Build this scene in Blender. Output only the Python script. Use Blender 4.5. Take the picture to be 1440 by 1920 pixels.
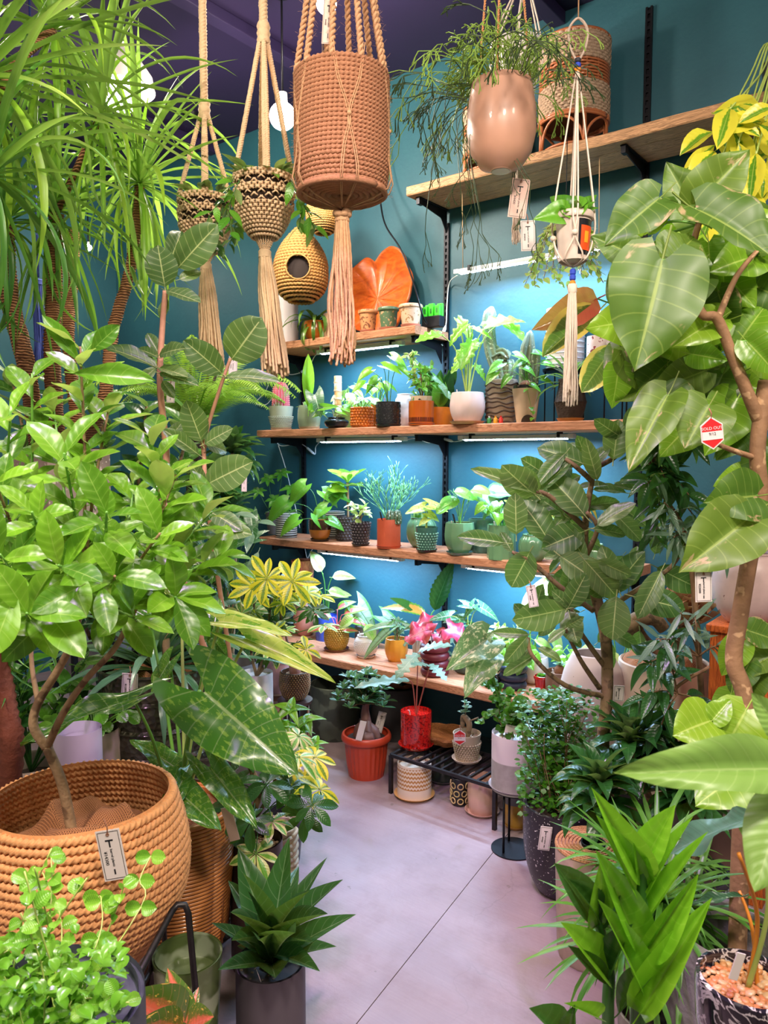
import bpy, math, random
from math import sin, cos, pi, radians, sqrt, atan2
from mathutils import Vector, Matrix, noise
for o in list(bpy.data.objects): bpy.data.objects.remove(o)
S = bpy.context.scene
COL = S.collection
# ---------------------------------------------------------------- camera
FPX, A, PITCH, H = 1430.0, radians(52.0), math.atan(105/1430.0), 1.33
CAM = Vector((0, 0, H))
FH = Vector((-cos(A), sin(A), 0)); RT = Vector((sin(A), cos(A), 0))
FW = FH*cos(PITCH) - Vector((0, 0, sin(PITCH))); UP = RT.cross(FW)
cd = bpy.data.cameras.new('camera'); co = bpy.data.objects.new('camera', cd); COL.objects.link(co)
co.matrix_world = Matrix.Translation(CAM) @ Matrix((RT, UP, -FW)).transposed().to_4x4()
cd.sensor_fit = 'VERTICAL'; cd.sensor_height = 24; cd.lens = FPX*24/1920; cd.clip_start = .05
cd.dof.use_dof = True; cd.dof.focus_distance = 2.2; cd.dof.aperture_fstop = 9.0
S.camera = co
# ---------------------------------------------------------------- world, exposure, lights
S.view_settings.view_transform = 'Standard'; S.view_settings.look = 'None'; S.view_settings.gamma = 1
S.view_settings.exposure = 0.20
w = bpy.data.worlds.new('world'); S.world = w; w.use_nodes = True
bg = w.node_tree.nodes['Background']; bg.inputs[0].default_value = (.68, .60, .60, 1); bg.inputs[1].default_value = .24
def lamp(kind, loc, power, col=(1, 1, 1), size=.2, aim=None, size_y=None, spot=None):
    l = bpy.data.lights.new('light', kind); l.energy = power; l.color = col
    if kind == 'AREA':
        l.size = size
        if size_y: l.shape = 'RECTANGLE'; l.size_y = size_y
    else: l.shadow_soft_size = size
    if spot: l.spot_size = radians(spot); l.spot_blend = .7
    o = bpy.data.objects.new('light', l); COL.objects.link(o); o.location = loc
    if aim: o.rotation_euler = (Vector(aim)-Vector(loc)).to_track_quat('-Z', 'Y').to_euler()
    return o
WARM = (1, .86, .72); NEUT = (1, .87, .74); LILAC = (.84, .48, 1.0)
lamp('SPOT', (.35, .1, 3.0), 230, NEUT, .18, (-1.5, 2.2, 1.0), spot=110)
lamp('SPOT', (-1.3, -.5, 3.0), 210, NEUT, .18, (-2.3, 1.4, .9), spot=110)
lamp('SPOT', (.9, 1.1, 3.0), 130, NEUT, .15, (-.3, 1.7, .8), spot=110)
lamp('SPOT', (-.9, .7, 3.0), 200, LILAC, .12, (-1.05, 1.15, 0), spot=62)
lamp('SPOT', (.1, -.8, 3.0), 90, NEUT, .25, (-.7, .7, .7), spot=110)
# ---------------------------------------------------------------- pixel helpers (1440 x 1920 frame)
def ray(px, py): return FW + RT*((px-720)/FPX) + UP*((960-py)/FPX)
def at(px, py, d): return CAM + ray(px, py)*d
def onz(px, py, z=0.0):
    r = ray(px, py); return CAM + r*((z-H)/r.z)
def ony(px, py, y):
    r = ray(px, py); return CAM + r*(y/r.y)
def dep(p): return (Vector(p)-CAM).dot(FW)
def mpp(p): return dep(p)/FPX
V = Vector
Z = V((0, 0, 1))
# ---------------------------------------------------------------- objects
def new(name, me, parent=None, m=None, kind=None):
    o = bpy.data.objects.new(name, me); COL.objects.link(o)
    if parent: o.parent = parent
    if m is not None:
        if not me.materials: me.materials.append(m)
        elif me.materials[0] is not m:
            o.material_slots[0].link = 'OBJECT'; o.material_slots[0].material = m
    if kind: o['kind'] = kind
    return o
def tag(o, label=None, cat=None, group=None, kind=None):
    if label: o['label'] = label
    if cat: o['category'] = cat
    if group: o['group'] = group
    if kind: o['kind'] = kind
    return o
def thing(name, label, cat, loc, group=None, rz=0):
    o = bpy.data.objects.new(name, None); COL.objects.link(o); o.location = loc; o.rotation_euler.z = rz
    o.empty_display_size = .05
    return tag(o, label, cat, group)
def mesh(vs, fs, smooth=True, name='m', uvs=None):
    me = bpy.data.meshes.new(name); me.from_pydata(vs, [], fs)
    if smooth and len(me.polygons): me.polygons.foreach_set('use_smooth', [True]*len(me.polygons))
    if uvs is not None:
        ul = me.uv_layers.new(name='UVMap'); li = [0]*len(me.loops); me.loops.foreach_get('vertex_index', li)
        flat = []
        for i in li: flat += uvs[i]
        ul.data.foreach_set('uv', flat)
    me.update(); return me
def autosmooth(me, ang=35):
    me.set_sharp_from_angle(angle=radians(ang)); return me
class MB:
    def __init__(s): s.v = []; s.f = []
    def add(s, vs, fs):
        n = len(s.v); s.v += [tuple(v) for v in vs]; s.f += [tuple(i+n for i in f) for f in fs]; return s
    def mesh(s, smooth=True): return mesh(s.v, s.f, smooth)
def boxvf(x0, x1, y0, y1, z0, z1):
    return ([(x0,y0,z0),(x1,y0,z0),(x1,y1,z0),(x0,y1,z0),(x0,y0,z1),(x1,y0,z1),(x1,y1,z1),(x0,y1,z1)],
            [(3,2,1,0),(4,5,6,7),(0,1,5,4),(1,2,6,5),(2,3,7,6),(3,0,4,7)])
def bevelbox(x0, x1, y0, y1, z0, z1, b):
    # chamfered box
    import bmesh
    bm = bmesh.new(); vs, fs = boxvf(x0, x1, y0, y1, z0, z1)
    bv = [bm.verts.new(v) for v in vs]
    for f in fs: bm.faces.new([bv[i] for i in f])
    bmesh.ops.bevel(bm, geom=bm.edges[:], offset=b, segments=2, affect='EDGES', profile=.6)
    me = bpy.data.meshes.new('box'); bm.to_mesh(me); bm.free(); return me
def lathevf(prof, seg=32, mod=None, wob=0):
    vs = []; fs = []; n = len(prof); rings = []
    for i, (r, z) in enumerate(prof):
        if r <= 1e-6: rings.append([len(vs)]); vs.append((0, 0, z)); continue
        ring = []
        for k in range(seg):
            t = 2*pi*k/seg; rr, zz = r, z
            if mod:
                q = mod(t, r, z, i); rr, zz = q if isinstance(q, tuple) else (q, z)
            ring.append(len(vs)); vs.append((rr*cos(t), rr*sin(t), zz))
        rings.append(ring)
    for a, b in zip(rings, rings[1:]):
        if len(a) == 1 and len(b) == 1: continue
        for k in range(seg):
            k2 = (k+1) % seg
            if len(a) == 1: fs.append((a[0], b[k2], b[k]))
            elif len(b) == 1: fs.append((a[k], a[k2], b[0]))
            else: fs.append((a[k], a[k2], b[k2], b[k]))
    return vs, fs
def lathe(prof, seg=32, mod=None, smooth=True, ang=40):
    me = mesh(*lathevf(prof, seg, mod), smooth)
    if smooth: autosmooth(me, ang)
    return me
def smoothpts(pts, n=6):
    P = [V(p) for p in pts]
    if len(P) < 3: return P
    out = []
    for i in range(len(P)-1):
        p0 = P[max(i-1, 0)]; p1 = P[i]; p2 = P[i+1]; p3 = P[min(i+2, len(P)-1)]
        for k in range(n):
            t = k/n
            out.append(.5*((2*p1)+(p2-p0)*t+(2*p0-5*p1+4*p2-p3)*t*t+(3*p1-p0-3*p2+p3)*t**3))
    out.append(P[-1]); return out
def tubevf(pts, rad, seg=6, rmod=None, cap=True):
    P = [V(p) for p in pts]; n = len(P)
    R = rad if isinstance(rad, (list, tuple)) else [rad]*n
    if len(R) != n:
        R0 = R; R = []
        for i in range(n):
            f = i/(n-1)*(len(R0)-1); j = min(int(f), len(R0)-2); R.append(R0[j]+(R0[j+1]-R0[j])*(f-j))
    vs = []; fs = []
    t = (P[1]-P[0]).normalized(); u = t.orthogonal().normalized()
    for i in range(n):
        tt = (P[min(i+1, n-1)]-P[max(i-1, 0)])
        tt = tt.normalized() if tt.length > 1e-9 else t
        u = (u-tt*u.dot(tt)); u = u.normalized() if u.length > 1e-6 else tt.orthogonal().normalized()
        v = tt.cross(u); t = tt
        for k in range(seg):
            a = 2*pi*k/seg; r = R[i]*(rmod(a, i) if rmod else 1)
            vs.append(P[i]+(u*cos(a)+v*sin(a))*r)
    for i in range(n-1):
        for k in range(seg):
            k2 = (k+1) % seg; a = i*seg; b = a+seg
            fs.append((a+k, a+k2, b+k2, b+k))
    if cap: fs.append(tuple(range(seg))[::-1]); fs.append(tuple((n-1)*seg+k for k in range(seg)))
    return vs, fs
def tube(pts, rad, seg=6, rmod=None, sm=0): 
    if sm: pts = smoothpts(pts, sm)
    return mesh(*tubevf(pts, rad, seg, rmod))
def icovf(r=1, c=(0, 0, 0), sx=1, sy=1, sz=1, sub=0):
    g = (1+sqrt(5))/2
    v = [V(p).normalized() for p in [(-1,g,0),(1,g,0),(-1,-g,0),(1,-g,0),(0,-1,g),(0,1,g),(0,-1,-g),(0,1,-g),(g,0,-1),(g,0,1),(-g,0,-1),(-g,0,1)]]
    f = [(0,11,5),(0,5,1),(0,1,7),(0,7,10),(0,10,11),(1,5,9),(5,11,4),(11,10,2),(10,7,6),(7,1,8),(3,9,4),(3,4,2),(3,2,6),(3,6,8),(3,8,9),(4,9,5),(2,4,11),(6,2,10),(8,6,7),(9,8,1)]
    for _ in range(sub):
        nf = []; cache = {}
        def mid(a, b):
            k = (min(a, b), max(a, b))
            if k not in cache: cache[k] = len(v); v.append(((v[a]+v[b])/2).normalized())
            return cache[k]
        for a, b, c_ in f:
            x, y, z = mid(a, b), mid(b, c_), mid(c_, a); nf += [(a,x,z),(b,y,x),(c_,z,y),(x,y,z)]
        f = nf
    return [(p.x*r*sx+c[0], p.y*r*sy+c[1], p.z*r*sz+c[2]) for p in v], f
# ---------------------------------------------------------------- materials
MATS = {}
class NT:
    def __init__(s, name):
        s.m = bpy.data.materials.new(name); s.m.use_nodes = True; s.t = s.m.node_tree; s.n = s.t.nodes; s.p = s.n['Principled BSDF']
    def node(s, typ, **kw):
        n = s.n.new(typ)
        for k, v in kw.items():
            if k.startswith('i_'): 
                key = k[2:]; key = int(key) if key.isdigit() else key.replace('_', ' ')
                n.inputs[key].default_value = v
            else: setattr(n, k, v)
        return n
    def link(s, a, b): s.t.links.new(a, b)
    def math(s, op, a, b=None, c=None):
        n = s.n.new('ShaderNodeMath'); n.operation = op
        for i, x in enumerate((a, b, c)):
            if x is None: continue
            if isinstance(x, (int, float)): n.inputs[i].default_value = x
            else: s.link(x, n.inputs[i])
        return n.outputs[0]
    def mix(s, fac, a, b, blend='MIX'):
        n = s.n.new('ShaderNodeMix'); n.data_type = 'RGBA'; n.blend_type = blend
        for key, x in ((0, fac), (6, a), (7, b)):
            if isinstance(x, (int, float)): n.inputs[key].default_value = x
            elif isinstance(x, tuple): n.inputs[key].default_value = (*x[:3], 1)
            else: s.link(x, n.inputs[key])
        return n.outputs[2]
    def noise(s, scale, detail=3, coord=None, rough=.5, dist=0):
        n = s.n.new('ShaderNodeTexNoise'); n.inputs['Scale'].default_value = scale; n.inputs['Detail'].default_value = detail
        n.inputs['Roughness'].default_value = rough; n.inputs['Distortion'].default_value = dist
        s.link(coord if coord is not None else s.obj(), n.inputs['Vector']); return n.outputs['Fac']
    def obj(s):
        if not hasattr(s, '_o'): s._o = s.n.new('ShaderNodeTexCoord')
        return s._o.outputs['Object']
    def uv(s):
        s.obj(); return s._o.outputs['UV']
    def rnd(s):
        if not hasattr(s, '_r'): s._r = s.n.new('ShaderNodeObjectInfo')
        return s._r.outputs['Random']
    def ss(s, x, a, b):
        n = s.n.new('ShaderNodeMapRange'); n.interpolation_type = 'SMOOTHSTEP'; s.link(x, n.inputs[0])
        n.inputs[1].default_value = a; n.inputs[2].default_value = b; return n.outputs[0]
    def col(s, c):
        if isinstance(c, tuple): s.p.inputs['Base Color'].default_value = (*c[:3], 1)
        else: s.link(c, s.p.inputs['Base Color'])
    def bump(s, h, dist=.002, strength=1):
        b = s.n.new('ShaderNodeBump'); b.inputs['Distance'].default_value = dist; b.inputs['Strength'].default_value = strength
        s.link(h, b.inputs['Height']); s.link(b.outputs[0], s.p.inputs['Normal'])
    def set(s, **kw):
        for k, v in kw.items(): s.p.inputs[k.replace('_', ' ')].default_value = v
        return s
def lin(r, g, b):
    f = lambda c: (c/255/12.92) if c/255 <= .04045 else ((c/255+.055)/1.055)**2.4
    return (f(r), f(g), f(b))
def plain(name, c, rough=.5, metal=0, noise_amt=.25, scale=30, bump=0, coat=0, spec=.5, c2=None, thr=None):
    """simple surface with a little tonal noise; c2 = second colour of blotches / speckles"""
    if name in MATS: return MATS[name]
    t = NT(name); n = t.noise(scale, 4)
    dark = tuple(x*(1-noise_amt) for x in c); lite = tuple(min(1, x*(1+noise_amt*.6)) for x in c)
    k = t.mix(n, dark, lite)
    if c2:
        a, b, sc = thr
        k = t.mix(t.ss(t.noise(sc, 2), a, b), k, c2)
    t.col(k); t.set(Roughness=rough, Metallic=metal, Coat_Weight=coat, Specular_IOR_Level=spec)
    if bump: t.bump(t.noise(scale*2.2, 4), bump)
    MATS[name] = t.m; return t.m
def leafmat(name, c1, c2, vein=None, va=.5, edge=None, ew=.75, blotch=None, bl=(.52, .56, 14), rough=.32, under=None, nv=9, trans=.28, center=None, coat=.25):
    if name in MATS: return MATS[name]
    t = NT(name); uv = t.uv()
    sp = t.node('ShaderNodeSeparateXYZ'); t.link(uv, sp.inputs[0]); u, v = sp.outputs[0], sp.outputs[1]
    s_ = t.math('ABSOLUTE', t.math('MULTIPLY_ADD', u, 2.0, -1.0))
    k = t.mix(t.math('ADD', t.math('MULTIPLY', t.rnd(), .75), t.math('MULTIPLY', t.noise(6, 2), .3)), c1, c2)
    if blotch:
        ad = t.node('ShaderNodeVectorMath', operation='ADD'); t.link(uv, ad.inputs[0]); t.link(t.rnd(), ad.inputs[1])
        mp = t.node('ShaderNodeMapping'); mp.inputs['Scale'].default_value = (1.3, 1, 1); t.link(ad.outputs[0], mp.inputs[0])
        k = t.mix(t.ss(t.noise(bl[2], 4, mp.outputs[0], .6), bl[0], bl[1]), k, blotch)
    if center: k = t.mix(t.ss(t.math('ADD', s_, t.math('MULTIPLY', t.noise(12, 3, uv), .5)), .75, .35), k, center)
    if edge: k = t.mix(t.ss(t.math('ADD', s_, t.math('MULTIPLY', t.noise(9, 3, uv), .35)), ew+.1, ew+.22), k, edge)
    if vein:
        ph = t.math('FRACT', t.math('MULTIPLY', t.math('SUBTRACT', v, t.math('MULTIPLY', s_, .16)), float(nv)))
        line = t.ss(t.math('ABSOLUTE', t.math('SUBTRACT', ph, .5)), .07, .0)
        mid = t.ss(s_, .055, .02)
        m = t.math('MULTIPLY', t.math('MAXIMUM', t.math('MULTIPLY', line, .55), mid), va)
        k = t.mix(m, k, vein)
    if under:
        g = t.node('ShaderNodeNewGeometry'); k = t.mix(g.outputs['Backfacing'], k, under)
    t.col(k); t.set(Roughness=rough, Coat_Weight=coat, Coat_Roughness=.25, Specular_IOR_Level=.5)
    h = t.math('SUBTRACT', v, t.math('MULTIPLY', s_, .16))
    b = t.math('MULTIPLY', t.math('SINE', t.math('MULTIPLY', h, nv*2*pi)), .5)
    t.bump(b, .0008, .35)
    tr = t.node('ShaderNodeBsdfTranslucent'); t.link(t.mix(.35, k, (.45, .8, .05), 'MIX'), tr.inputs[0])
    mx = t.node('ShaderNodeMixShader'); mx.inputs[0].default_value = trans
    t.link(t.p.outputs[0], mx.inputs[1]); t.link(tr.outputs[0], mx.inputs[2]); t.link(mx.outputs[0], t.n['Material Output'].inputs[0])
    MATS[name] = t.m; return t.m
def emit(name, c, s):
    if name in MATS: return MATS[name]
    t = NT(name); t.set(Emission_Strength=s); t.p.inputs['Emission Color'].default_value = (*c, 1); t.col((.9, .9, .9)); MATS[name] = t.m; return t.m
def woodmat(name, c1, c2, axis=0, scale=3, rough=.6, ring=10):
    if name in MATS: return MATS[name]
    t = NT(name); mp = t.node('ShaderNodeMapping'); sc = [14, 14, 14]; sc[axis] = .9; mp.inputs['Scale'].default_value = sc
    t.link(t.obj(), mp.inputs[0])
    ad = t.node('ShaderNodeVectorMath', operation='ADD'); t.link(mp.outputs[0], ad.inputs[0]); t.link(t.rnd(), ad.inputs[1])
    n1 = t.noise(scale, 5, ad.outputs[0], .6, 1.2)
    fr = t.math('FRACT', t.math('MULTIPLY', n1, float(ring)))
    g = t.math('ABSOLUTE', t.math('SUBTRACT', fr, .5))
    k = t.mix(t.ss(g, .0, .45), c2, c1)
    k = t.mix(t.ss(t.noise(scale*6, 3, mp.outputs[0]), .62, .75), k, tuple(x*.35 for x in c2))
    t.col(k); t.set(Roughness=rough, Specular_IOR_Level=.3); t.bump(n1, .003, .8); MATS[name] = t.m; return t.m
# ================================================================ SETTING
WY, FY, CZ, WX = 2.92, 2.65, 3.08, -4.5       # wall plane, shelf front plane, ceiling height, left wall plane
def wallmat():
    t = NT('teal_paint'); n = t.noise(2.2, 5, rough=.6); n2 = t.noise(60, 4)
    k = t.mix(t.ss(n, .3, .7), lin(30, 80, 92), lin(38, 92, 102)); k = t.mix(t.math('MULTIPLY', n2, .25), k, lin(20, 64, 86))
    t.col(k); t.set(Roughness=.55); t.bump(n2, .0015, .5); return t.m
def floormat():
    t = NT('concrete_floor'); o = t.obj()
    n = t.noise(1.1, 6, rough=.6); n2 = t.noise(7, 6, rough=.65); n3 = t.noise(90, 3)
    k = t.mix(t.ss(n, .35, .68), lin(142, 122, 122), lin(168, 146, 148)); k = t.mix(t.math('MULTIPLY', t.ss(n2, .45, .75), .6), k, lin(126, 104, 104))
    k = t.mix(t.ss(t.noise(2.3, 5, dist=1.5), .58, .72), k, lin(134, 116, 102))
    vo = t.node('ShaderNodeTexVoronoi', feature='DISTANCE_TO_EDGE'); vo.inputs['Scale'].default_value = .9
    wp = t.node('ShaderNodeVectorMath', operation='ADD'); nn = t.node('ShaderNodeTexNoise'); nn.inputs['Scale'].default_value = 2.5; nn.inputs['Detail'].default_value = 5
    t.link(o, nn.inputs['Vector']); t.link(o, wp.inputs[0]); sc = t.node('ShaderNodeVectorMath', operation='SCALE'); sc.inputs['Scale'].default_value = .45
    t.link(nn.outputs['Color'], sc.inputs[0]); t.link(sc.outputs[0], wp.inputs[1]); t.link(wp.outputs[0], vo.inputs['Vector'])
    cr = t.math('MULTIPLY', t.ss(vo.outputs[0], .004, .0), t.ss(t.noise(1.7, 2), .5, .6)); k = t.mix(t.math('MULTIPLY', cr, .28), k, lin(110, 96, 96))
    mq = t.node('ShaderNodeMapping'); mq.inputs['Scale'].default_value = (9, 160, 1); mq.inputs['Rotation'].default_value = (0, 0, .5); t.link(o, mq.inputs[0]); k = t.mix(t.math('MULTIPLY', t.noise(1, 3, mq.outputs[0]), .4), k, lin(112, 90, 100))
    k = t.mix(t.ss(t.noise(26, 2), .74, .78), k, lin(120, 104, 100))
    t.col(k); t.link(t.math('MULTIPLY_ADD', n2, .3, .3), t.p.inputs['Roughness']); t.bump(t.math('ADD', n2, t.math('MULTIPLY', n3, .3)), .002, .6); return t.m
def st(name, me, m, parent=None):
    o = new(name, me, parent, m)
    if not parent: o['kind'] = 'structure'
    return o
def box(x0, x1, y0, y1, z0, z1, b=0):
    if b: return bevelbox(x0, x1, y0, y1, z0, z1, b)
    me = mesh(*boxvf(x0, x1, y0, y1, z0, z1), smooth=False); return me
FM = floormat(); TP = wallmat()
floor = thing('floor', None, None, (0, 0, 0)); floor['kind'] = 'structure'
# two poured slabs meeting in a fine open joint that runs off the aisle
JA, JB = onz(935, 1585), onz(700, 1880); jd = (JB-JA); jx = lambda y: JA.x+jd.x*(y-JA.y)/jd.y
for g, xs in ((-.0012, WX), (.0012, 3.2)):
    q = [(xs, -2.5), (jx(-2.5)+g, -2.5), (jx(2.92)+g, 2.92), (xs, 2.92)]
    if xs > 0: q = q[::-1]
    new('slab', mesh([(a, b, -.08) for a, b in q]+[(a, b, 0) for a, b in q], [(3, 2, 1, 0), (4, 5, 6, 7), (0, 1, 5, 4), (1, 2, 6, 5), (2, 3, 7, 6), (3, 0, 4, 7)], False), floor, FM)
new('bedding', box(-4.5, 3.2, -2.5, 2.92, -.12, -.08), floor, plain('grout', (.2, .18, .18)))
st('wall_back', box(WX-.1, 3.2, WY, WY+.1, -.1, CZ+.1), TP)
st('wall_left', box(WX-.1, WX, -2.5, WY, -.1, CZ+.1), TP)
CM = plain('ceiling_paint', lin(36, 24, 64), .6, noise_amt=.3, scale=2)
st('ceiling', box(WX-.1, 3.2, -2.5, WY+.1, CZ, CZ+.1), CM)
DK = plain('black_steel', (.012, .012, .016), .45, .6, .3, 40)
IRON = plain('raw_iron', (.045, .04, .042), .42, .8, .4, 60, .0004)
# ceiling ribs and track
for i, x in enumerate((-3.5, -2.45, -1.4, -.35)):
    st('trim_%d' % (i+1), box(x-.03, x+.03, -2.4, WY-.003, CZ-.05, CZ-.001, .004), CM)
st('baseboard_back', box(WX+.02, 3.1, WY-.012, WY-.001, .001, .07, .002), plain('dark_base', (.01, .03, .035)))
# slotted shelf standards
rail_m = MB()
def rail_mesh(z0, z1):
    mb = MB(); w_ = .0125
    mb.add(*boxvf(-w_, -w_*.42, -.012, 0, z0, z1)); mb.add(*boxvf(w_*.42, w_, -.012, 0, z0, z1)); mb.add(*boxvf(-w_*.45, w_*.45, -.004, 0, z0, z1))
    z = z0+.01; 
    while z < z1-.02: mb.add(*boxvf(-w_*.45, w_*.45, -.011, -.003, z+.016, z+.028)); z += .028
    return mb.mesh(False)
RX = [ony(570, 700, WY).x, ony(838, 700, WY).x, ony(1205, 600, WY).x]; RX.append(2*RX[2]-RX[1])
ztop = ony(1221, 14, WY).z
rails = []
RZ = [ony(570, 640, WY).z, ony(838, 420, WY).z, ztop, ztop]
for i, x in enumerate(RX):
    o = new('shelf_standard', rail_mesh(.35, RZ[i]), None, DK); o.location = (x, WY-.001, 0); rails.append(o)
    tag(o, ['slotted black wall upright nearest the left ends of the shelves', 'slotted black wall upright at the left end of the top shelf',
            'slotted black wall upright rising above the top shelf on the right', 'slotted black wall upright behind the yellow variegated plant'][i], 'wall upright', 'slotted uprights on the teal wall')
WD = woodmat('shelf_wood', lin(196, 140, 104), lin(150, 98, 66), 0)
WDT = woodmat('shelf_wood_top', lin(214, 152, 118), lin(178, 118, 88), 0)
WDD = woodmat('shelf_wood_grey', lin(190, 144, 104), lin(134, 100, 70), 0)
def shelf(label, px, py, xl, xr, th, nplank, front, m, brackets, tilt=0, jag=.004):
    ztop_ = ony(px, py, front).z
    root = thing('wall_shelf', label, 'shelf', ((xl+xr)/2, WY, ztop_), 'wooden shelves on the teal wall')
    rnd = random.Random(int(px)); L = xr-xl; wd = (WY-.014-front)/nplank
    for k in range(nplank):
        y0 = front-WY + k*wd + (.001 if k else 0); y1 = front-WY+(k+1)*wd-.001
        mb = MB(); N = 40
        vs = []; fs = []
        for i in range(N+1):
            x = -L/2+L*i/N; e = (noise.noise(V((x*7, k*9, px)))*jag if k == 0 else 0); e2 = noise.noise(V((x*5, k*3, px+5)))*jag*.5
            for (yy, zz) in ((y0+e+.003, -th), (y0+e, -th+.004), (y0+e, -.004+e2), (y0+e+.004, 0), (y1-.002, 0), (y1, -.002), (y1, -th)): vs.append((x, yy, zz))
        for i in range(N):
            for j in range(7): fs.append((i*7+j, (i+1)*7+j, (i+1)*7+(j+1) % 7, i*7+(j+1) % 7))
        fs.append(tuple(range(7))[::-1]); fs.append(tuple(N*7+j for j in range(7)))
        mb.add(vs, [f[::-1] for f in fs]); me = mb.mesh(True); autosmooth(me, 30)
        new('plank', me, root, m if k == 0 or m is not WD else m)
    for bx in brackets:
        mb = MB(); x = bx-(xl+xr)/2; d0 = front-WY+.035
        mb.add(*boxvf(x-.011, x+.011, d0, -.014, -th-.006, -th-.001))
        # tapering web
        q = [(-.014, -th-.10), (-.014, -th-.006), (d0+.01, -th-.006), (d0+.01, -th-.022), (-.06, -th-.045)]
        vs = [(x-.002, a, b) for a, b in q]+[(x+.002, a, b) for a, b in q]
        n = len(q); fs = [tuple(range(n)), tuple(range(2*n-1, n-1, -1))]+[(i, i+n, (i+1) % n+n, (i+1) % n) for i in range(n)]
        mb.add(vs, fs); mb.add(*boxvf(x-.008, x+.008, d0, d0+.03, -th-.03, -th-.004))
        new('bracket', mb.mesh(False), root, DK)
    return ztop_
XL2 = ony(778, 609, FY).x
Z1 = shelf('long grey wooden top shelf holding the rattan plant stands', 1216, 228, ony(762, 350, FY).x, 1.2, .038, 3, FY, WDD, [RX[1]+.003, RX[2], RX[3]])
Z2 = shelf('short wooden shelf holding the carved orange wooden leaf', 778, 609, -3.02, XL2, .036, 2, FY, WD, [RX[0], RX[1]-.02])
Z3 = shelf('wooden shelf with the pink cactus pot at its left end', 839, 796, ony(482, 815, FY).x, RX[2]+.06, .036, 2, FY, WDT, [RX[0], RX[1], RX[2]])
Z4 = shelf('wooden shelf carrying the terracotta cylinder and green pots', 765, 1033, ony(486, 1003, FY).x, RX[2]+.06, .036, 2, FY, WDT, [RX[0], RX[1], RX[2]], jag=.007)
FY5 = 2.54
Z5 = shelf('lowest and deepest wooden shelf with the dark red ringed pot', 717, 1256, -2.98, RX[2]+.25, .036, 2, FY5, WDT, [RX[0], RX[1], RX[2]], jag=.005)
print('Z', Z1, Z2, Z3, Z4, Z5)
# LED bars
LEDM = emit('led_diode', (.75, .9, 1), 26); LEDB = emit('led_diode_blue', (.25, .4, 1), 18)
PLW = plain('white_plastic', (.75, .78, .8), .35, noise_amt=.05)
ALU = plain('led_housing', (.62, .66, .66), .3, .1, .1)
BLUE = (.44, .68, 1.0)
def ledbar(label, xa, xb, y, z, power, strings=None):
    root = thing('led_bar', label, 'led light', ((xa+xb)/2, y, z), 'LED grow light bars under the shelves'); L = xb-xa
    new('housing', box(-L/2, L/2, -.013, .013, -.016, 0, .003), root, ALU)
    for s in (-1, 1): new('end_cap', box(s*L/2-.012, s*L/2+.012, -.015, .015, -.018, .001, .003), root, PLW)
    mb = MB(); mb2 = MB(); n = int(L/.011)
    for i in range(n):
        x = -L/2+.02+(L-.04)*i/(n-1); (mb2 if i % 5 == 2 else mb).add(*boxvf(x-.0034, x+.0034, -.006, .004, -.021, -.0165))
    new('diode_row', mb.mesh(False), root, LEDM, 'stuff'); new('blue_diode_row', mb2.mesh(False), root, LEDB, 'stuff')
    new('lens', box(-L/2+.012, L/2-.012, -.007, .005, -.0168, -.016), root, emit('led_glow', (.7, .85, 1), 5))
    for s in (-.8, .8): new('clip', box(s*L/2-.006, s*L/2+.006, -.016, .016, -.012, .008, .001), root, DK)
    lamp('AREA', ((xa+xb)/2, y, z-.03), power*.85, BLUE, L, ((xa+xb)/2, y+.05, z-1), .02)
    return root
def X(px, py, y): return ony(px, py, y).x
yl = 2.74
z_ = ony(1000, 490, yl).z
ledbar('LED bar hung on strings below the top shelf', X(858, 513, yl), X(1130, 480, yl), yl, ony(858, 508, yl).z+.004, 17)
for px, top in ((868, 1), (1122, 0)):
    x = X(px, 500, yl); b = ony(858, 508, yl).z+.004
    new('string', tube([(x, yl, b), (x, yl-.01, Z1-.04)], .0016, 5), None, plain('jute_string', lin(196, 160, 120), .8))
for o in [o for o in COL.objects if o.name.startswith('string')]: tag(o, ['left thin jute string holding the LED bar under the top shelf', 'right thin jute string holding the LED bar under the top shelf'][o.name.endswith('001')], 'string', 'strings of the hung LED bar')
ledbar('LED bar under the short shelf with the wooden leaf', X(600, 664, yl), X(752, 645, yl), yl, Z2-.045, 9)
ledbar('LED bar under the cactus shelf, left of the middle upright', X(600, 826, yl), X(757, 825, yl), yl, Z3-.045, 10)
ledbar('LED bar under the cactus shelf, right of the middle upright', X(866, 825, yl), X(1072, 822, yl), yl, Z3-.045, 13.5)
ledbar('LED bar under the green pot shelf, above the pink aglaonema', X(602, 1028, yl), X(752, 1038, yl), yl, Z4-.045, 10)
ledbar('LED bar under the green pot shelf, behind the big ficus', X(872, 1056, yl), X(1075, 1070, yl), yl, Z4-.045, 14)
# cables
def cable(label, pts, r=.0022, m=None, plug=None):
    P = [ony(*p) for p in pts]; base = P[0]
    root = thing('power_cable', label, 'cable', base, 'cables of the LED bars')
    new('cord', tube([p-base for p in P], r, 6, sm=6), root, m or PLW)
    if plug is not None:
        a = P[plug]-base; b = P[plug+1]-base; new('connector', tube([a, a.lerp(b, .2), a.lerp(b, .8), b], [r, r*3, r*3, r], 8), root, PLW)
    return root
cw = 2.9
cable('white cable with connector left of the pink cactus', [(525,672,cw),(538,700,cw),(560,700,cw),(578,690,cw),(590,668,cw),(600,662,2.81)], plug=2)
cable('white cable looping beside the pink cactus pot', [(508,690,cw),(500,730,cw),(480,755,cw),(500,758,cw),(518,735,cw),(532,728,cw),(531,690,cw)])
cable('white cable hanging from the cactus shelf at left end', [(516,826,cw),(528,836,cw),(560,832,cw),(574,838,cw),(590,852,cw),(592,838,cw),(600,828,2.81)], plug=3)
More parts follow.
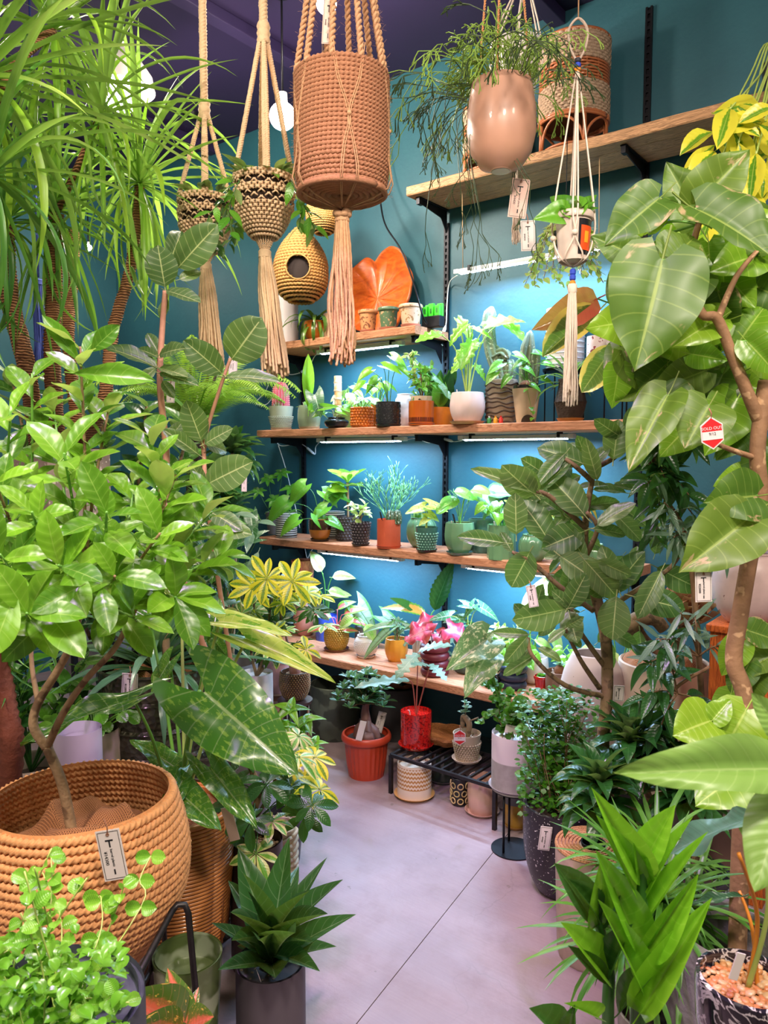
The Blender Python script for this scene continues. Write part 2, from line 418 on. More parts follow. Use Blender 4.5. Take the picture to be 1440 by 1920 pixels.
cable('white cable draped between the two LED bars under the cactus shelf', [(757,826,2.81),(780,822,cw),(805,830,cw),(830,822,cw),(850,828,cw),(866,826,2.81)], plug=3)
cable('white cable dropping from the hung LED bar to the short shelf', [(858,516,2.81),(843,530,cw),(838,570,cw),(836,610,cw),(826,640,cw),(830,648,cw)], .0026, plug=3)
cable('white cable running down to the striped pot', [(522,835,cw),(536,880,cw),(556,960,cw),(562,990,cw)])
cable('white cable hanging below the green pot shelf at left', [(570,1018,cw),(576,1046,cw),(582,1036,cw),(588,1026,cw)])
o = thing('black_cable', 'black cable hanging in front of the carved wooden leaf', 'cable', ony(712, 365, 2.8))
P = [ony(a, b, c)-V(o.location) for a, b, c in [(705,200,2.85),(708,300,2.84),(712,365,2.8),(722,420,2.7),(750,465,2.63),(772,520,2.62),(792,590,2.64),(800,607,2.70)]]
new('cord', tube(P, .004, 6, sm=6), o, DK)
# ceiling lamps
BULB = emit('bulb_glow', (1, .93, .82), 45); SHADE = plain('white_enamel', (.75, .72, .68), .3, noise_amt=.05)
def ceillamp(label, px, py, d, r, power, shade=True):
    p = at(px, py, d); root = thing('pendant_lamp', label, 'lamp', p, 'lit pendant lamps under the dark ceiling')
    v, f = icovf(r, (0, 0, 0), sub=3); me = mesh(v, f); b = new('bulb', me, root, BULB)
    top = CZ-p.z
    new('stem', tube([(0, 0, r*1.6), (0, 0, top)], .004, 6), root, DK)
    new('canopy', lathe([(0, top-.02), (.04, top-.02), (.045, top-.001), (0, top-.001)], 20), root, DK)
    if shade: new('lamp_shade', lathe([(r*1.45, -r*.1), (r*1.35, r*.5), (r*.8, r*1.3), (r*.35, r*1.5), (r*.3, r*1.9), (.0, r*1.9), (0, r*1.8), (r*.25, r*1.75), (r*.7, r*1.22), (r*1.28, r*.45), (r*1.4, -r*.1), (r*1.45, -r*.1)], 32), root, SHADE)
    else: new('socket', lathe([(0, r*.9), (r*.4, r*.85), (r*.35, r*1.7), (0, r*1.75)], 20), root, SHADE)
    lamp('POINT', p-V((0, 0, r*1.5)), power, WARM, r*.9)
ceillamp('shaded pendant lamp glowing behind the strappy leaves', 228, 165, 2.9, .085, 42)
ceillamp('bare round bulb glowing behind the middle macrame hanger', 530, 218, 2.9, .050, 32, False)
ceillamp('small glowing bulb beside the leftmost macrame cord', 358, 155, 3.9, .035, 16, False)
ceillamp('glowing bulb above the big jute pot at the top edge', 612, 6, 2.6, .035, 18, False)
ceillamp('small far bulb low behind the palm trunks', 166, 464, 4.3, .018, 6, False)
# ================================================================ POTS
def P(name, rgb, **k): return plain(name, lin(*rgb), **k)
SOIL = P('soil', (58, 40, 30), rough=.9, noise_amt=.6, scale=120, bump=.002)
PEB = P('pumice', (172, 140, 114), rough=.8, noise_amt=.5, scale=90)
PEBO = P('orange_pebble', (186, 126, 76), rough=.45, noise_amt=.6, scale=60, coat=.3)
TAGW = P('plant_label_white', (226, 214, 216), rough=.5, noise_amt=.05)
_gr = {}
def gravel(root, r, z, seed=0, m=None, big=.010):
    key = (round(r, 2), seed % 3, big)
    if key not in _gr:
        rnd = random.Random(seed); mb = MB(); mb.add(*lathevf([(r, -.004), (0, 0)], 24))
        n = int(min(260, max(40, (r/big)**2*1.5)))
        for i in range(n):
            a = rnd.random()*2*pi; q = r*sqrt(rnd.random())*.97; s = big*rnd.uniform(.45, .85)
            mb.add(*icovf(s, (q*cos(a), q*sin(a), rnd.uniform(-.1, .35)*s), rnd.uniform(.8, 1.3), rnd.uniform(.8, 1.2), rnd.uniform(.5, .8)))
        me = mb.mesh(False); _gr[key] = me
    o = new('gravel', _gr[key], root, m or PEB, 'stuff'); o.location.z = z; return o
def prof_pot(r, h, shape='taper', th=None):
    """outer profile, rim and inner wall; list of (r,z)"""
    th = th or max(.003, r*.07)
    outs = {
     'taper': [(.72, 0), (.76, .02), (.88, .5), (1, .97), (1, 1)],
     'cyl': [(.93, 0), (.98, .02), (1, .05), (1, .97), (.99, 1)],
     'bowl': [(.5, 0), (.6, .03), (.82, .18), (.97, .42), (1, .6), (.97, .85), (.93, 1)],
     'tulip': [(.62, 0), (.7, .02), (.9, .25), (1, .5), (.98, .75), (.9, 1)],
     'barrel': [(.8, 0), (.86, .03), (.97, .3), (1, .55), (.97, .8), (.9, 1)],
     'hip': [(.7, 0), (.74, .02), (1, .42), (1, .46), (.78, .85), (.82, 1)],
     'round': [(.45, 0), (.62, .04), (.9, .25), (1, .5), (.93, .78), (.72, .95), (.74, 1)],
     'flat': [(.6, 0), (.85, .1), (1, .45), (.95, .7), (.7, .88), (.74, 1)],
     'rim': [(.72, 0), (.74, .02), (.9, .8), (.92, .84), (1.02, .85), (1.04, .92), (1.0, .99), (.97, 1)],
     'cone': [(.62, 0), (.68, .02), (.84, .5), (1, .98), (1, 1)],
     'drop': [(.52, 0), (.62, .03), (.82, .2), (.96, .45), (1, .7), (1, .97), (.98, 1)],
     'urn': [(.5, 0), (.62, .04), (.88, .22), (1, .5), (.96, .72), (.78, .9), (.6, .98), (.55, 1)],
     'planter': [(.86, 0), (.9, .02), (.98, .3), (1, .6), (.98, .95), (.97, 1)],
    }[shape]
    o = [(a*r, b*h) for a, b in outs]
    oo = [(0, 0)]+[(a, b) for a, b in o]
    # densify by smoothing
    body = smoothpts([(a, 0, b) for a, b in o], 3); body = [(p.x, p.z) for p in body]
    top = body[-1]; inner = [(top[0]-th*.5, top[1]+th*.3), (top[0]-th, top[1])]
    for a, b in reversed(body[:-1]):
        if b < h*.70: break
        inner.append((a-th, b))
    zi = inner[-1][1]; inner += [(inner[-1][0]*.98, zi-.02*h), (0, zi-.021*h)]
    return [(0, 0)]+body+inner
def saucer(root, r, m, z=0):
    h = max(.012, r*.16)
    return new('saucer', lathe([(0, 0), (r*.8, 0), (r*.86, h*.1), (r, h), (r*.96, h), (r*.82, h*.35), (0, h*.35)], 36), root, m)
FAC = lambda n, d: (lambda t, r, z, i: r*(cos(pi/n)/cos((t % (2*pi/n))-pi/n)*(1-d)+d))
def flute(n, a): return lambda t, r, z, i: r*(1+a*cos(n*t))
def pot(name, label, loc, r, h, m, shape='taper', sm=None, sr=1.15, mod=None, seg=40, fill='gravel', lvl=.86, group=None, cat='plant', part='pot', stack=None):
    """root + pot + optional saucer + fill. returns root, z of the planting surface"""
    root = thing(name, label, cat, loc, group); z0 = 0
    if sm: saucer(root, r*.8*sr if shape not in ('cyl',) else r*sr, sm); z0 = max(.012, r*.16)*.36
    if stack:   # fat stacked rings
        n = stack; mb = MB(); rr = h/n/2
        for k in range(n):
            R = r*(1-.06*(n-1-k)/n); prof = [((R-rr)+rr*cos(a), rr*(2*k+1)+rr*1.04*sin(a)) for a in [pi*(-.5+j/8) for j in range(9)]]
            prof = [(max(.001, R-rr*1.3), prof[0][1])]+prof+[(max(.001, R-rr*1.3), prof[-1][1])]
            o = new('ring', lathe(prof, seg), root, m); o.location.z = z0
        new('liner', lathe([(0, 0), (r*.7, 0), (r*.78, h*.86), (0, h*.86)], 24), root, m).location.z = z0
        rt = r-rr*1.6
    else:
        pr = prof_pot(r, h, shape); o = new(part, lathe(pr, seg, mod, ang=40 if mod is None else 25), root, m); o.location.z = z0
        rt = [a for a, b in pr if b > h*lvl][-1] if False else pr[-2][0]
    zs = z0+h*lvl if not stack else z0+h*.88
    if not stack:
        # radius of the inner wall at the fill height
        c = [a for a, b in prof_pot(r, h, shape)[-8:] if a > .1*r]; rt = min(c)*.985 if c else r*.8
    if fill == 'gravel': gravel(root, rt, zs, hash(label) % 7 if False else len(label) % 7, big=max(.0045, r*.085))
    elif fill == 'soil': o = new('soil', lathe([(rt, -.005), (rt*.6, .003), (0, .006)], 20), root, SOIL); o.location.z = zs
    return root, zs
def bumps(root, r0, h, m, nr=10, nc=22, s=1.0, shape='taper', z0=0):
    pr = prof_pot(r0, h, shape); prs = [p for p in pr[1:] if p[1] <= h*1.001]; mb = MB()
    def rad(z):
        for a, b in zip(prs, prs[1:]):
            if a[1] <= z <= b[1] and b[1] > a[1]: return a[0]+(b[0]-a[0])*(z-a[1])/(b[1]-a[1])
        return prs[-1][0]
    for i in range(nr):
        z = h*(.05+.9*i/(nr-1)); q = rad(z); n = nc
        for k in range(n):
            t = 2*pi*(k+.5*(i % 2))/n; ss_ = 1.05*pi*q/n*s
            mb.add(*icovf(ss_, (q*cos(t), q*sin(t), z+z0), sub=0))
    me = mb.mesh(True); return new('bump', me, root, m, 'stuff')
def label_stick(root, x, y, z, h=.05, lean=.2, m=None):
    o = new('plant_label', mesh(*boxvf(-h*.12, h*.12, -.0006, .0006, -h*.3, h), smooth=False), root, m or TAGW)
    o.location = (x, y, z); o.rotation_euler = (lean, lean*.5, A-pi/2+.2); return o
# lettering -------------------------------------------------
_txt = {}
INK = P('black_ink', (30, 28, 34), rough=.6, noise_amt=0)
def lettering(root, s, size, mat4, m=None):
    key = (s, round(size, 4))
    if key not in _txt:
        c = bpy.data.curves.new('t', 'FONT'); c.body = s; c.size = size; c.align_x = 'CENTER'; c.align_y = 'CENTER'; c.resolution_u = 2; c.extrude = .0002
        o = bpy.data.objects.new('t', c); COL.objects.link(o); bpy.context.view_layer.update()
        me = bpy.data.meshes.new_from_object(o); bpy.data.objects.remove(o); _txt[key] = me
    o = new('lettering', _txt[key], root, m or INK); o.matrix_local = mat4; return o
CARD = P('card_white', (222, 210, 206), rough=.6, noise_amt=.06)
KRAFT = P('card_blush', (226, 190, 176), rough=.6, noise_amt=.06)
RED = P('label_red', (205, 30, 34), rough=.5, noise_amt=.05)
TWINE = P('brown_twine', (150, 100, 74), rough=.8)
def price_tag(label, px, py, d, w, h, yaw=0, roll=0, price='¥4400', m=None, string=True, plainback=False):
    """a hanging card facing the viewer: px,py = its centre"""
    c = at(px, py, d); k = d/FPX; w *= k; h *= k
    root = thing('price_tag', label, 'price tag', c)
    R = Matrix((RT, -FH, Z)).transposed().to_4x4()    # local x right, y towards the viewer's back... z up
    R = Matrix((RT, FH, Z)).transposed().to_4x4() @ Matrix.Rotation(yaw, 4, 'Z') @ Matrix.Rotation(roll, 4, 'Y')
    root.rotation_euler = R.to_euler()
    new('card', bevelbox(-w/2, w/2, -.0008, .0008, -h/2, h/2, .0004), root, m or CARD)
    mb = MB(); q = w*.07; e = w*.018; y0, y1 = -.0012, -.0008
    for a, b, c_, d_ in ((-w/2+q, w/2-q, h/2-q-e, h/2-q), (-w/2+q, w/2-q, -h/2+q, -h/2+q+e), (-w/2+q, -w/2+q+e, -h/2+q, h/2-q), (w/2-q-e, w/2-q, -h/2+q, h/2-q)):
        mb.add(*boxvf(a, b, y0, y1, c_, d_))
    if not plainback:
        new('border', mb.mesh(False), root, INK)
        new('logo_bar', mesh(*boxvf(-w*.03, w*.03, -.0013, -.0008, h*.16, h*.30), smooth=False), root, INK)
        new('logo_bar', mesh(*boxvf(-w*.16, w*.16, -.0013, -.0008, h*.28, h*.31), smooth=False), root, INK)
        new('logo_bar', mesh(*boxvf(-w*.03, w*.03, -.0013, -.0008, -h*.38, -h*.28), smooth=False), root, INK)
        M0 = Matrix.Translation((w*.02, -.0010, -h*.04)) @ Matrix.Rotation(-pi/2, 4, 'Y') @ Matrix.Rotation(pi/2, 4, 'X')
        M0 = Matrix.Translation((w*.02, -.0011, -h*.05)) @ Matrix.Rotation(pi/2, 4, 'Y') @ Matrix.Rotation(pi/2, 4, 'X')
        lettering(root, 'barrel plants', w*.15, M0)
        M1 = Matrix.Translation((-w*.24, -.0011, -h*.05)) @ Matrix.Rotation(pi/2, 4, 'Y') @ Matrix.Rotation(pi/2, 4, 'X')
        lettering(root, price, w*.19, M1)
    if string:
        new('eyelet', lathe([(w*.04, 0), (w*.07, 0), (w*.07, .001), (w*.04, .001), (w*.04, 0)], 12), root, TWINE).matrix_local = Matrix.Translation((0, -.0015, h*.42)) @ Matrix.Rotation(pi/2, 4, 'X')
        new('string', tube([(0, -.001, h*.42), (w*.03, 0, h*.55), (-w*.05, .002, h*.55+w*.35)], .0012, 5), root, TWINE)
    return root
def sold_tag(label, px, py, d, w, h, roll=0, small=False):
    c = at(px, py, d); k = d/FPX; w *= k; h *= k
    root = thing('sold_out_tag', label, 'sold tag', c)
    R = Matrix((RT, FH, Z)).transposed().to_4x4() @ Matrix.Rotation(roll, 4, 'Y'); root.rotation_euler = R.to_euler()
    def hexa(s, y0, y1, m, nm, z0=-9, z1=9):
        pts = [(0, h/2), (w/2, h/4), (w/2, -h/4), (0, -h/2), (-w/2, -h/4), (-w/2, h/4)]
        pts = [(a*s, b*s) for a, b in pts]
        vs = [(a, y0, b) for a, b in pts]+[(a, y1, b) for a, b in pts]
        new(nm, mesh(vs, [tuple(range(6)), tuple(range(11, 5, -1))]+[(i, i+6, (i+1) % 6+6, (i+1) % 6) for i in range(6)], False), root, m)
    hexa(1, -.0006, .0006, CARD, 'card'); hexa(.9, -.0010, -.0006, RED, 'red_panel')
    new('white_panel', mesh(*boxvf(-w*.45, w*.45, -.0014, -.0009, -h*.2, h*.05), smooth=False), root, CARD)
    M0 = Matrix.Translation((0, -.0012, h*.14)) @ Matrix.Rotation(pi/2, 4, 'X')
    lettering(root, 'SOLD OUT', w*.19, M0, CARD)
    lettering(root, '9/12', w*.18, Matrix.Translation((0, -.0016, -.03*h)) @ Matrix.Rotation(pi/2, 4, 'X'))
    new('string', tube([(0, 0, h*.42), (w*.05, 0, h*.6), (-w*.02, .002, h*.75)], .0012, 5), root, TWINE)
    return root
# ================================================================ PLANTS
def hw(shape, t):
    s = max(0, sin(pi*t))
    return {
     'ovate': lambda: .30*max(0, sin(pi*t**.72))**.8,
     'oval': lambda: .30*max(0, s)**.55,
     'obovate': lambda: .27*max(0, sin(pi*t**1.25))**.75,
     'lance': lambda: .15*max(0, sin(pi*t**.8))**.9,
     'blade': lambda: .085*max(0, sin(pi*t**.6))**.8,
     'round': lambda: .48*max(0, s)**.5,
     'heart': lambda: (.20+.25*sin(pi*min(1, t*1.0)**.55)) * (1-t**2.6)**.75,
     'arrow': lambda: (.20+.10*sin(pi*t**.7)) * (1-t)**.55 * 1.25,
     'arum': lambda: (.17+.16*sin(pi*t**.6))*(1-t**4)**.8,
     'paddle': lambda: .22*max(0, s)**.6 + .0,
     'drop': lambda: .47*(.22+.78*sin(pi*min(1, t)**.66)**.6)*(1-t**3.2)**.62,
     'serrate': lambda: .14*max(0, sin(pi*t**.75))**.8*(1+.22*(((t*11) % 1)-.5)),
     'lobed': lambda: .34*max(0, sin(pi*t**.7))**.7*(1+.22*sin(t*pi*9)),
     'fishbone': lambda: .15*max(0, sin(pi*t**.8))**.6*(1+.35*sin(t*pi*10)),
    }[shape]()
LOBE = {'arum': .42, 'heart': .22, 'arrow': .38, 'drop': .16, 'lobed': .1}
def leafgeo(shape, droop=.15, fold=.12, wave=.0, rows=8, cols=4, stalk=.12, seed=0, tipcurl=0):
    rnd = random.Random(seed); vs = []; fs = []; uvs = []
    lobe = LOBE.get(shape, 0); ph = rnd.random()*6; tw = rnd.uniform(-.25, .25)
    t_ends_w = []
    for i in range(rows+1):
        t = i/rows; w_ = max(hw(shape, t), .004 if 0 < i < rows else (.0 if not lobe or i == rows else .15))
        for j in range(cols+1):
            s = -1+2*j/cols; a = abs(s)
            x = s*w_; y = t-lobe*a**1.4*(1-t)**3
            z = -droop*t*t - tipcurl*t**4 + fold*a*w_*2 - .25*fold*a*a*w_*2 + wave*sin(t*13+ph+(1.3 if s > 0 else 0))*a*a*.35
            z += tw*x*t*.6 - .10*w_*a**3
            vs.append((x, y, z)); uvs.append(((s+1)/2, t))
    for i in range(rows):
        for j in range(cols):
            a = i*(cols+1)+j; fs.append((a, a+1, a+cols+2, a+cols+1))
    if stalk:
        n = len(vs); k = .012
        for y, z in ((-stalk, .25*stalk), (-.3*stalk, .02*stalk), (.06, 0)):
            vs += [(-k, y, z), (k, y, z), (0, y, z-2*k)]; uvs += [(.5, .5)]*3
        for r in (0, 3):
            for j in range(3): a = n+r+j; b = n+r+(j+1) % 3; fs.append((a, b, b+3, a+3))
    return mesh(vs, fs, True, 'leaf', uvs)
LEAFS = {}
def leafkind(key, shape, mat, nvar=4, L=1, **kw):
    vr = []
    for i in range(nvar):
        k = dict(kw); rnd = random.Random(i*7+len(key))
        k['droop'] = k.get('droop', .15)*rnd.uniform(.5, 1.5); k['fold'] = k.get('fold', .12)*rnd.uniform(.5, 1.5)
        me = leafgeo(shape, seed=i, **k); me.materials.append(mat); vr.append(me)
    LEAFS[key] = vr
def put_leaf(root, key, pos, d, n, L, wr=1.0, rnd=random, name='leaf'):
    me = rnd.choice(LEAFS[key]); d = V(d).normalized(); n = V(n); n = n-d*n.dot(d)
    if n.length < 1e-4: n = d.orthogonal()
    n.normalize(); x = d.cross(n)
    o = bpy.data.objects.new(name, me); COL.objects.link(o); o.parent = root
    o.matrix_local = Matrix(((x.x*L*wr, d.x*L, n.x*L, pos[0]), (x.y*L*wr, d.y*L, n.y*L, pos[1]), (x.z*L*wr, d.z*L, n.z*L, pos[2]), (0, 0, 0, 1)))
    return o
def hl(root, key, b, t, wr=1.0, face=.8, roll=0, rnd=random, stalk=None):
    """leaf from base (px,py,d) to tip (px,py,d), its face turned partly to the viewer"""
    B = at(*b)-root.location; T = at(*t)-root.location; d = T-B; mid = (B+T)/2+root.location
    n = (CAM-mid).normalized()*face + Z*(1-face)
    if roll: n = Matrix.Rotation(roll, 3, d.normalized()) @ n
    return put_leaf(root, key, B, d, n, d.length, wr, rnd)
def strapgeo(e0, bend, wid=.03, rows=10, seed=0, fold=.5, tip=1.0, m=None, twist=0, keel=True):
    vs = []; fs = []; uvs = []; y = z = 0; 
    for i in range(rows+1):
        t = i/rows; e = e0-bend*t**1.3; 
        if i: y += cos(e)/rows; z += sin(e)/rows
        w_ = wid*min(1, (1-t)*3.2/tip+.02)*min(1, .55+t*3); sw = twist*t
        nx, nz = 0, 1
        for s in (-1, 0, 1):
            up = fold*abs(s)*w_
            vs.append((s*w_*cos(sw), y-sin(e)*up+s*w_*sin(sw)*.5, z+cos(e)*up)); uvs.append(((s+1)/2, t))
    for i in range(rows):
        for j in range(2): a = i*3+j; fs.append((a, a+1, a+4, a+3))
    me = mesh(vs, fs, True, 'strap', uvs); 
    if m: me.materials.append(m)
    return me
STR = {}
def strapkind(key, m, wid, elevs, bends, fold=.5, rows=10):
    STR[key] = [(e, [strapgeo(e, b, wid, rows, m=m, fold=fold, twist=tw) for b in bends for tw in (-.4, .5)]) for e in elevs]
def straps(root, key, c, n, L, elo=0, ehi=1, rnd=None, az0=0, azr=2*pi, name='leaf', lr=.25, off=0, wr=1):
    rnd = rnd or random.Random(n); K = STR[key]; ne = len(K)
    for i in range(n):
        f = i/max(1, n-1); idx = min(ne-1, int((elo+(ehi-elo)*f)*ne)); me = rnd.choice(K[idx][1])
        az = az0+(i*2.39996) % azr + rnd.uniform(-.15, .15); l = L*rnd.uniform(1-lr, 1+lr*.6)
        o = bpy.data.objects.new(name, me); COL.objects.link(o); o.parent = root
        o.location = V(c)+V((-sin(az)*off, cos(az)*off, 0)); o.rotation_euler = (rnd.uniform(-.12, .12), 0, az); o.scale = (l*wr, l, l)
def whorl(root, key, c, n, L, axis=Z, open_=.3, rnd=random, wr=1, az=0, jit=.15):
    """n leaves around a point; open_: 0 = flat fan, 1 = closed upright"""
    ax = V(axis).normalized(); u = ax.orthogonal().normalized(); v = ax.cross(u)
    for i in range(n):
        a = az+2*pi*i/n+rnd.uniform(-jit, jit); r = u*cos(a)+v*sin(a); e = open_+rnd.uniform(-.12, .12)
        d = r*cos(e*pi/2)+ax*sin(e*pi/2); nn = ax*cos(e*pi/2)-r*sin(e*pi/2)
        put_leaf(root, key, V(c)+d*L*.05, d, nn, L*rnd.uniform(.8, 1.12), wr, rnd)
def rosette(root, key, c, n, L, e_in=.95, e_out=.05, rnd=None, wr=1, axis=Z, h=0):
    rnd = rnd or random.Random(n); ax = V(axis).normalized(); u = ax.orthogonal().normalized(); v = ax.cross(u)
    for i in range(n):
        f = i/max(1, n-1); a = i*2.39996+rnd.uniform(-.1, .1); e = (e_out+(e_in-e_out)*f)*pi/2; r = u*cos(a)+v*sin(a)
        d = r*cos(e)+ax*sin(e); nn = ax*cos(e)-r*sin(e)
        put_leaf(root, key, V(c)+ax*h*f, d, nn, L*(1-.35*f)*rnd.uniform(.85, 1.1), wr, rnd)
def stem(root, pts, rad, m, seg=6, sm=5, name='stem', rmod=None):
    return new(name, tube(pts, rad, seg, rmod, sm), root, m)
def petioles(root, z0, tips, key, m, r=.003, wr=1, rnd=None, base_r=.01, faceup=.6):
    """tips: (dx_px, dz_px, dy_m, leaf px length, droop angle, side) around the pot centre, in picture pixels"""
    rnd = rnd or random.Random(len(tips)); k = mpp(root.location)
    for (dx, dz, dy, Lp, dr, side) in tips:
        tip = RT*dx*k + Z*(dz*k) + FH*dy + Z*0; tip.z = dz*k
        b = V((rnd.uniform(-1, 1)*base_r, rnd.uniform(-1, 1)*base_r, z0))
        mid = b.lerp(tip, .55)+Z*(abs(dz)*k*.12); mid.x = b.x+(tip.x-b.x)*.4; mid.y = b.y+(tip.y-b.y)*.4
        stem(root, [b, mid, tip], [r*1.2, r*.8], m, 5, 5)
        d = (RT*side*cos(dr)+FH*rnd.uniform(-.35, .05)-Z*sin(dr)).normalized()
        n = -FH*(1-faceup)+Z*faceup
        put_leaf(root, key, tip, d, n, Lp*k, wr, rnd)
def auto_petioles(root, z0, n, Hh, spread, key, L, m, r=.0025, wr=1, seed=1, droop=.6, fac=.45):
    rnd = random.Random(seed)
    for i in range(n):
        a = i*2.39996+rnd.uniform(-.3, .3); f = .35+.65*rnd.random(); hh = Hh*rnd.uniform(.55, 1.05)*(1.15-.3*f)
        out = V((cos(a), sin(a), 0)); tip = out*spread*f+Z*(z0+hh)
        b = out*.006+Z*z0; mid = b.lerp(tip, .5)+Z*hh*.15
        stem(root, [b, mid, tip], [r*1.2, r*.8], m, 5, 4)
        d = out*cos(droop)-Z*sin(droop)*rnd.uniform(.4, 1.2); nn = Z*fac*2+out*.3-FH*.7
        put_leaf(root, key, tip, d, nn, L*rnd.uniform(.75, 1.15), wr, rnd)
def along(root, pts, key, n, L, rnd, start=.2, ang=.9, up=.25, wr=1, face=.0, pairs=False, gap=.0, droop=0):
    """leaves spiralling along a branch given in local coordinates"""
    Pp = smoothpts(pts, 5); m_ = len(Pp)-1
    for i in range(n):
        t = (start+(1-start)*(i+.5)/n)*m_; j = min(int(t), m_-1); p = Pp[j].lerp(Pp[j+1], t-j); tg = (Pp[j+1]-Pp[j]).normalized()
        u = tg.orthogonal().normalized(); v = tg.cross(u); a = i*2.39996+rnd.uniform(-.3, .3)
        r = u*cos(a)+v*sin(a); d = tg*cos(ang)+r*sin(ang)+Z*up-Z*droop
        nn = Z*1.0+tg*.35-FH*face+V((rnd.uniform(-.3, .3), rnd.uniform(-.3, .3), 0))
        put_leaf(root, key, p+d.normalized()*gap, d, nn, L*rnd.uniform(.7, 1.15), wr, rnd)
def branchy(root, trunk, rad, m, key, nb, bl, nl, L, seed=0, wr=1, start=.35, up=.5, face=.3, ang=.9, tm=None, tip_leaves=None, twr=.35, droop=0):
    """trunk polyline (local), nb side branches, nl leaves on each"""
    rnd = random.Random(seed); Pp = smoothpts(trunk, 5); n = len(Pp)-1
    stem(root, trunk, rad, m, 8, 5, 'trunk')
    r1 = rad[-1] if isinstance(rad, (list, tuple)) else rad
    for b in range(nb):
        t = (start+(1-start)*(b+.5)/nb)*n; j = min(int(t), n-1); p = Pp[j]
        a = b*2.39996+seed; o = V((cos(a), sin(a), up+rnd.uniform(-.2, .2))).normalized(); l = bl*rnd.uniform(.7, 1.2)
        q = p+o*l*.5+Z*rnd.uniform(-.02, .04); e = p+o*l+Z*l*.2
        stem(root, [p, q, e], [max(.0015, r1*twr*2), max(.001, r1*twr)], tm or m, 5, 3, 'branch')
        along(root, [p, q, e], key, nl, L, rnd, .25, ang, .2, wr, face, droop=droop)
    along(root, trunk[-2:], key, tip_leaves if tip_leaves is not None else nl, L, rnd, .3, ang, .2, wr, face, droop=droop)
def frondgeo(n=14, e0=.9, bend=1.6, w=.22, rows=5, m=None, pin=2):
    vs = []; fs = []; uvs = []; pts = []; y = z = 0
    for i in range(n+1):
        t = i/n; e = e0-bend*t**1.2
        if i: y += cos(e)/n; z += sin(e)/n
        pts.append(V((0, y, z)))
    v, f = tubevf(pts, [.008, .002], 4); vs += [tuple(a) for a in v]; fs += f; uvs += [(.5, .5)]*len(v)
    for i in range(2, n+1):
        t = i/n; tg = (pts[i]-pts[i-1]).normalized(); L = w*sin(pi*min(1, t*.85+.12))**.8
        up = V((1, 0, 0)).cross(tg)
        for s in (-1, 1):
            for sub in range(pin):
                p = pts[i-1].lerp(pts[i], sub/pin); d = (V((s, 0, 0))*.95+tg*.35-up*.18).normalized(); wd = .30/n/pin*1.25
                k = len(vs); c = p+d*L*.5; q = tg*wd
                vs += [tuple(p), tuple(c-q), tuple(p+d*L-up*.02), tuple(c+q)]; uvs += [(.5, 0), (0, .5), (.5, 1), (1, .5)]; fs.append((k, k+1, k+2, k+3))
    me = mesh(vs, fs, False, 'frond', uvs)
    if m: me.materials.append(m)
    return me
# palette
G = lambda name, a, b, **k: leafmat(name, lin(*a), lin(*b), **k)
M_FIC = G('leaf_ficus', (42, 92, 28), (88, 140, 48), vein=lin(170, 200, 110), va=.6, under=lin(130, 150, 100), nv=8)
M_AUD = G('leaf_audrey', (52, 88, 44), (98, 124, 66), vein=lin(190, 200, 130), va=.8, under=lin(140, 150, 110), nv=7, rough=.42)
M_BRI = G('leaf_bright', (44, 100, 20), (132, 190, 46), vein=lin(190, 225, 110), va=.35, under=lin(160, 190, 90), nv=6, trans=.35)
M_MID = G('leaf_mid', (54, 122, 30), (112, 176, 48), vein=lin(150, 195, 90), va=.35, under=lin(140, 165, 100), nv=7)
M_DRK = G('leaf_dark', (16, 58, 26), (44, 96, 40), vein=lin(90, 140, 80), va=.3, under=lin(90, 120, 80), nv=10, rough=.28)
M_UMB = G('leaf_umbellata', (58, 98, 30), (104, 128, 44), vein=lin(160, 180, 86), va=.6, under=lin(172, 168, 108), blotch=lin(176, 152, 112), bl=(.60, .66, 2.2), nv=7, rough=.45, trans=.3, coat=.05)
M_UMBY = G('leaf_lime', (96, 150, 32), (146, 182, 46), vein=lin(200, 224, 110), va=.6, nv=7, trans=.4)
M_STR = G('leaf_strap', (86, 146, 34), (168, 212, 64), vein=lin(190, 225, 100), va=.3, under=lin(130, 170, 80), nv=1, trans=.4, rough=.4)
M_STRD = G('leaf_strap_dark', (44, 100, 36), (100, 156, 58), vein=lin(120, 170, 100), va=.3, nv=1, trans=.3, rough=.36)
M_VAR = G('leaf_variegated', (70, 140, 50), (120, 180, 60), edge=lin(206, 204, 130), ew=.45, vein=lin(200, 220, 140), va=.3)
M_YEL = G('leaf_yellow', (70, 130, 30), (110, 160, 40), edge=lin(236, 222, 70), ew=.30, vein=lin(220, 225, 110), va=.4, trans=.4)
M_SCY = G('leaf_scheff_yellow', (236, 220, 40), (214, 214, 60), center=lin(60, 120, 30), vein=lin(240, 235, 120), va=.5, trans=.35)
M_PHI = G('leaf_philodendron', (46, 100, 34), (70, 124, 44), blotch=lin(120, 156, 62), bl=(.54, .60, 13), vein=lin(190, 205, 150), va=.55, nv=11, rough=.22, coat=.6)
M_PHY = G('leaf_phi_yellow', (196, 206, 96), (150, 184, 66), blotch=lin(96, 150, 40), bl=(.55, .6, 5), vein=lin(226, 230, 160), va=.4)
M_MON = G('leaf_monstera', (92, 168, 44), (158, 206, 66), blotch=lin(232, 232, 160), bl=(.6, .64, 5), vein=lin(200, 225, 120), va=.4, trans=.35)
M_CAL = G('leaf_pink', (206, 60, 96), (228, 96, 130), edge=lin(190, 40, 80), ew=.6, vein=lin(130, 20, 50), va=.8, nv=5)
M_AGL = G('leaf_aglaonema', (206, 70, 80), (228, 120, 110), edge=lin(90, 140, 40), ew=.45, vein=lin(240, 150, 150), va=.5)
M_SIL = G('leaf_silver', (120, 150, 120), (150, 174, 144), vein=lin(40, 80, 50), va=.9, nv=6, edge=lin(90, 140, 80), ew=.75)
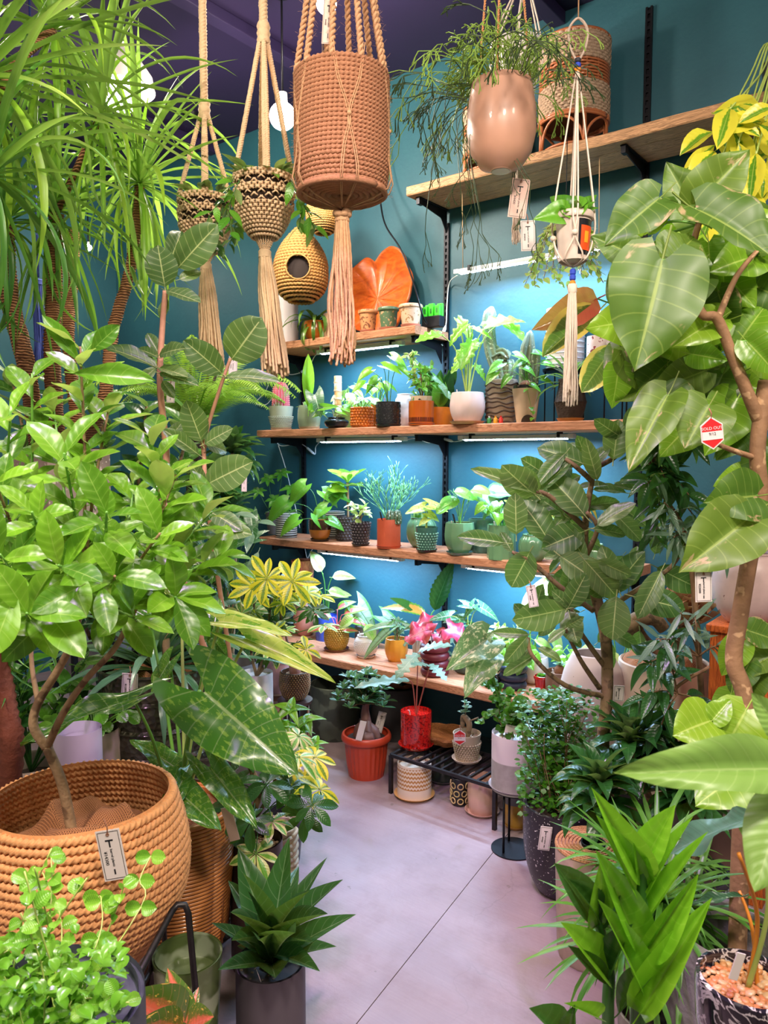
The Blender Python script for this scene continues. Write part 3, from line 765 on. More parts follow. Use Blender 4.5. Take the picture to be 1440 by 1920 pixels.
M_ALO = G('leaf_alocasia', (40, 90, 60), (70, 120, 80), vein=lin(210, 225, 200), va=.9, nv=6)
M_RUB = G('leaf_burgundy', (150, 66, 56), (196, 92, 72), vein=lin(150, 30, 50), va=.6, nv=14, under=lin(150, 120, 60), rough=.2, coat=.5)
M_RUG = G('leaf_rubber', (70, 92, 40), (116, 122, 56), edge=lin(214, 186, 92), ew=.68, vein=lin(190, 190, 100), va=.5, nv=14, rough=.25, under=lin(160, 70, 56))
M_GLO = G('leaf_small_gloss', (16, 66, 14), (84, 150, 30), vein=None, rough=.38, coat=.1, trans=.2)
M_PUR = G('leaf_dusky', (50, 40, 50), (74, 90, 56), vein=lin(120, 60, 80), va=.4)
M_SG = G('leaf_greygreen', (80, 116, 96), (132, 158, 136), vein=lin(190, 205, 180), va=.4, rough=.3)
M_CRM = G('leaf_cream_green', (120, 170, 70), (160, 200, 90), edge=lin(176, 186, 116), ew=.35, blotch=lin(176, 186, 116), bl=(.55, .6, 7))
M_ORG = G('leaf_orange', (214, 140, 60), (190, 160, 70), edge=lin(90, 140, 50), ew=.7, vein=lin(226, 190, 110), va=.5, nv=10)
leafkind('ficus', 'ovate', M_FIC, droop=.16, fold=.15)
leafkind('audrey', 'oval', M_AUD, droop=.12, fold=.2, rows=10, cols=6, wave=.05, stalk=.16)
leafkind('bright', 'obovate', M_BRI, droop=.18, fold=.22, rows=9, cols=4, wave=.04)
leafkind('mid', 'ovate', M_MID, droop=.2, fold=.2, wave=.04)
leafkind('midlance', 'lance', M_MID, droop=.25, fold=.25)
leafkind('dark', 'lance', M_DRK, droop=.22, fold=.35)
leafkind('darkov', 'ovate', M_DRK, droop=.25, fold=.25)
leafkind('darkob', 'obovate', M_DRK, droop=.12, fold=.3, rows=10, cols=4)
leafkind('umb', 'drop', M_UMB, droop=.12, fold=.22, wave=.10, rows=18, cols=10, stalk=.3)
leafkind('umby', 'drop', M_UMBY, droop=.2, fold=.2, wave=.08, rows=14, cols=8, stalk=.3)
leafkind('var', 'ovate', M_VAR, droop=.2, fold=.2)
leafkind('yel', 'obovate', M_YEL, droop=.25, fold=.3, wave=.05)
leafkind('scy', 'obovate', M_SCY, droop=.25, fold=.2)
leafkind('schg', 'obovate', M_DRK, droop=.3, fold=.2)
leafkind('schv', 'obovate', M_VAR, droop=.3, fold=.2)
leafkind('phi', 'arum', M_PHI, droop=.14, fold=.22, wave=.14, rows=24, cols=12, stalk=.0)
leafkind('phy', 'arrow', M_PHY, droop=.2, fold=.2, wave=.05, rows=14, cols=8, stalk=0)
leafkind('mon', 'lobed', M_MON, droop=.2, fold=.2, rows=26, cols=6, stalk=0)
leafkind('heartm', 'heart', M_MID, droop=.25, fold=.2, stalk=0, rows=10, cols=6)
leafkind('heartb', 'heart', M_BRI, droop=.25, fold=.2, stalk=0, rows=10, cols=6)
leafkind('pink', 'heart', M_CAL, droop=.2, fold=.1, wave=.5, rows=12, cols=8, stalk=0)
leafkind('agl', 'ovate', M_AGL, droop=.25, fold=.25, stalk=.1)
leafkind('silver', 'arrow', M_SIL, droop=.3, fold=.2, rows=12, cols=6, stalk=0)
leafkind('alo', 'arrow', M_ALO, droop=.3, fold=.2, rows=12, cols=6, stalk=0)
leafkind('rub', 'ovate', M_RUB, droop=.15, fold=.3, rows=12, cols=6)
leafkind('rubg', 'oval', M_RUG, droop=.15, fold=.3, rows=12, cols=6)
leafkind('gloss', 'round', M_GLO, droop=.15, fold=.35, rows=4, cols=2, stalk=.2)
leafkind('grey', 'obovate', M_SG, droop=.15, fold=.25, rows=6, cols=4)
leafkind('greylan', 'lance', M_SG, droop=.35, fold=.2, rows=9, cols=4)
leafkind('pur', 'lance', M_PUR, droop=.25, fold=.2)
leafkind('creamg', 'ovate', M_CRM, droop=.25, fold=.2, rows=8)
leafkind('fish', 'fishbone', M_SG, droop=.3, fold=.15, rows=30, cols=4, stalk=0)
leafkind('fishg', 'fishbone', M_DRK, droop=.15, fold=.2, rows=30, cols=4, stalk=0)
leafkind('serro', 'serrate', M_ORG, droop=.5, fold=.3, rows=34, cols=4, stalk=0)
leafkind('serrg', 'serrate', M_DRK, droop=.1, fold=.3, rows=34, cols=4, stalk=0)
leafkind('roundg', 'round', M_MID, droop=.15, fold=.15, rows=8, cols=6, stalk=0)
leafkind('rounds', 'drop', M_SIL, droop=.2, fold=.2, wave=.1, rows=10, cols=8, stalk=0)
leafkind('bladeg', 'blade', M_DRK, droop=.3, fold=.4)
leafkind('needle', 'blade', M_MID, droop=.3, fold=.2, rows=4, cols=2, stalk=0)
TW = P('twig_brown', (140, 104, 74), rough=.8, noise_amt=.4, scale=80, bump=.001)
BARK = P('bark_tan', (164, 132, 98), rough=.8, noise_amt=.45, scale=40, bump=.003, c2=lin(112, 84, 60), thr=(.55, .62, 30))
BARKG = P('bark_grey', (138, 112, 80), rough=.8, noise_amt=.4, scale=40, bump=.002, c2=lin(96, 78, 56), thr=(.55, .62, 50))
STG = P('stem_green', (104, 160, 60), rough=.4, noise_amt=.2)
STGD = P('stem_dark_green', (60, 110, 44), rough=.4, noise_amt=.2)
STY = P('stem_yellow', (176, 196, 100), rough=.4, noise_amt=.2)
STR_R = P('stem_red', (168, 84, 70), rough=.4, noise_amt=.3)
def palmbark():
    t = NT('palm_trunk_bark'); w_ = t.node('ShaderNodeTexWave', wave_type='BANDS', bands_direction='Z'); w_.inputs['Scale'].default_value = 42; w_.inputs['Distortion'].default_value = 3.5; w_.inputs['Detail'].default_value = 3; w_.inputs['Detail Scale'].default_value = 1.2
    t.link(t.obj(), w_.inputs[0]); f = w_.outputs['Fac']; k = t.mix(t.ss(f, .15, .6), lin(96, 56, 34), lin(190, 134, 88)); k = t.mix(t.math('MULTIPLY', t.noise(9, 4), .5), k, lin(140, 92, 60)); t.col(k); t.set(Roughness=.85); t.bump(f, .004, .9); return t.m
PALMB = palmbark()
CORKB = None
def shelfpos(px, py, y, z):
    p = ony(px, py, y); return V((p.x, y, z))
# ================================================================ SHELF ITEMS
rr = random.Random(5)
TERRA = P('terracotta', (196, 84, 52), rough=.7, noise_amt=.15, bump=.0005)
CREAM = P('cream_glaze', (214, 200, 178), rough=.35, noise_amt=.1)
SAGE = P('sage_glaze', (168, 172, 150), rough=.4, noise_amt=.15)
SAGEB = P('sage_glaze_shiny', (138, 152, 128), rough=.12, noise_amt=.25, coat=.6)
BLK = P('black_glaze', (34, 34, 38), rough=.25, noise_amt=.2)
ORAN = P('orange_glaze', (206, 108, 30), rough=.2, noise_amt=.35, coat=.5)
PINKW = P('blush_white', (222, 196, 192), rough=.45, noise_amt=.06)
GREENG = P('green_glaze', (110, 150, 110), rough=.2, noise_amt=.35, scale=8, coat=.5)
GREEND = P('dark_teal_glaze', (70, 112, 100), rough=.25, noise_amt=.4, scale=60, coat=.4)
OLIVE = P('olive_glaze', (120, 130, 70), rough=.25)
WHT = P('white_ceramic', (224, 214, 214), rough=.35, noise_amt=.05)
GOLD = P('gold_glaze', (186, 142, 52), rough=.25, noise_amt=.4, coat=.5)
BROWNW = P('brown_wood_saucer', (120, 80, 56), rough=.5)
DRED = P('dark_red_matt', (112, 34, 46), rough=.45, noise_amt=.1)
DGRN = P('dark_green_matt', (72, 84, 76), rough=.45, noise_amt=.1)
NAVY = P('navy_matt', (44, 50, 78), rough=.45, noise_amt=.1)
GREYP = P('grey_clay', (110, 104, 104), rough=.6)
SPK = lambda n, a, b, thr=(.6, .63, 60), **k: plain(n, lin(*a), k.get('rough', .4), c2=lin(*b), thr=thr, coat=k.get('coat', 0))
def on(px, py, y, z, wpx, hpx):
    p = shelfpos(px, py, y, z); k = mpp(p); return p, wpx*k/2, hpx*k
# ---- short shelf (Z2)
y2 = 2.74
p, r, h = on(536, 600, y2, Z2, 46, 84)
root, z = pot('flower_pot', 'tall white pot embossed with leaves behind the middle macrame tassel', p, r, h, WHT, 'cyl', fill=None, cat='pot', mod=lambda t, r, z, i: r*(1+.02*sin(14*t)*sin(z*140)))
p, r, h = on(592, 615, y2-.03, Z2, 46, 34)
root, z = pot('strap_cactus', 'amber pot with flat drooping strap leaves on the short shelf', p, r, h, ORAN, 'bowl')
strapkind('lep', G('leaf_lep', (52, 104, 34), (120, 150, 60), nv=1, vein=lin(140, 170, 80), va=.3), .05, [-.1, .5, 1.0], [1.8, 2.6, 3.4], .2, 8)
straps(root, 'lep', (0, 0, z), 34, .20, 0, 1, random.Random(3))
p, r, h = on(626, 610, y2, Z2, 40, 44)
pot('flower_pot', 'plain pale clay pot half hidden by the jute tassel', p, r, h, P('pale_clay', (200, 160, 130)), 'cyl', fill='soil', cat='pot')
TT = P('terra_speckle', (206, 140, 90), rough=.6, c2=lin(120, 70, 40), thr=(.56, .6, 70)); 
for (px, w_, c, nm, lb) in ((690, 36, TT, 'terracotta', 'rough speckled terracotta pot, leftmost of three below the wooden leaf'),
                         (728, 39, SPK('green_speckle', (84, 110, 78), (190, 150, 110), coat=.3), 'green', 'green speckled clay pot, middle of three below the wooden leaf'),
                         (770, 44, SPK('blush_speckle', (206, 170, 140), (150, 110, 70)), 'blush', 'blush speckled clay pot nearest the green plastic clips')):
    p, r, h = on(px, 608, 2.70, Z2, w_, 40)
    pot('flower_pot', lb, p, r, h, c, 'rim', fill='soil', cat='pot', sm=P('clay_foot', (206, 140, 120)), sr=1.1)
# bright green plastic clips on a black box
p, r, h = on(812, 610, 2.76, Z2, 40, 46)
root = thing('seed_tray_box', 'bright green plastic blocks on a black box at shelf end', 'box', p, rz=0)
BG = P('vivid_green_plastic', (60, 226, 40), rough=.35, noise_amt=.05)
new('black_box', box(-r, r, -.02, .02, 0, h*.45, .003), root, DK)
for i in range(3):
    for j in range(2):
        x = -r+ (i+.5)*r*2/3; o = new('green_block', box(x-r*.27, x+r*.27, -.018+j*.02, -.003+j*.02, h*.45, h*(.85+.1*((i+j) % 2)), .002), root, BG)
        new('block_slot', box(x-r*.08, x+r*.08, -.0195+j*.02, -.0175+j*.02, h*.55, h*.75), o, P('green_dark', (16, 110, 20)))
# carved wooden leaf (lotus leaf tray) leaning on the wall
p = shelfpos(702, 600, 2.82, Z2); k = mpp(p); R = 84*k
root = thing('wooden_leaf_tray', 'large orange carved wooden leaf tray leaning on the wall', 'tray', p)
def traym():
    t = NT('carved_orange_wood'); mp = t.node('ShaderNodeMapping'); mp.inputs['Scale'].default_value = (4, 4, 9); t.link(t.obj(), mp.inputs[0])
    n = t.noise(4, 5, mp.outputs[0], .6, 1.5); k_ = t.mix(t.ss(n, .3, .7), lin(176, 72, 20), lin(212, 104, 36)); k_ = t.mix(t.ss(t.noise(22, 4), .6, .75), k_, lin(150, 62, 22))
    t.col(k_); t.set(Roughness=.35, Coat_Weight=.3); t.bump(n, .002, .6); return t.m
NR, NS = 22, 120; vs = []; fs = []
def leafR(a):   # a from top, wavy rim with one deep notch at the top
    a_ = (a+pi) % (2*pi)-pi
    return R*(1+.05*sin(3*a+.6)+.03*sin(5*a)+.015*sin(11*a)-.36*math.exp(-(a_/.30)**2))
for i in range(NR+1):
    q = i/NR
    for j in range(NS):
        a = 2*pi*j/NS; rr_ = leafR(a)*q; cx, cz = .0, -.14*R
        ve = abs(((a*11/(2*pi)) % 1)-.5)*2
        dz = .10*R*q**3 - .022*R*(1-ve)**5*min(1, q*4)*(1-q*.4)*2 + .05*R*q**4*sin(4*a) + .09*R*max(0, q-.8)*5*math.exp(-(((a+pi) % (2*pi)-pi)/.5)**2)
        x = sin(a)*rr_+cx*(1-q); z_ = cos(a)*rr_+cz*(1-q)
        vs.append((x, -dz, z_+R))
for i in range(NR):
    for j in range(NS): a = i*NS+j; b = i*NS+(j+1) % NS; fs.append((a, b, b+NS, a+NS))
n0 = len(vs); vs += [(x, y+.014, z_) for x, y, z_ in vs]; fs += [tuple(v+n0 for v in f[::-1]) for f in fs]
for j in range(NS): a = NR*NS+j; b = NR*NS+(j+1) % NS; fs.append((a, b, b+n0, a+n0))
tray = new('carved_tray', mesh(vs, [f[::-1] for f in fs]), root, traym()); tray.rotation_euler = (radians(-9), 0, 0); tray.location = (0, -.005, .005)
# ---- bird-nest lamps / baskets hanging left of the tray
JW = P('seagrass', (170, 124, 66), rough=.75, noise_amt=.4, scale=70, bump=.001)
def coils(root, prof, n, m, rad, stitch=40, name='coil', amp=.25, hole=None, tilt=.0, seg=5, slant=.3):
    """basket wall: one stitched ring per row; prof(t)->(r,z)"""
    for i in range(n):
        r, z = prof((i+.5)/n)
        ns = max(12, int(stitch*r/prof(.5)[0])); N = ns*4; mb = MB(); vs = []; fs = []
        for k_ in range(N):
            a = 2*pi*k_/N+i*1.93; ph = (k_ % 4)/4*2*pi; q = rad*(1+amp*cos(ph)*(.7+.6*noise.noise(V((k_*.7, i*3.1, 1))))); zz = amp*.5*rad*sin(ph)
            for s in range(seg):
                b = 2*pi*s/seg; a_ = a+sin(b)*slant*2*pi/ns; vs.append(((r+q*cos(b))*cos(a_), (r+q*cos(b))*sin(a_), z+q*sin(b)+zz))
        for k_ in range(N):
            if hole and hole(2*pi*(k_+.5)/N+i*1.93, z): continue
            for s in range(seg):
                a0 = k_*seg; b0 = ((k_+1) % N)*seg; s2 = (s+1) % seg; fs.append((a0+s, b0+s, b0+s2, a0+s2))
        new(name, mesh(vs, fs), root, m)
for (px, py, d, w_, hpx, lb, hol) in ((564, 498, 3.5, 98, 136, 'teardrop seagrass bird nest basket with a round hole', True), (606, 395, 3.3, 62, 86, 'small seagrass basket half hidden behind the jute pot', False)):
    c = at(px, py, d); k = d/FPX; R0 = w_*k/2; hh = hpx*k
    root = thing('nest_basket', lb, 'basket', c-Z*hh/2)
    pf = lambda t, R0=R0, hh=hh: (R0*(sin(pi*(t*.93+.07)**.72)**.62*(1 if t < .5 else 1)+.02), hh*t)
    pf = lambda t, R0=R0, hh=hh: (R0*max(.12, (1-abs(2*(t**.85)-.86)**2.4*.95 if t < .45 else 1-((t-.45)/.55)**1.9*.86)), hh*t)
    az = atan2(-FH.y, -FH.x)
    hz = hh*.40; hr = 22*k
    hole = (lambda a, z, R0=R0, hz=hz, hr=hr, az=az: (((a-az+pi) % (2*pi)-pi)*R0)**2+(z-hz)**2 < hr**2) if hol else None
    coils(root, pf, 24, JW, hh/24*.56, 46, hole=hole)
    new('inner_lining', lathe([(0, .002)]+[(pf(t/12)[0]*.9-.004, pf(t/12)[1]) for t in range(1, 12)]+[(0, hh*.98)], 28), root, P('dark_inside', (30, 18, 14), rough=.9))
    if hol:
        dr = V((cos(az), sin(az), 0)); u = dr.cross(Z); 
        new('entrance_ring', tube([dr*R0*1.0+Z*hz+(u*cos(b)+Z*sin(b))*hr for b in [2*pi*j/28 for j in range(29)]], .0035, 6), root, JW)
    new('hanging_loop', tube([(0, 0, hh*.97), (0, 0, CZ-c.z+hh/2)], .0018, 5), root, P('jute_string', (196, 160, 120)))
# ---- cactus shelf (Z3)
yf, yb = 2.70, 2.82
SL = lambda root, r, z, a=0: label_stick(root, r*.35*cos(a), -r*.6, z, .028)
LSP = P('sage_saucer', (176, 176, 160), rough=.4)
p, r, h = on(527, 803, yf+.02, Z3, 46, 42)
root, z = pot('potted_cactus', 'pink-topped columnar cactus in a pale grey textured pot', p, r, h, SAGE, 'taper', LSP, 1.1)
bumps(root, r*1.0, h*.62, SAGE, 9, 40, .6)
k = mpp(p); CAC = P('cactus_pink', (190, 84, 104), rough=.7, c2=lin(120, 130, 90), thr=(.5, .6, 8))
new('cactus_body', lathe([(0, 0), (15*k, .0), (15.5*k, 10*k), (14.5*k, 28*k), (12*k, 44*k), (7*k, 52*k), (0, 54*k)], 72, lambda t, r, z, i: r*(1+.09*cos(18*t))), root, CAC).location.z = z-.004
mb = MB()
for i in range(18):
    for j in range(14):
        t = 2*pi*i/18; zz = (3+j*3.6)*k; q = 15*k*(1-max(0, (j-8)/9)**1.6); mb.add(*icovf(.9*k, (q*1.08*cos(t), q*1.08*sin(t), z+zz)))
new('spine_tuft', mb.mesh(), root, P('spine_pale', (236, 190, 180)), 'stuff')
label_stick(root, .004, -r*.75, z, .03)
p, r, h = on(580, 803, yf+.01, Z3, 44, 42)
root, z = pot('potted_fern', 'glossy sage pot with bird nest fern leaves next to the cactus', p, r, h, SAGEB, 'barrel', LSP, 1.15)
rosette(root, 'heartm', (0, 0, z), 9, .09, .6, -.1, random.Random(2), .9); 
k = mpp(p)
for b, t_, w_ in (((578,762,3.6),(577,690,3.55),.45),((580,770,3.5),(583,760,3.45),.8)): hl(root, 'bright', b, t_, w_, .9, 0, rr)
hl(root, 'bright', (578, 768, 3.6), (578, 668, 3.5), .42, .9, 0, rr)
hl(root, 'mid', (585, 768, 3.5), (630, 758, 3.45), .5, .7, 0, rr); hl(root, 'alo', (590, 740, 3.5), (600, 775, 3.45), 1.2, .9, 0, rr)
label_stick(root, .004, -r*.7, z, .03)
p, r, h = on(631, 803, yf-.01, Z3, 46, 18)
root, z = pot('moss_pole_plant', 'squat black glazed pot with a cork pole and vine', p, r, h, BLK, 'flat', P('black_saucer', (28, 26, 28), rough=.3), .95)
k = mpp(p); new('cork_pole', tube([(0, .01, z-.01), (0, .01, z+36*k), (-.002, .01, z+80*k)], [6.5*k, 7*k], 10, lambda a, i: 1+.12*sin(a*3+i)), root, SPK('cork', (206, 160, 104), (240, 226, 200), (.5, .56, 40)))
for i in range(5):
    o = new('pole_tie', lathe([(7.4*k, -2*k), (8*k, 0), (7.4*k, 2*k)], 12), root, CREAM); o.location = (0, .01, z+(8+i*15)*k)
for (a, b, c_, d_) in ((-28, 22, -.01, 24), (-22, 12, -.02, 26), (14, 20, 0, 26), (24, 30, .01, 24), (2, 14, -.03, 22), (24, 60, .02, 26), (36, 66, .03, 34)):
    petioles(root, z, [(a, b+18, c_, d_, .3, 1 if a > 0 else -1)], 'heartb' if b < 50 else 'creamg', STG, .0012, 1, rr)
label_stick(root, .01, -r*.5, z, .04)
p, r, h = on(651, 800, yb, Z3, 44, 40)
root, z = pot('potted_pothos', 'olive glazed pot behind the orange knobbly pot', p, r, h, OLIVE, 'cyl')
auto_petioles(root, z, 9, .10, .06, 'creamg', .07, STG, seed=4)
p, r, h = on(679, 803, yf, Z3, 40, 34)
root, z = pot('potted_pothos', 'orange knobbly glazed pot with white variegated pothos', p, r, h, ORAN, 'cyl', ORAN, 1.05)
bumps(root, r, h, ORAN, 7, 22, 1.1, 'cyl', z0=.008)
auto_petioles(root, z, 44, .065, .06, 'creamg', .034, STG, .0012, seed=7, droop=.3)
p, r, h = on(708, 800, yb-.03, Z3, 26, 42)
root, z = pot('potted_syngonium', 'narrow orange pot squeezed behind the black dimpled pot', p, r, h, ORAN, 'cyl')
auto_petioles(root, z, 6, .14, .07, 'heartb', .05, STG, seed=14)
p, r, h = on(728, 802, yf-.01, Z3, 46, 42)
root, z = pot('potted_syngonium', 'black pot with rows of dimples holding an arrowhead plant', p, r, h, BLK, 'cyl', BLK, 1.1)
mb = MB()
for i in range(4):
    for j in range(16):
        a = 2*pi*(j+.5*(i % 2))/16; q = r*.995; c_ = V((q*cos(a), q*sin(a), h*(.2+.21*i)+.008)); u = V((-sin(a), cos(a), 0)); v_, f_ = tubevf([c_+(u*cos(b)+Z*sin(b))*r*.14 for b in [2*pi*s/10 for s in range(11)]], r*.022, 4); mb.add(v_, f_)
new('dimple', mb.mesh(), root, BLK, 'stuff')
petioles(root, z, [(-32,104,.0,34,.5,-1),(-10,112,-.01,40,.3,1),(6,130,.02,42,.5,1),(-20,90,.03,34,.7,-1),(18,112,.0,30,.6,1),(-44,80,.01,30,.4,-1)], 'heartb', STGD, .0018, .8, rr)
label_stick(root, .01, -r*.6, z, .034, m=P('lilac_label', (206, 170, 206)))
p, r, h = on(760, 800, yb, Z3, 42, 62)
root, z = pot('flower_pot', 'white finely ribbed vase behind the amber pot', p, r, h, WHT, 'round', cat='pot', fill='soil', mod=lambda t, r, z, i: r*(1+.03*sin(z*900)))
p, r, h = on(790, 802, yf, Z3, 48, 42)
AMB = P('amber_glass', (186, 88, 24), rough=.05, noise_amt=.5, scale=6, coat=1); AMB2 = P('amber_dark', (104, 40, 16), rough=.05, coat=1)
root, z = pot('potted_ficus', 'straight amber glass pot with a bushy small-leaved tree', p, r, h, AMB, 'cyl', P('amber_saucer', (176, 84, 44), rough=.3), 1.08)
new('dark_band', lathe([(r*1.005, h*.08), (r*1.005, h*.28)], 32), root, AMB2).location.z = .008
new('inner_pot', lathe([(r*.8, h*.9), (r*.84, h*1.22), (r*.8, h*1.22), (r*.76, h*.95)], 32, lambda t, r, z, i: r*(1+.02*sin(z*1200))), root, P('beige_clay', (206, 180, 150))).location.z = .008
gravel(root, r*.77, h*1.15, 1, SOIL); z = h*1.15
k = mpp(p)
branchy(root, [(0, 0, z), (.006, 0, z+16*k), (-.004, .0, z+34*k), (0, 0, z+60*k)], [.004, .003], TW, 'mid', 16, .055, 8, .032, 3, 1, .15, .3, .4)
branchy(root, [(0, 0, z), (-.03, 0, z+45*k), (-.07, 0, z+84*k)], [.003, .002], TW, 'var', 7, .03, 7, .03, 5, 1, .3, .3, .4)
petioles(root, z, [(34,74, -.03, 26, .9, 1), (44,60, .0, 26, .7, 1), (-6,52, -.03, 28, 1.3, -1), (20,88, 0, 30, .5, 1)], 'rounds', STG, .001, .7, rr)
# dark leafy plant behind (between)
p, r, h = on(822, 802, yb+.01, Z3, 54, 34)
root, z = pot('potted_peace_lily', 'dense dark green lance-leaved plant behind the white faceted pot', p, r, h, ORAN, 'cyl')
k = mpp(p)
straps_seed = random.Random(8)
for i in range(46):
    a = straps_seed.uniform(0, 6.28); f = straps_seed.random(); c_ = V((cos(a)*.02, sin(a)*.02, z+f*.09)); d_ = V((cos(a)*(.5+f*.2), -abs(sin(a))*.5+.1, 1.1-f*.2))
    put_leaf(root, 'dark' if i % 3 else 'midlance', c_, d_, V((cos(a), sin(a), .3))-FH, .09+.05*straps_seed.random(), 1.6, rr)
p, r, h = on(876, 802, yf-.02, Z3, 66, 56)
root, z = pot('potted_monstera', 'white faceted pot with a tall split-leaf plant on long pale stems', p, r, h, PINKW, 'tulip', P('terra_saucer2', (206, 140, 100)), 1.25, mod=FAC(14, .5), seg=70)
k = mpp(p)
petioles(root, z, [(-50,166,.0,52,.2,-1),(-20,196,.02,56,.9,1),(20,150,-.02,60,.5,-1),(32,178,.0,78,-.35,1),(6,150,-.05,58,1.1,-1),(8,176,-.02,40,.4,1),(64,192,.05,64,.55,1),(-2,182,-.03,50,.7,-1),(-6,120,.05,34,.7,-1),(14,112,.05,36,.8,1)], 'mon', STY, .0030, .8, random.Random(9))
label_stick(root, -.02, -r*.6, z, .03)
p, r, h = on(940, 803, yb-.03, Z3, 60, 82)
root, z = pot('potted_cactus', 'tall grey pot of wavy stacked layers with a columnar cactus', p, r, h, P('grey_stone_clay', (160, 138, 118), rough=.8, bump=.002), 'planter', fill='soil', mod=lambda t, r, z, i: r)
mb = MB()
for i in range(9):
    vs = []; N = 48
    for j in range(N):
        a = 2*pi*j/N; zz = h*(.06+.105*i)+.004*sin(3*a+i*1.7)+.003*sin(7*a+i); q = r*(1.0+.02*i/9)*(.9+.1*min(1, (i+2)/4)); vs.append(V((q*cos(a), q*sin(a), zz)))
    v_, f_ = tubevf(vs+[vs[0]], .0034, 5, cap=False); mb.add(v_, f_)
new('ridge', mb.mesh(), root, P('ridge_dark', (84, 66, 54), rough=.9), 'stuff')
CACG = P('cactus_greygreen', (116, 128, 104), rough=.7, noise_amt=.4, scale=60, c2=lin(200, 200, 180), thr=(.62, .66, 90))
k = mpp(p); RIB = lambda n, a: (lambda t, i: 1+a*cos(n*t))
for pts, r0 in (([(0,0,z-.01),(-8*k,0,z+28*k),(-24*k,0,z+70*k),(-30*k,0,z+120*k),(-22*k,0,z+150*k)], 10*k), ([(-18*k,0,z+56*k),(2*k,0,z+62*k),(16*k,-.01,z+50*k)], 8*k), ([(6*k,0,z),(-4*k,.02,z+50*k),(-36*k,.02,z+84*k)], 9*k), ([(14*k,0,z-.01),(20*k,0,z+30*k),(12*k,.02,z+50*k)], 7*k)):
    sp_ = smoothpts(pts, 6); n_ = len(sp_)
    new('cactus_column', mesh(*tubevf(sp_, [r0*(1 if i < n_-3 else (1-(i-n_+4)*.27)) for i in range(n_)], 30, RIB(5, .32))), root, CACG)
for i in range(5): stem(root, [(rr.uniform(-.01, .01), -.01, z-.01), (rr.uniform(-.02, .0), -.012, z+22*k)], .0014, P('pale_root', (200, 180, 170)), 4, 2, 'aerial_root')
p, r, h = on(986, 803, yf+.02, Z3, 52, 62)
root, z = pot('potted_cyphostemma', 'cream pot with an arched notch and black rim', p, r, h, P('sand_ceramic', (212, 182, 150), rough=.6, noise_amt=.08), 'cone', seg=48)
new('black_band', lathe([(r*.93, h*.99), (r*.94, h*1.12), (r*.9, h*1.12), (r*.86, h*.98)], 32), root, BLK)
gravel(root, r*.86, h*1.08, 2, PEB)
dr = -FH; az = atan2(dr.y, dr.x)
new('notch', mesh(*(lambda pts: ([(0.9*r*.8*0+v_.x, v_.y, v_.z) for v_ in pts], [tuple(range(len(pts)))]))([dr*(r*(.70+.16*(1-abs(b_-pi/2)/(pi/2))*.3))*1.04+dr.cross(Z)*cos(b_)*r*.48+Z*(.002+sin(b_)*h*.22) for b_ in [pi*i/14 for i in range(15)]]), smooth=False), root, P('notch_dark', (70, 54, 46)))
v_, f_ = icovf(13*mpp(p), sub=2, sz=.8); new('caudex', mesh(v_, f_), root, P('caudex_brown', (124, 78, 50), rough=.9, bump=.003)).location = (0, 0, h*1.12)
k = mpp(p); z = h*1.2
new('cactus_column', mesh(*tubevf(smoothpts([(-6*k,.02,z-.01),(-5*k,.02,z+50*k),(2*k,.02,z+98*k)], 6), [11*k]*9+[9*k,7*k,5*k,1*k], 30, RIB(5, .3))), root, CACG)
new('cactus_column', mesh(*tubevf(smoothpts([(8*k,.02,z-.01),(12*k,.02,z+40*k),(12*k,.02,z+62*k)], 6), [8*k]*9+[7*k,5*k,3*k,1*k], 30, RIB(5, .3))), root, CACG)
petioles(root, z, [(-46,110,.0,34,.5,-1),(-58,94,.0,30,.8,-1),(-24,124,-.02,34,.3,1),(12,130,0,30,.1,1),(30,108,-.02,30,.1,1),(26,80,-.02,30,.2,1),(-34,84,-.03,26,.7,-1),(-10,100,-.04,28,.4,1),(4,68,-.05,24,.4,1),(40,118,.02,28,.3,1),(-6,114,-.02,28,.4,-1)], 'heartm', STG, .0012, .9, rr)
stem(root, [(.01,-.02,z),(.03,-.05,z-.03),(.05,-.055,z-.10),(.055,-.05,z-.13)], .0008, STG, 4, 4, 'vine')
for q in ((.03,-.05,z-.03),(.05,-.055,z-.10),(.052,-.05,z-.115),(.056,-.05,z-.14)): put_leaf(root, 'heartm', q, V((rr.uniform(-1,1),-1,-.4)), Z, .024, 1, rr)
# little plastic figures
for px, c, lb in ((917, (40, 120, 50), 'tiny green plastic bottle on the cactus shelf'), (929, (226, 150, 20), 'tiny yellow plastic figure by the cream pot'), (939, (214, 40, 30), 'tiny red plastic figure by the cream pot')):
    p, r, h = on(px, 804, 2.675, Z3, 8, 14); root = thing('toy_figure', lb, 'toy', p)
    new('body', lathe([(0,0),(r,0),(r,h*.6),(r*.6,h*.75),(r*.4,h*.8),(0,h*.8)], 12), root, P('toy%d' % px, c, rough=.3)); new('cap', lathe([(0,h*.78),(r*.45,h*.78),(r*.45,h),(0,h)], 10), root, WHT if px == 917 else P('toy%d' % px, c))
p, r, h = on(1069, 802, yf, Z3, 58, 76)
root, z = pot('potted_dracaena', 'rough dark brown hip-shaped pot with dusky strap leaves', p, r, h, P('rusted_clay', (66, 48, 36), rough=.85, noise_amt=.6, scale=60, bump=.004), 'hip', P('orange_wood_saucer', (200, 130, 60)), 1.1, fill='soil')
straps_rn = random.Random(4)
strapkind('dusk', M_PUR, .05, [.2, .8, 1.3], [.8, 1.4], .3, 8)
straps(root, 'dusk', (0, 0, z), 26, .17, 0, 1, straps_rn)
p, r, h = on(1057, 802, yb+.02, Z3, 74, 62)
root = thing('wire_plant_stand', 'black wire stand under the white ribbed vase', 'plant stand', p)
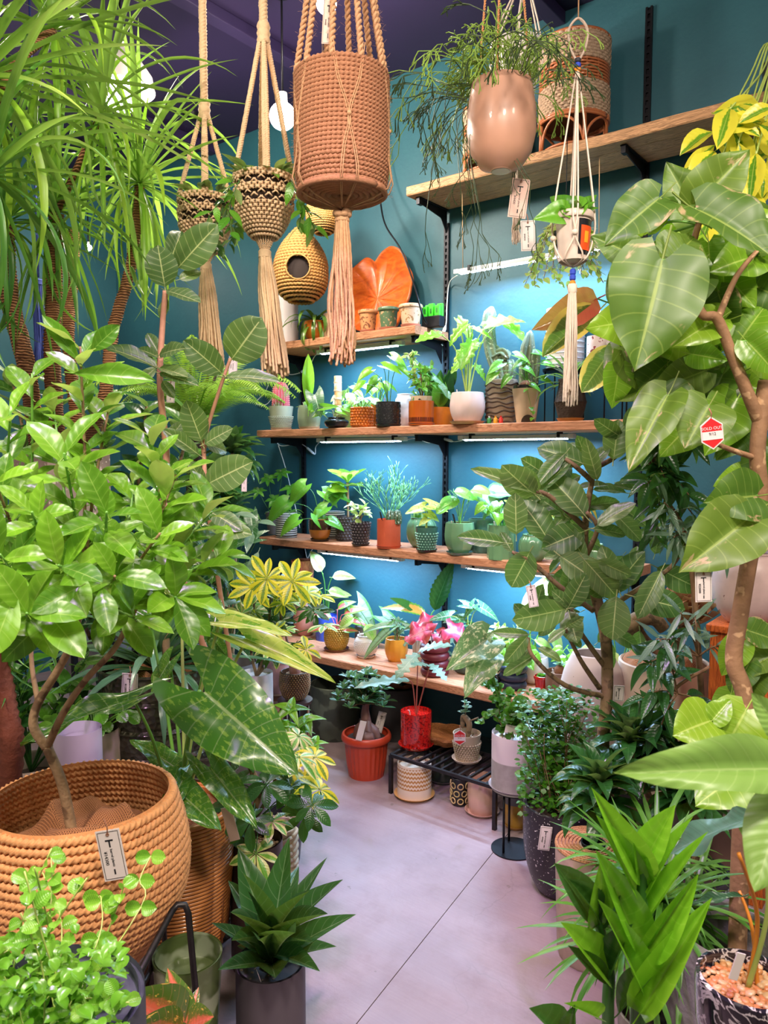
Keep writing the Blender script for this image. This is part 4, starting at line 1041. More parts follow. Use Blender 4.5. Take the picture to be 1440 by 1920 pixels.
for s in (-1, 1):
    for s2 in (-1, 1): new('leg', tube([(s*r*.8, s2*r*.55, 0), (s*r*.8, s2*r*.55, h*1.55)], .003, 6), root, DK)
new('top_plate', lathe([(0, h*1.54), (r*1.08, h*1.54), (r*1.1, h*1.62), (0, h*1.62)], 36), root, DK)
q = p+Z*h*1.62
root, z = pot('ribbed_vase', 'wide white ribbed vase on a wire stand behind the tassel', q, r*.95, h*1.7, WHT, 'cyl', cat='vase', seg=48, mod=lambda t, r, z, i: r, fill='soil')
for i in range(10): new('rib', lathe([(r*.93, -.003), (r*1.0, 0), (r*.93, .003)], 40), root, WHT).location.z = h*(.12+.16*i)
p, r, h = on(1170, 795, 2.74, Z3, 120, 76)
root = thing('wire_plant_stand', 'black wire stand with a slab of dark cork bark on top', 'plant stand', p)
for i, a in enumerate((.4, 1.97, 3.54, 5.11)): new('leg', tube([(r*.62*cos(a), r*.5*sin(a), 0), (r*.62*cos(a), r*.5*sin(a), h)], .0032, 6), root, DK)
new('top_ring', lathe([(r*.8, h), (r*.9, h), (r*.9, h+.004), (r*.8, h+.004), (r*.8, h)], 36), root, DK)
o = new('bark_slab', lathe([(0, 0), (r*.85, 0), (r*1.0, .014), (r*.9, .028), (0, .03)], 40, lambda t, r, z, i: r*(1+.06*sin(5*t)+.04*sin(11*t+z*90))), root, P('cork_bark', (84, 54, 40), rough=.95, noise_amt=.6, scale=50, bump=.005)); o.location.z = h+.004
q = V((shelfpos(1128, 640, 2.74, Z3).x, 2.74, p.z+h+.034))
root, z = pot('flower_pot', 'white pot spattered with dark red on the bark slab', q, 27*mpp(q), 62*mpp(q), SPK('red_spatter', (226, 206, 206), (130, 30, 50), (.58, .62, 55)), 'cyl', cat='pot', fill='soil')
# rubber plant with burgundy leaves: pot stands on the slab
q = V((shelfpos(1192, 640, 2.70, Z3).x, 2.72, p.z+h+.034))
root, z = pot('potted_rubber_plant', 'rubber plant with burgundy-backed and yellow-edged leaves', q, 26*mpp(q), 50*mpp(q), GREYP, 'taper', fill='soil')
stem(root, [(0, 0, z), (-.02, -.02, z+.12), (-.05, -.05, z+.26)], [.006, .004], TW, 6, 4, 'trunk')
D = 2.55
for key, b, t_, w_ in (('rub',(1120,560,D),(1010,612,D-.1),1.0),('rubg',(1124,580,D),(1022,654,D-.12),.95),('rubg',(1150,650,D),(1096,728,D-.1),1.1),('rubg',(1120,600,D+.05),(1060,622,D),.8),('rub',(1250,640,D),(1180,560,D),1.0),('rubg',(1260,690,D),(1200,735,D),1.2),('rub',(1270,540,D),(1330,560,D),1.1),('rub',(1280,520,D),(1276,580,D),1.0),('rubg',(1240,640,D),(1180,640,D),.9),('rub',(1085,560,D+.1),(1070,540,D),1.0),('rubg',(1300,620,D),(1220,600,D),1.1),('rub',(1210,600,D),(1150,580,D),.9),('rubg',(1290,600,D),(1340,640,D),1.)):
    hl(root, key, b, t_, w_*.72, .85, rr.uniform(-.3, .3), rr)
for b in ((1120,560,D),(1150,650,D),(1250,640,D),(1270,540,D),(1290,600,D),(1210,600,D)): stem(root, [V((-.02, -.02, z+.12)), at(*b)-root.location], .003, STGD, 5, 1, 'branch')
price_tag('white price tag hanging over the cork bark slab', 1152, 652, 2.5, 20, 32, roll=-.45, string=False)
# ---- green pot shelf (Z4)
yf, yb = 2.70, 2.82
STRP = None
def stripemat():
    t = NT('black_white_stripes'); sp = t.node('ShaderNodeSeparateXYZ'); t.link(t.obj(), sp.inputs[0])
    s = t.math('FRACT', t.math('MULTIPLY', sp.outputs[2], 95.0)); k_ = t.mix(t.ss(s, .5, .56), lin(226, 222, 216), lin(40, 44, 52)); t.col(k_); t.set(Roughness=.3); return t.m
STRP = stripemat()
p, r, h = on(537, 1004, yf+.02, Z4, 40, 44)
root, z = pot('potted_asparagus_fern', 'striped black and white pot with a feathery fern', p, r, h, STRP, 'cyl', BLK, 1.05)
FRM = G('leaf_fern', (60, 130, 40), (120, 176, 60), nv=1)
fr = [frondgeo(12, e, b, .10, m=FRM) for e, b in ((1.3, 1.0), (1.0, 1.8), (.6, 1.6))]
for i in range(16):
    o = new('frond', fr[i % 3], root, None); o.location = (0, 0, z); o.rotation_euler = (0, 0, i*2.4); s_ = rr.uniform(.08, .13); o.scale = (s_,)*3
p, r, h = on(516, 1000, yb, Z4, 36, 40)
root, z = pot('potted_schefflera', 'small umbrella plant with finger leaves at the shelf end', p, r, h, GREYP, 'taper')
for (dx, dz, n_) in ((-12, 108, 7), (14, 118, 6), (-30, 84, 6), (30, 90, 6), (0, 70, 6), (22, 60, 6)):
    k = mpp(p); e = RT*dx*k+Z*(z+dz*k-40*k); stem(root, [(0, 0, z), e*.5+Z*z*.3, e], .0014, STGD, 4, 3); whorl(root, 'mid', e, n_, .055, Z*.8-FH*.7, .0, rr, .75)
p, r, h = on(600, 1008, yf, Z4, 42, 40)
root, z = pot('potted_monstera', 'brown and amber pot with broad glossy monstera leaves', p, r, h, P('amber_lower', (176, 108, 40), rough=.2, coat=.5), 'bowl', BLK, 1.1)
new('brown_band', lathe([(r*1.0, h*.5), (r*1.03, h*.7), (r*1.0, h*.97), (r*.95, h*.97)], 32), root, P('brown_glaze', (62, 36, 26), rough=.15, coat=.6)).location.z = .006
petioles(root, z, [(-26,104,.0,50,.7,-1),(-60,72,.0,54,.6,-1),(14,64,-.02,40,.5,-1),(-40,40,-.03,44,.5,-1),(24,74,.0,36,-.9,1),(30,88,.02,34,.3,1),(4,92,.03,40,.6,1),(-6,50,-.04,40,.9,1),(18,40,-.05,34,.4,1)], 'heartm', STGD, .002, .9, rr)
petioles(root, z, [(20,100,.0,34,.1,1)], 'umby', STY, .002, .9, rr)
p, r, h = on(626, 1005, yb+.02, Z4, 42, 46)
root, z = pot('flower_pot', 'larger striped pot behind the monstera', p, r, h, STRP, 'cyl', BLK, 1.05, cat='pot')
p, r, h = on(652, 1008, yb-.02, Z4, 42, 42)
WVN = plain('woven_grey', lin(70, 64, 66), .5)
root, z = pot('potted_dracaena', 'grey textured pot behind the black embossed pot', p, r, h, WVN, 'cyl', BLK, 1.1)
bumps(root, r, h, WVN, 8, 22, .7, 'cyl', z0=.006)
whorl(root, 'bright', (0, 0, z+70*mpp(p)), 7, .10, Z-FH*.2, .55, rr, 1.1); whorl(root, 'bright', (0, 0, z+64*mpp(p)), 7, .10, Z, .15, rr, 1.)
stem(root, [(0,0,z),(.003,0,z+.05),(0,0,z+70*mpp(p))], .006, BARK, 6, 3, 'trunk', None)
p, r, h = on(676, 1012, yf-.02, Z4, 38, 42)
root, z = pot('potted_dracaena', 'black embossed pot with white-edged trailing leaves', p, r, h, P('dark_emboss', (52, 46, 50), rough=.3), 'taper', BLK, 1.15)
bumps(root, r, h, P('dark_emboss2', (90, 82, 86), rough=.3), 8, 18, .7, z0=.006)
branchy(root, [(0,0,z),(.003,0,z+.04),(0,0,z+.085)], [.004, .003], TW, 'creamg', 6, .04, 5, .045, 11, .8, .2, .2, .4)
p, r, h = on(729, 1018, yf-.01, Z4, 44, 50)
root, z = pot('potted_cactus', 'straight terracotta pot with pencil cactus and round cactus', p, r, h, TERRA, 'cyl', TERRA, 1.08)
PC = P('pencil_green', (110, 176, 110), rough=.5)
def pencil(root, c, n, Hh, seed, m, r_=.0011, spread=.5, down=False):
    rnd = random.Random(seed)
    for i in range(n):
        mb = MB(); a = i*2.4; d = V((cos(a)*spread, sin(a)*spread, 1)).normalized(); stack = [(V(c), d, Hh*rnd.uniform(.25, .4), 0)]
        while stack:
            p_, d_, l, g = stack.pop()
            q = p_+d_*l; mb.add(*tubevf([p_, p_.lerp(q, .5)+V((rnd.uniform(-1, 1), rnd.uniform(-1, 1), 0))*l*.05, q], r_, 4))
            if g < 4:
                for _ in range(rnd.choice((1, 2, 2))):
                    e = (d_+V((rnd.uniform(-.6, .6), rnd.uniform(-.6, .6), rnd.uniform(-.1, .5) if not down else rnd.uniform(-.7, .2)))).normalized(); stack.append((q, e, l*rnd.uniform(.6, .9), g+1))
        new('branch', mb.mesh(), root, m)
pencil(root, (0, .005, z), 22, .23, 3, PC, .0012, .6)
k = mpp(p)
for dx, dy in ((10, -.02), (20, .0)):
    new('cactus_body', lathe([(0, 0), (7*k, 2*k), (8*k, 14*k), (5*k, 26*k), (0, 29*k)], 60, lambda t, r, z, i: r*(1+.14*cos(9*t))), root, P('cactus_dark', (70, 90, 60), c2=lin(220, 220, 200), thr=(.6, .64, 120))).location = (dx*k, dy, z-.002)
label_stick(root, .0, -r*.8, z, .062, .3, BLK)
p, r, h = on(790, 1012, yb-.02, Z4, 56, 56)
root, z = pot('potted_cactus', 'pale green lobed pot with a bed of brown grassy cactus', p, r, h, GREENG, 'round', mod=flute(9, .05), seg=72)
for i in range(60):
    a = rr.uniform(0, 6.28); q = r*.6*sqrt(rr.random()); put_leaf(root, 'needle', (q*cos(a), q*sin(a), z), V((cos(a)*.6, sin(a)*.6, 1)), V((cos(a), sin(a), 0)), .04, 1.2, rr)
p, r, h = on(800, 1028, yf-.02, Z4, 42, 44)
root, z = pot('potted_begonia', 'teal embossed pot on a dark saucer with one tall yellow stem', p, r, h, GREEND, 'taper', BLK, 1.2)
bumps(root, r, h*.75, P('teal_emboss', (130, 180, 160), rough=.2, coat=.5), 7, 20, .6, z0=.008)
petioles(root, z, [(4,88,.0,38,.2,1),(-6,82,.01,36,.2,-1),(2,72,0,26,.5,1),(0,62,-.01,20,.6,-1)], 'phy', STY, .0018, 1.3, rr)
p, r, h = on(862, 1028, yf-.01, Z4, 58, 58)
root, z = pot('potted_begonia', 'faceted green glazed pot with round leaves and a black label', p, r, h, GREENG, 'bowl', GREEND, 1.1, mod=FAC(8, .4), seg=64)
petioles(root, z, [(-12,118,.0,44,.2,1),(22,122,.0,36,.1,1),(-2,104,.02,40,.4,-1),(16,114,.04,44,.3,1),(-20,94,.0,30,.5,-1)], 'roundg', STG, .0016, .9, rr)
pencil(root, (0, 0, z), 4, .16, 13, STG, .0007, .4)
v_, f_ = icovf(.012, sub=2); new('caudex', mesh(v_, f_), root, BROWNW).location = (-.01, 0, z+.006)
label_stick(root, .006, -r*.6, z, .062, .35, BLK); label_stick(root, -.006, -r*.7, z, .03, .3)
p, r, h = on(905, 1022, yb, Z4, 60, 62)
root, z = pot('potted_begonia', 'tall green pot with a big silvery veined round leaf', p, r, h, GREEND, 'barrel', mod=flute(9, .04), seg=72)
petioles(root, z, [(-4,102,-.04,60,.8,1),(14,110,.0,52,-.1,1),(24,106,.0,34,-.3,1),(36,76,0,40,.5,1)], 'rounds', STG, .0018, 1, rr)
p, r, h = on(940, 1032, yf, Z4, 52, 60)
root, z = pot('potted_pilea', 'green ribbed glazed pot left of the big ficus', p, r, h, GREENG, 'cyl', mod=flute(12, .03), seg=72)
auto_petioles(root, z, 16, .12, .08, 'heartb', .05, STG, seed=21); label_stick(root, -.01, -r*.6, z, .04)
p, r, h = on(1000, 1040, yf, Z4, 54, 50)
root, z = pot('potted_pilea', 'pale green lobed pot behind the big ficus leaves', p, r, h, GREENG, 'round', mod=flute(9, .05), seg=72)
auto_petioles(root, z, 18, .12, .09, 'creamg', .05, STG, seed=22)
for px, lb in ((1108, 'green pumpkin-shaped jar at the right shelf end'),):
    p, r, h = on(px, 1050, yf, Z4, 58, 42)
    root, z = pot('pumpkin_jar', lb, p, r, h, GREENG, 'round', mod=flute(9, .08), seg=72, cat='jar', fill='soil')
p, r, h = on(1060, 1045, yb, Z4, 50, 66)
root, z = pot('potted_croton', 'brown pot with an orange and yellow leaved croton', p, r, h, BROWNW, 'taper')
auto_petioles(root, z, 16, .16, .08, 'serro', .09, STG, seed=23)
# ---- lowest shelf (Z5)
p, r, h = on(572, 1208, 2.80, Z5, 44, 66)
PINKT = P('pink_clay', (206, 140, 126), rough=.7)
root, z = pot('flower_pot', 'tall rough pink clay pot at the left end of the lowest shelf', p, r, h, PINKT, 'round', cat='pot', fill='soil')
q = p+V((0, 0, h)); 
root, z = pot('wooden_vase', 'flared pink wooden vase stacked on the pink clay pot', V((p.x-.01, p.y, p.z+h*1.0)), 22*mpp(p), 74*mpp(p), woodmat('pink_wood', lin(216, 140, 120), lin(186, 108, 90), 2), 'cone', cat='vase', fill='soil')
p, r, h = on(612, 1208, 2.80, Z5, 40, 44)
root, z = pot('potted_dieffenbachia', 'blue pot with tall pale-blotched leaves behind the gold pot', p, r, h, P('blue_glaze', (60, 90, 200), rough=.2), 'cyl')
petioles(root, z, [(-8,128,.0,44,-1.2,-1),(12,118,-.01,42,-.2,1),(4,92,.0,40,.2,1),(-12,96,-.02,56,.2,-1),(10,80,.02,36,-.3,1)], 'creamg', STGD, .003, 1.1, rr)
p, r, h = on(631, 1216, 2.67, Z5, 44, 42)
root, z = pot('potted_aglaonema', 'knobbly gold pot on a brown saucer with pink aglaonema', p, r, h, GOLD, 'tulip', BROWNW, 1.35)
bumps(root, r, h, GOLD, 11, 30, 1.0, 'tulip', z0=.007)
petioles(root, z, [(-26,70,.0,44,-.1,-1),(-8,64,-.02,40,-.3,-1),(14,68,.0,44,-.4,1),(22,58,-.02,40,.1,1),(12,40,-.04,30,-.1,1),(-16,46,-.03,32,.1,-1),(2,76,.02,36,-.6,1)], 'agl', P('stem_pink', (220, 110, 120)), .002, .9, rr)
p, r, h = on(688, 1200, 2.80, Z5, 46, 40)
root, z = pot('potted_alocasia', 'dark grey pot with a large silver-veined alocasia leaf', p, r, h, GREYP, 'cyl')
petioles(root, z, [(-18,78,-.01,64,.9,1),(-28,62,.0,26,.4,-1),(30,60,-.02,50,.5,1)], 'silver', STG, .002, 1.1, rr)
p, r, h = on(686, 1222, 2.66, Z5, 44, 40)
root, z = pot('potted_alocasia', 'white coral-textured pot and saucer with a small pale leaf', p, r, h, WHT, 'round', WHT, 1.05)
bumps(root, r, h*.9, WHT, 11, 34, .55, 'round', z0=.008)
petioles(root, z, [(0,64,-.03,34,.9,1),(-22,74,0,34,.4,-1)], 'creamg', STG, .002, 1.3, rr); label_stick(root, -.01, -r*.5, z, .034)
p, r, h = on(743, 1222, 2.70, Z5, 44, 42)
root, z = pot('potted_bonsai', 'faceted orange pot with a tiny bonsai and long striped leaves', p, r, h, P('amber_pot', (226, 150, 50), rough=.3, noise_amt=.15), 'tulip', mod=FAC(12, .3), seg=60)
k = mpp(p); branchy(root, [(.0,0,z),(.006,0,z+14*k),(0,0,z+34*k)], [.006, .003], BARK, 'grey', 8, .03, 7, .022, 31, 1, .5, .4, .4)
petioles(root, z, [(-14,58,-.03,70,.7,-1),(18,64,-.02,60,.3,1),(-2,68,-.01,60,-.1,-1)], 'silver', STG, .002, .45, rr)
p, r, h = on(800, 1222, 2.78, Z5, 52, 50)
root, z = pot('potted_philodendron', 'white vertically ribbed pot with tall serrated leaves', p, r, h, WHT, 'barrel', mod=flute(22, .04), seg=132)
petioles(root, z, [(-14,92,.0,64,-.6,-1),(14,96,.0,100,-1.25,1),(-4,70,-.03,42,.1,-1),(30,40,.0,44,.0,1)], 'serrg', STG, .0026, 1.3, rr)
petioles(root, z, [(-2,88,-.02,74,-.55,-1)], 'serro', STG, .0026, 1.3, rr)
petioles(root, z, [(34,46,-.03,44,.2,1),(-26,44,-.03,40,.3,-1),(20,30,-.05,30,.3,1)], 'fish', STG, .002, 1.3, rr)
p, r, h = on(815, 1254, 2.62, Z5, 56, 60)
root, z = pot('potted_caladium', 'dark red pot of stacked rings with crumpled pink leaves', p, r, h, DRED, stack=4)
petioles(root, z, [(-18,86,-.02,44,.35,-1),(24,88,-.01,46,.35,1),(4,78,.0,34,.6,1),(-4,96,.03,44,.1,-1)], 'pink', P('stem_darkred', (120, 30, 50)), .0022, 1.25, rr); label_stick(root, .004, -r*.4, z, .034)
p, r, h = on(876, 1206, 2.74, Z5, 52, 68)
root, z = pot('potted_alocasia', 'dark green pot of stacked rings with thin pale stems', p, r, h, DGRN, stack=4)
petioles(root, z, [(-30,106,.0,42,.0,-1),(-4,98,.02,40,-.1,-1),(-8,128,.0,34,.1,1),(12,128,-.01,30,.8,-1),(24,122,.0,44,.5,1),(2,90,0,30,.3,1)], 'alo', STY, .0018, 1, rr)
p, r, h = on(936, 1240, 2.72, Z5, 44, 40)
root, z = pot('potted_ficus', 'bushy small-leaved ficus right of the dark green rings', p, r, h, GREYP, 'taper')
branchy(root, [(0,0,z),(.004,0,z+.03),(0,0,z+.07)], [.006, .004], BARK, 'gloss', 20, .05, 9, .018, 33, 1, .4, .4, .4)
branchy(root, [(0,0,z),(.004,0.01,z+.06),(0.01,.02,z+.13)], [.004, .003], BARK, 'creamg', 8, .05, 7, .03, 34, 1, .5, .4, .4)
p, r, h = on(962, 1268, 2.66, Z5, 54, 46)
root, z = pot('potted_philodendron', 'dark blue ringed pot half hidden by the variegated monstera leaf', p, r, h, NAVY, stack=3)
auto_petioles(root, z, 14, .10, .08, 'heartb', .06, STG, seed=41)
p, r, h = on(1000, 1262, 2.78, Z5, 56, 50)
root, z = pot('potted_alocasia', 'white pot with tall speckled cream leaves under the LED', p, r, h, WHT, 'bowl')
petioles(root, z, [(-12,120,.0,90,-1.2,1),(24,100,.0,70,.9,1),(-22,96,-.02,40,.5,-1),(0,80,0,50,.4,1)], 'creamg', STG, .003, .8, rr)
p, r, h = on(1016, 1288, 2.64, Z5, 30, 36)
root, z = pot('potted_succulent', 'small shiny red pot beside the brown ridged pot', p, r, h, P('red_glaze', (190, 30, 24), rough=.15, coat=.7), 'rim', P('red_glaze', (190, 30, 24)), 1.1)
rosette(root, 'gloss', (0,0,z), 16, .03, .9, .1)
p, r, h = on(1048, 1312, 2.64, Z5, 52, 54)
root, z = pot('potted_caudex', 'brown layered pot with pebbles and a swollen stem', p, r, h, P('brown_layered', (120, 86, 66), rough=.8), 'planter', mod=lambda t, r, z, i: r*(1+.02*sin(z*500+3*sin(2*t))))
v_, f_ = icovf(.02, sub=2, sz=1.2); new('caudex', mesh(v_, f_), root, P('caudex_brown', (124, 78, 50))).location = (.0, 0, z+.015)
rosette(root, 'grey', (0,0,z+.035), 12, .035, .9, .1); label_stick(root, -.01, -r*.6, z, .03)
p, r, h = on(1085, 1290, 2.76, Z5, 50, 40)
root, z = pot('potted_succulent', 'yellow pot at the back of the lowest shelf near the urn', p, r, h, P('yellow_glaze', (230, 180, 40), rough=.3), 'bowl')
auto_petioles(root, z, 16, .10, .08, 'heartb', .05, STG, seed=43)
p, r, h = on(1160, 1290, 2.74, Z5, 50, 44)
root, z = pot('potted_succulent', 'green pot with pale leaves behind the ficus trunk', p, r, h, GREENG, 'bowl')
auto_petioles(root, z, 16, .16, .10, 'creamg', .06, STG, seed=44)
# big variegated monstera leaf plant at the shelf edge
p, r, h = on(925, 1275, 2.64, Z5, 40, 26)
root, z = pot('potted_monstera', 'low black pot with two huge cream-splashed hanging leaves', p, r, h, BLK, 'bowl')
leafkind('thai', 'heart', G('leaf_thai', (96, 128, 84), (120, 146, 96), blotch=lin(216, 212, 160), bl=(.56, .6, 11), vein=lin(200, 205, 160), va=.5, nv=8), droop=.5, fold=.35, wave=.2, rows=16, cols=8, stalk=0)
Dm = 2.55
for b, t_, w_, f in (((912,1200,Dm),(850,1236,Dm-.1),.95,.75),((914,1226,Dm),(880,1286,Dm-.12),.85,.9),((910,1206,Dm),(925,1180,Dm),.8,.6)): hl(root, 'thai', b, t_, w_, f, 0, rr)
for b in ((908,1208,Dm),(906,1222,Dm)): stem(root, [V((0,0,z)), (V((0,0,z))+at(*b)-root.location)/2+Z*.03, at(*b)-root.location], .004, STG, 6, 4)
for b, t_, w_ in (((960,1225,Dm),(992,1196,Dm),.8),((985,1235,Dm),(940,1240,Dm-.05),.7)): hl(root, 'heartm', b, t_, w_, .7, 0, rr)
# ================================================================ HANGING THINGS
JUTE = P('jute', (206, 158, 118), rough=.85, noise_amt=.35, scale=120, bump=.0015)
JUTED = P('jute_pot_weave', (172, 118, 86), rough=.9, noise_amt=.3, scale=120, bump=.0015)
COTT = P('cotton_cord', (226, 192, 152), rough=.8, noise_amt=.25, scale=150)
COTW = P('cotton_white', (232, 212, 196), rough=.8, noise_amt=.12, scale=150)
def rope(root, pts, r, m, pitch=None, strands=2, name='cord', sm=4, fuzz=0):
    Pp = smoothpts(pts, sm); Ls = [0]
    for a, b in zip(Pp, Pp[1:]): Ls.append(Ls[-1]+(b-a).length)
    T = Ls[-1]; pitch = pitch or r*5; n = max(6, int(T/pitch*7)); C = []
    j = 0
    for i in range(n+1):
        s = T*i/n
        while j < len(Ls)-2 and Ls[j+1] < s: j += 1
        f = (s-Ls[j])/max(1e-9, Ls[j+1]-Ls[j]); C.append(Pp[j].lerp(Pp[j+1], f))
    mb = MB(); tg = (C[-1]-C[0]).normalized(); u = tg.orthogonal().normalized(); v = tg.cross(u)
    for k in range(strands):
        pp = [c+(u*cos(i*2*pi/7+2*pi*k/strands)+v*sin(i*2*pi/7+2*pi*k/strands))*r*.55 for i, c in enumerate(C)]
        mb.add(*tubevf(pp, r*.58, 5))
    if fuzz:
        rnd = random.Random(n)
        for _ in range(fuzz):
            c = rnd.choice(C); d = V((rnd.uniform(-1, 1), rnd.uniform(-1, 1), rnd.uniform(-1, 1))).normalized(); mb.add(*tubevf([c+d*r*.8, c+d*r*2.6+V((0, 0, rnd.uniform(-1, 1)*r))], .00025, 3))
    return new(name, mb.mesh(), root, m)
def tassel(root, top, L, r0, r1, n, m, seed=0, wav=.004, bow=V((0, 0, 0))):
    rnd = random.Random(seed); T = V(top); n = int(n*1.5)
    for i in range(n):
        a = i*2.39996; q = sqrt((i+.5)/n); l = L*rnd.uniform(.88, 1.03)
        b0 = T+V((cos(a), sin(a), 0))*r0*q; b1 = T+V((cos(a), sin(a), 0))*r1*q*rnd.uniform(.8, 1.15)-Z*l+bow
        pts = [b0, b0.lerp(b1, .3)+V((cos(a), sin(a), 0))*r1*.12*q, b0.lerp(b1, .6)+V((rnd.uniform(-wav, wav), rnd.uniform(-wav, wav), 0)), b0.lerp(b1, .85)+V((rnd.uniform(-wav, wav), rnd.uniform(-wav, wav), 0)), b1]
        sp_ = smoothpts(pts, 7)
        new('tassel_strand', mesh(*tubevf(sp_, [r1*.090*(1+.25*(j % 2)) for j in range(len(sp_))], 5)), root, m)
    new('wrap', lathe([(r0*1.1, -.012), (r0*1.35, -.008), (r0*1.3, 0), (r0*1.35, .008), (r0*1.1, .012)], 16), root, m).location = T
# --- 1 big jute planter
c = at(641, 262, 1.9); k = 1.9/FPX; R = 85*k; Hh = 212*k
jp = thing('hanging_planter', 'big round jute-rope planter with shaggy twisted cords and long tassel', 'hanging planter', c-Z*Hh*.5)
coils(jp, lambda t: (R*(.93+.07*min(1, t*5)), .012+Hh*t), 27, JUTED, Hh/27*.60, 62, 'rope_coil', .26, seg=6, slant=.5)
for i in range(7): 
    o = new('base_coil', tube([(R*(.95-.13*i)*cos(2*pi*j/40), R*(.95-.13*i)*sin(2*pi*j/40), .010) for j in range(41)], R*.075, 5), jp, JUTED)
new('liner', lathe([(0, .012), (R*.88, .012), (R*.9, Hh*.9), (R*.8, Hh*.9), (R*.78, Hh*.8), (0, Hh*.8)], 30), jp, DK)
rnf = random.Random(4); mb = MB()
for i in range(900):
    a = rnf.uniform(0, 6.28); q = V((cos(a)*R*1.03, sin(a)*R*1.03, rnf.uniform(.02, 1)*Hh)); d_ = V((cos(a), sin(a), 0))+V((rnf.uniform(-.9, .9), rnf.uniform(-.9, .9), rnf.uniform(-.9, .9))); mb.add(*tubevf([q, q+d_*.004, q+d_*.008+Z*rnf.uniform(-.003, .003)], .00022, 3))
new('fibre', mb.mesh(), jp, JUTE, 'stuff')
ap = V((0, 0, 1.55-c.z+Hh/2+.95)); ap.z = at(652, -260, 1.9).z-(c.z-Hh/2)
for i in range(10):
    a = 2*pi*i/10+.2; e = V((cos(a), sin(a), 0)); rim = e*R*1.0+Z*Hh*1.02; up_ = rim.lerp(ap, .5)+e*.012
    rope(jp, [rim, rim.lerp(ap, .25)+e*.006, up_, ap], .0078, JUTE, .03, 2, fuzz=110)
for i in range(5):
    a = 2*pi*i/5+.55; a1 = a-.34; a2 = a+.34; rr_ = R*1.05; E = lambda a, z, q=rr_: V((cos(a)*q, sin(a)*q, z*Hh))
    for s in (-1, 1):
        for o_ in (-.02, .02):
            pts = [E(a+s*.34+o_, 1.15, R*1.0), E(a+s*.22+o_, .85), E(a+o_, .55), E(a+s*.10+o_, .3), E(a+s*.16+o_, .04), V((0, 0, -.03))]
            new('net_string', tube(pts, .0014, 4, sm=3), jp, JUTE)
    v_, f_ = icovf(.006, E(a, .55), sub=1); new('knot', mesh(v_, f_), jp, JUTE)
for i in range(9):
    a = i*2.4; v_, f_ = icovf(.012, (.014*cos(a), .014*sin(a), -.035-.004*(i % 3)), sub=1, sz=.7); new('knot', mesh(v_, f_), jp, JUTE)
tassel(jp, (0, 0, -.05), .36, .014, .034, 46, JUTE, 3, .012)
stem(jp, [ap, (0, 0, CZ-jp.location.z)], .006, JUTE, 6, 1, 'hanging_cord')
price_tag('blush price tag hung among the big jute cords', 616, 38, 1.82, 22, 86, roll=.06, m=KRAFT, string=False)
# --- macrame cups
def macrame(label, cx, cyr, d, rpx, hpx, apex, tpx, tw, seed, lean=0):
    k = d/FPX; rim = at(cx, cyr, d); R = rpx*k; h = hpx*k
    root = thing('hanging_planter', label, 'hanging planter', rim-Z*h)
    pf = lambda t: (R*(.34+.66*min(1, (t*1.9)**.6)) if t < .5 else R*(1.0-.02*(t-.5)), h*t)
    for i in range(18):
        t = (i+.5)/18; r, z = pf(t)
        gap = i in (9, 10, 11, 14, 15)
        if gap:
            mb = MB(); n = 26
            for j in range(n):
                a = 2*pi*j/n; a2 = a+(.16 if (j+i) % 2 else -.16); mb.add(*tubevf([(r*cos(a), r*sin(a), z-h/36), (r*1.03*cos((a+a2)/2), r*1.03*sin((a+a2)/2), z), (r*cos(a2), r*sin(a2), z+h/36)], R*.028, 5))
            new('net_row', mb.mesh(), root, COTT)
        else:
            mb = MB(); n = 30
            for j in range(n):
                a = 2*pi*(j+.5*(i % 2))/n; a2 = a+2*pi/n*.75; q = R*.045; zz = h/18*.42
                for sg in (-1, 1): mb.add(*tubevf([(r*cos(a), r*sin(a), z-sg*zz), (r*1.05*cos((a+a2)/2), r*1.05*sin((a+a2)/2), z), (r*cos(a2), r*sin(a2), z+sg*zz)], [q*.8, q*1.1, q*.8], 5))
            new('knot_row', mb.mesh(), root, COTT)
    new('inner_pot', lathe([(0, h*.15), (R*.6, h*.2), (R*.86, h*.5), (R*.9, h*.95), (R*.8, h*.95), (R*.78, h*.85), (0, h*.84)], 30), root, P('pot_dark_inside', (60, 44, 36), rough=.9))
    for j in range(20):
        a = 2*pi*j/20; rope(root, [V((R*.36*cos(a), R*.36*sin(a), h*.04)), V((R*.2*cos(a), R*.2*sin(a), -h*.12)), V((R*.10*cos(a), R*.1*sin(a), -h*.24))], R*.03, COTT, .012, name='gather_cord', sm=2)
    ap = at(*apex)-root.location
    for j in range(4):
        a = 2*pi*j/4+.9; e = V((cos(a), sin(a), 0)); b = e*R+Z*h*.98; st_ = ap+e*.006
        for off in (-1, 1):
            rope(root, [b+e.cross(Z)*off*R*.045, b.lerp(st_, .5)+e.cross(Z)*off*R*.045, st_], R*.085, COTT, R*.26, 3)
    rope(root, [ap-Z*.02, ap+V((0, 0, .3)), V((ap.x, ap.y, CZ-root.location.z))], R*.15, COTT, R*.4, 3, 'hanging_cord')
    for j in range(3): new('wrap', lathe([(R*.2, -.01), (R*.24, 0), (R*.2, .01)], 14), root, COTT).location = ap+Z*(-.02+.018*j)
    tassel(root, (0, 0, -h*.26), tpx*k, R*.17, tw*k, 40, COTT, seed, .003, bow=RT*lean*k)
    return root, h, R
root, h, R = macrame('cream macrame hanger with openwork cup, middle of the three hangers', 495, 333, 2.1, 54, 112, (494, 62, 2.1), 225, 27, 5, 18)
rn = random.Random(61)
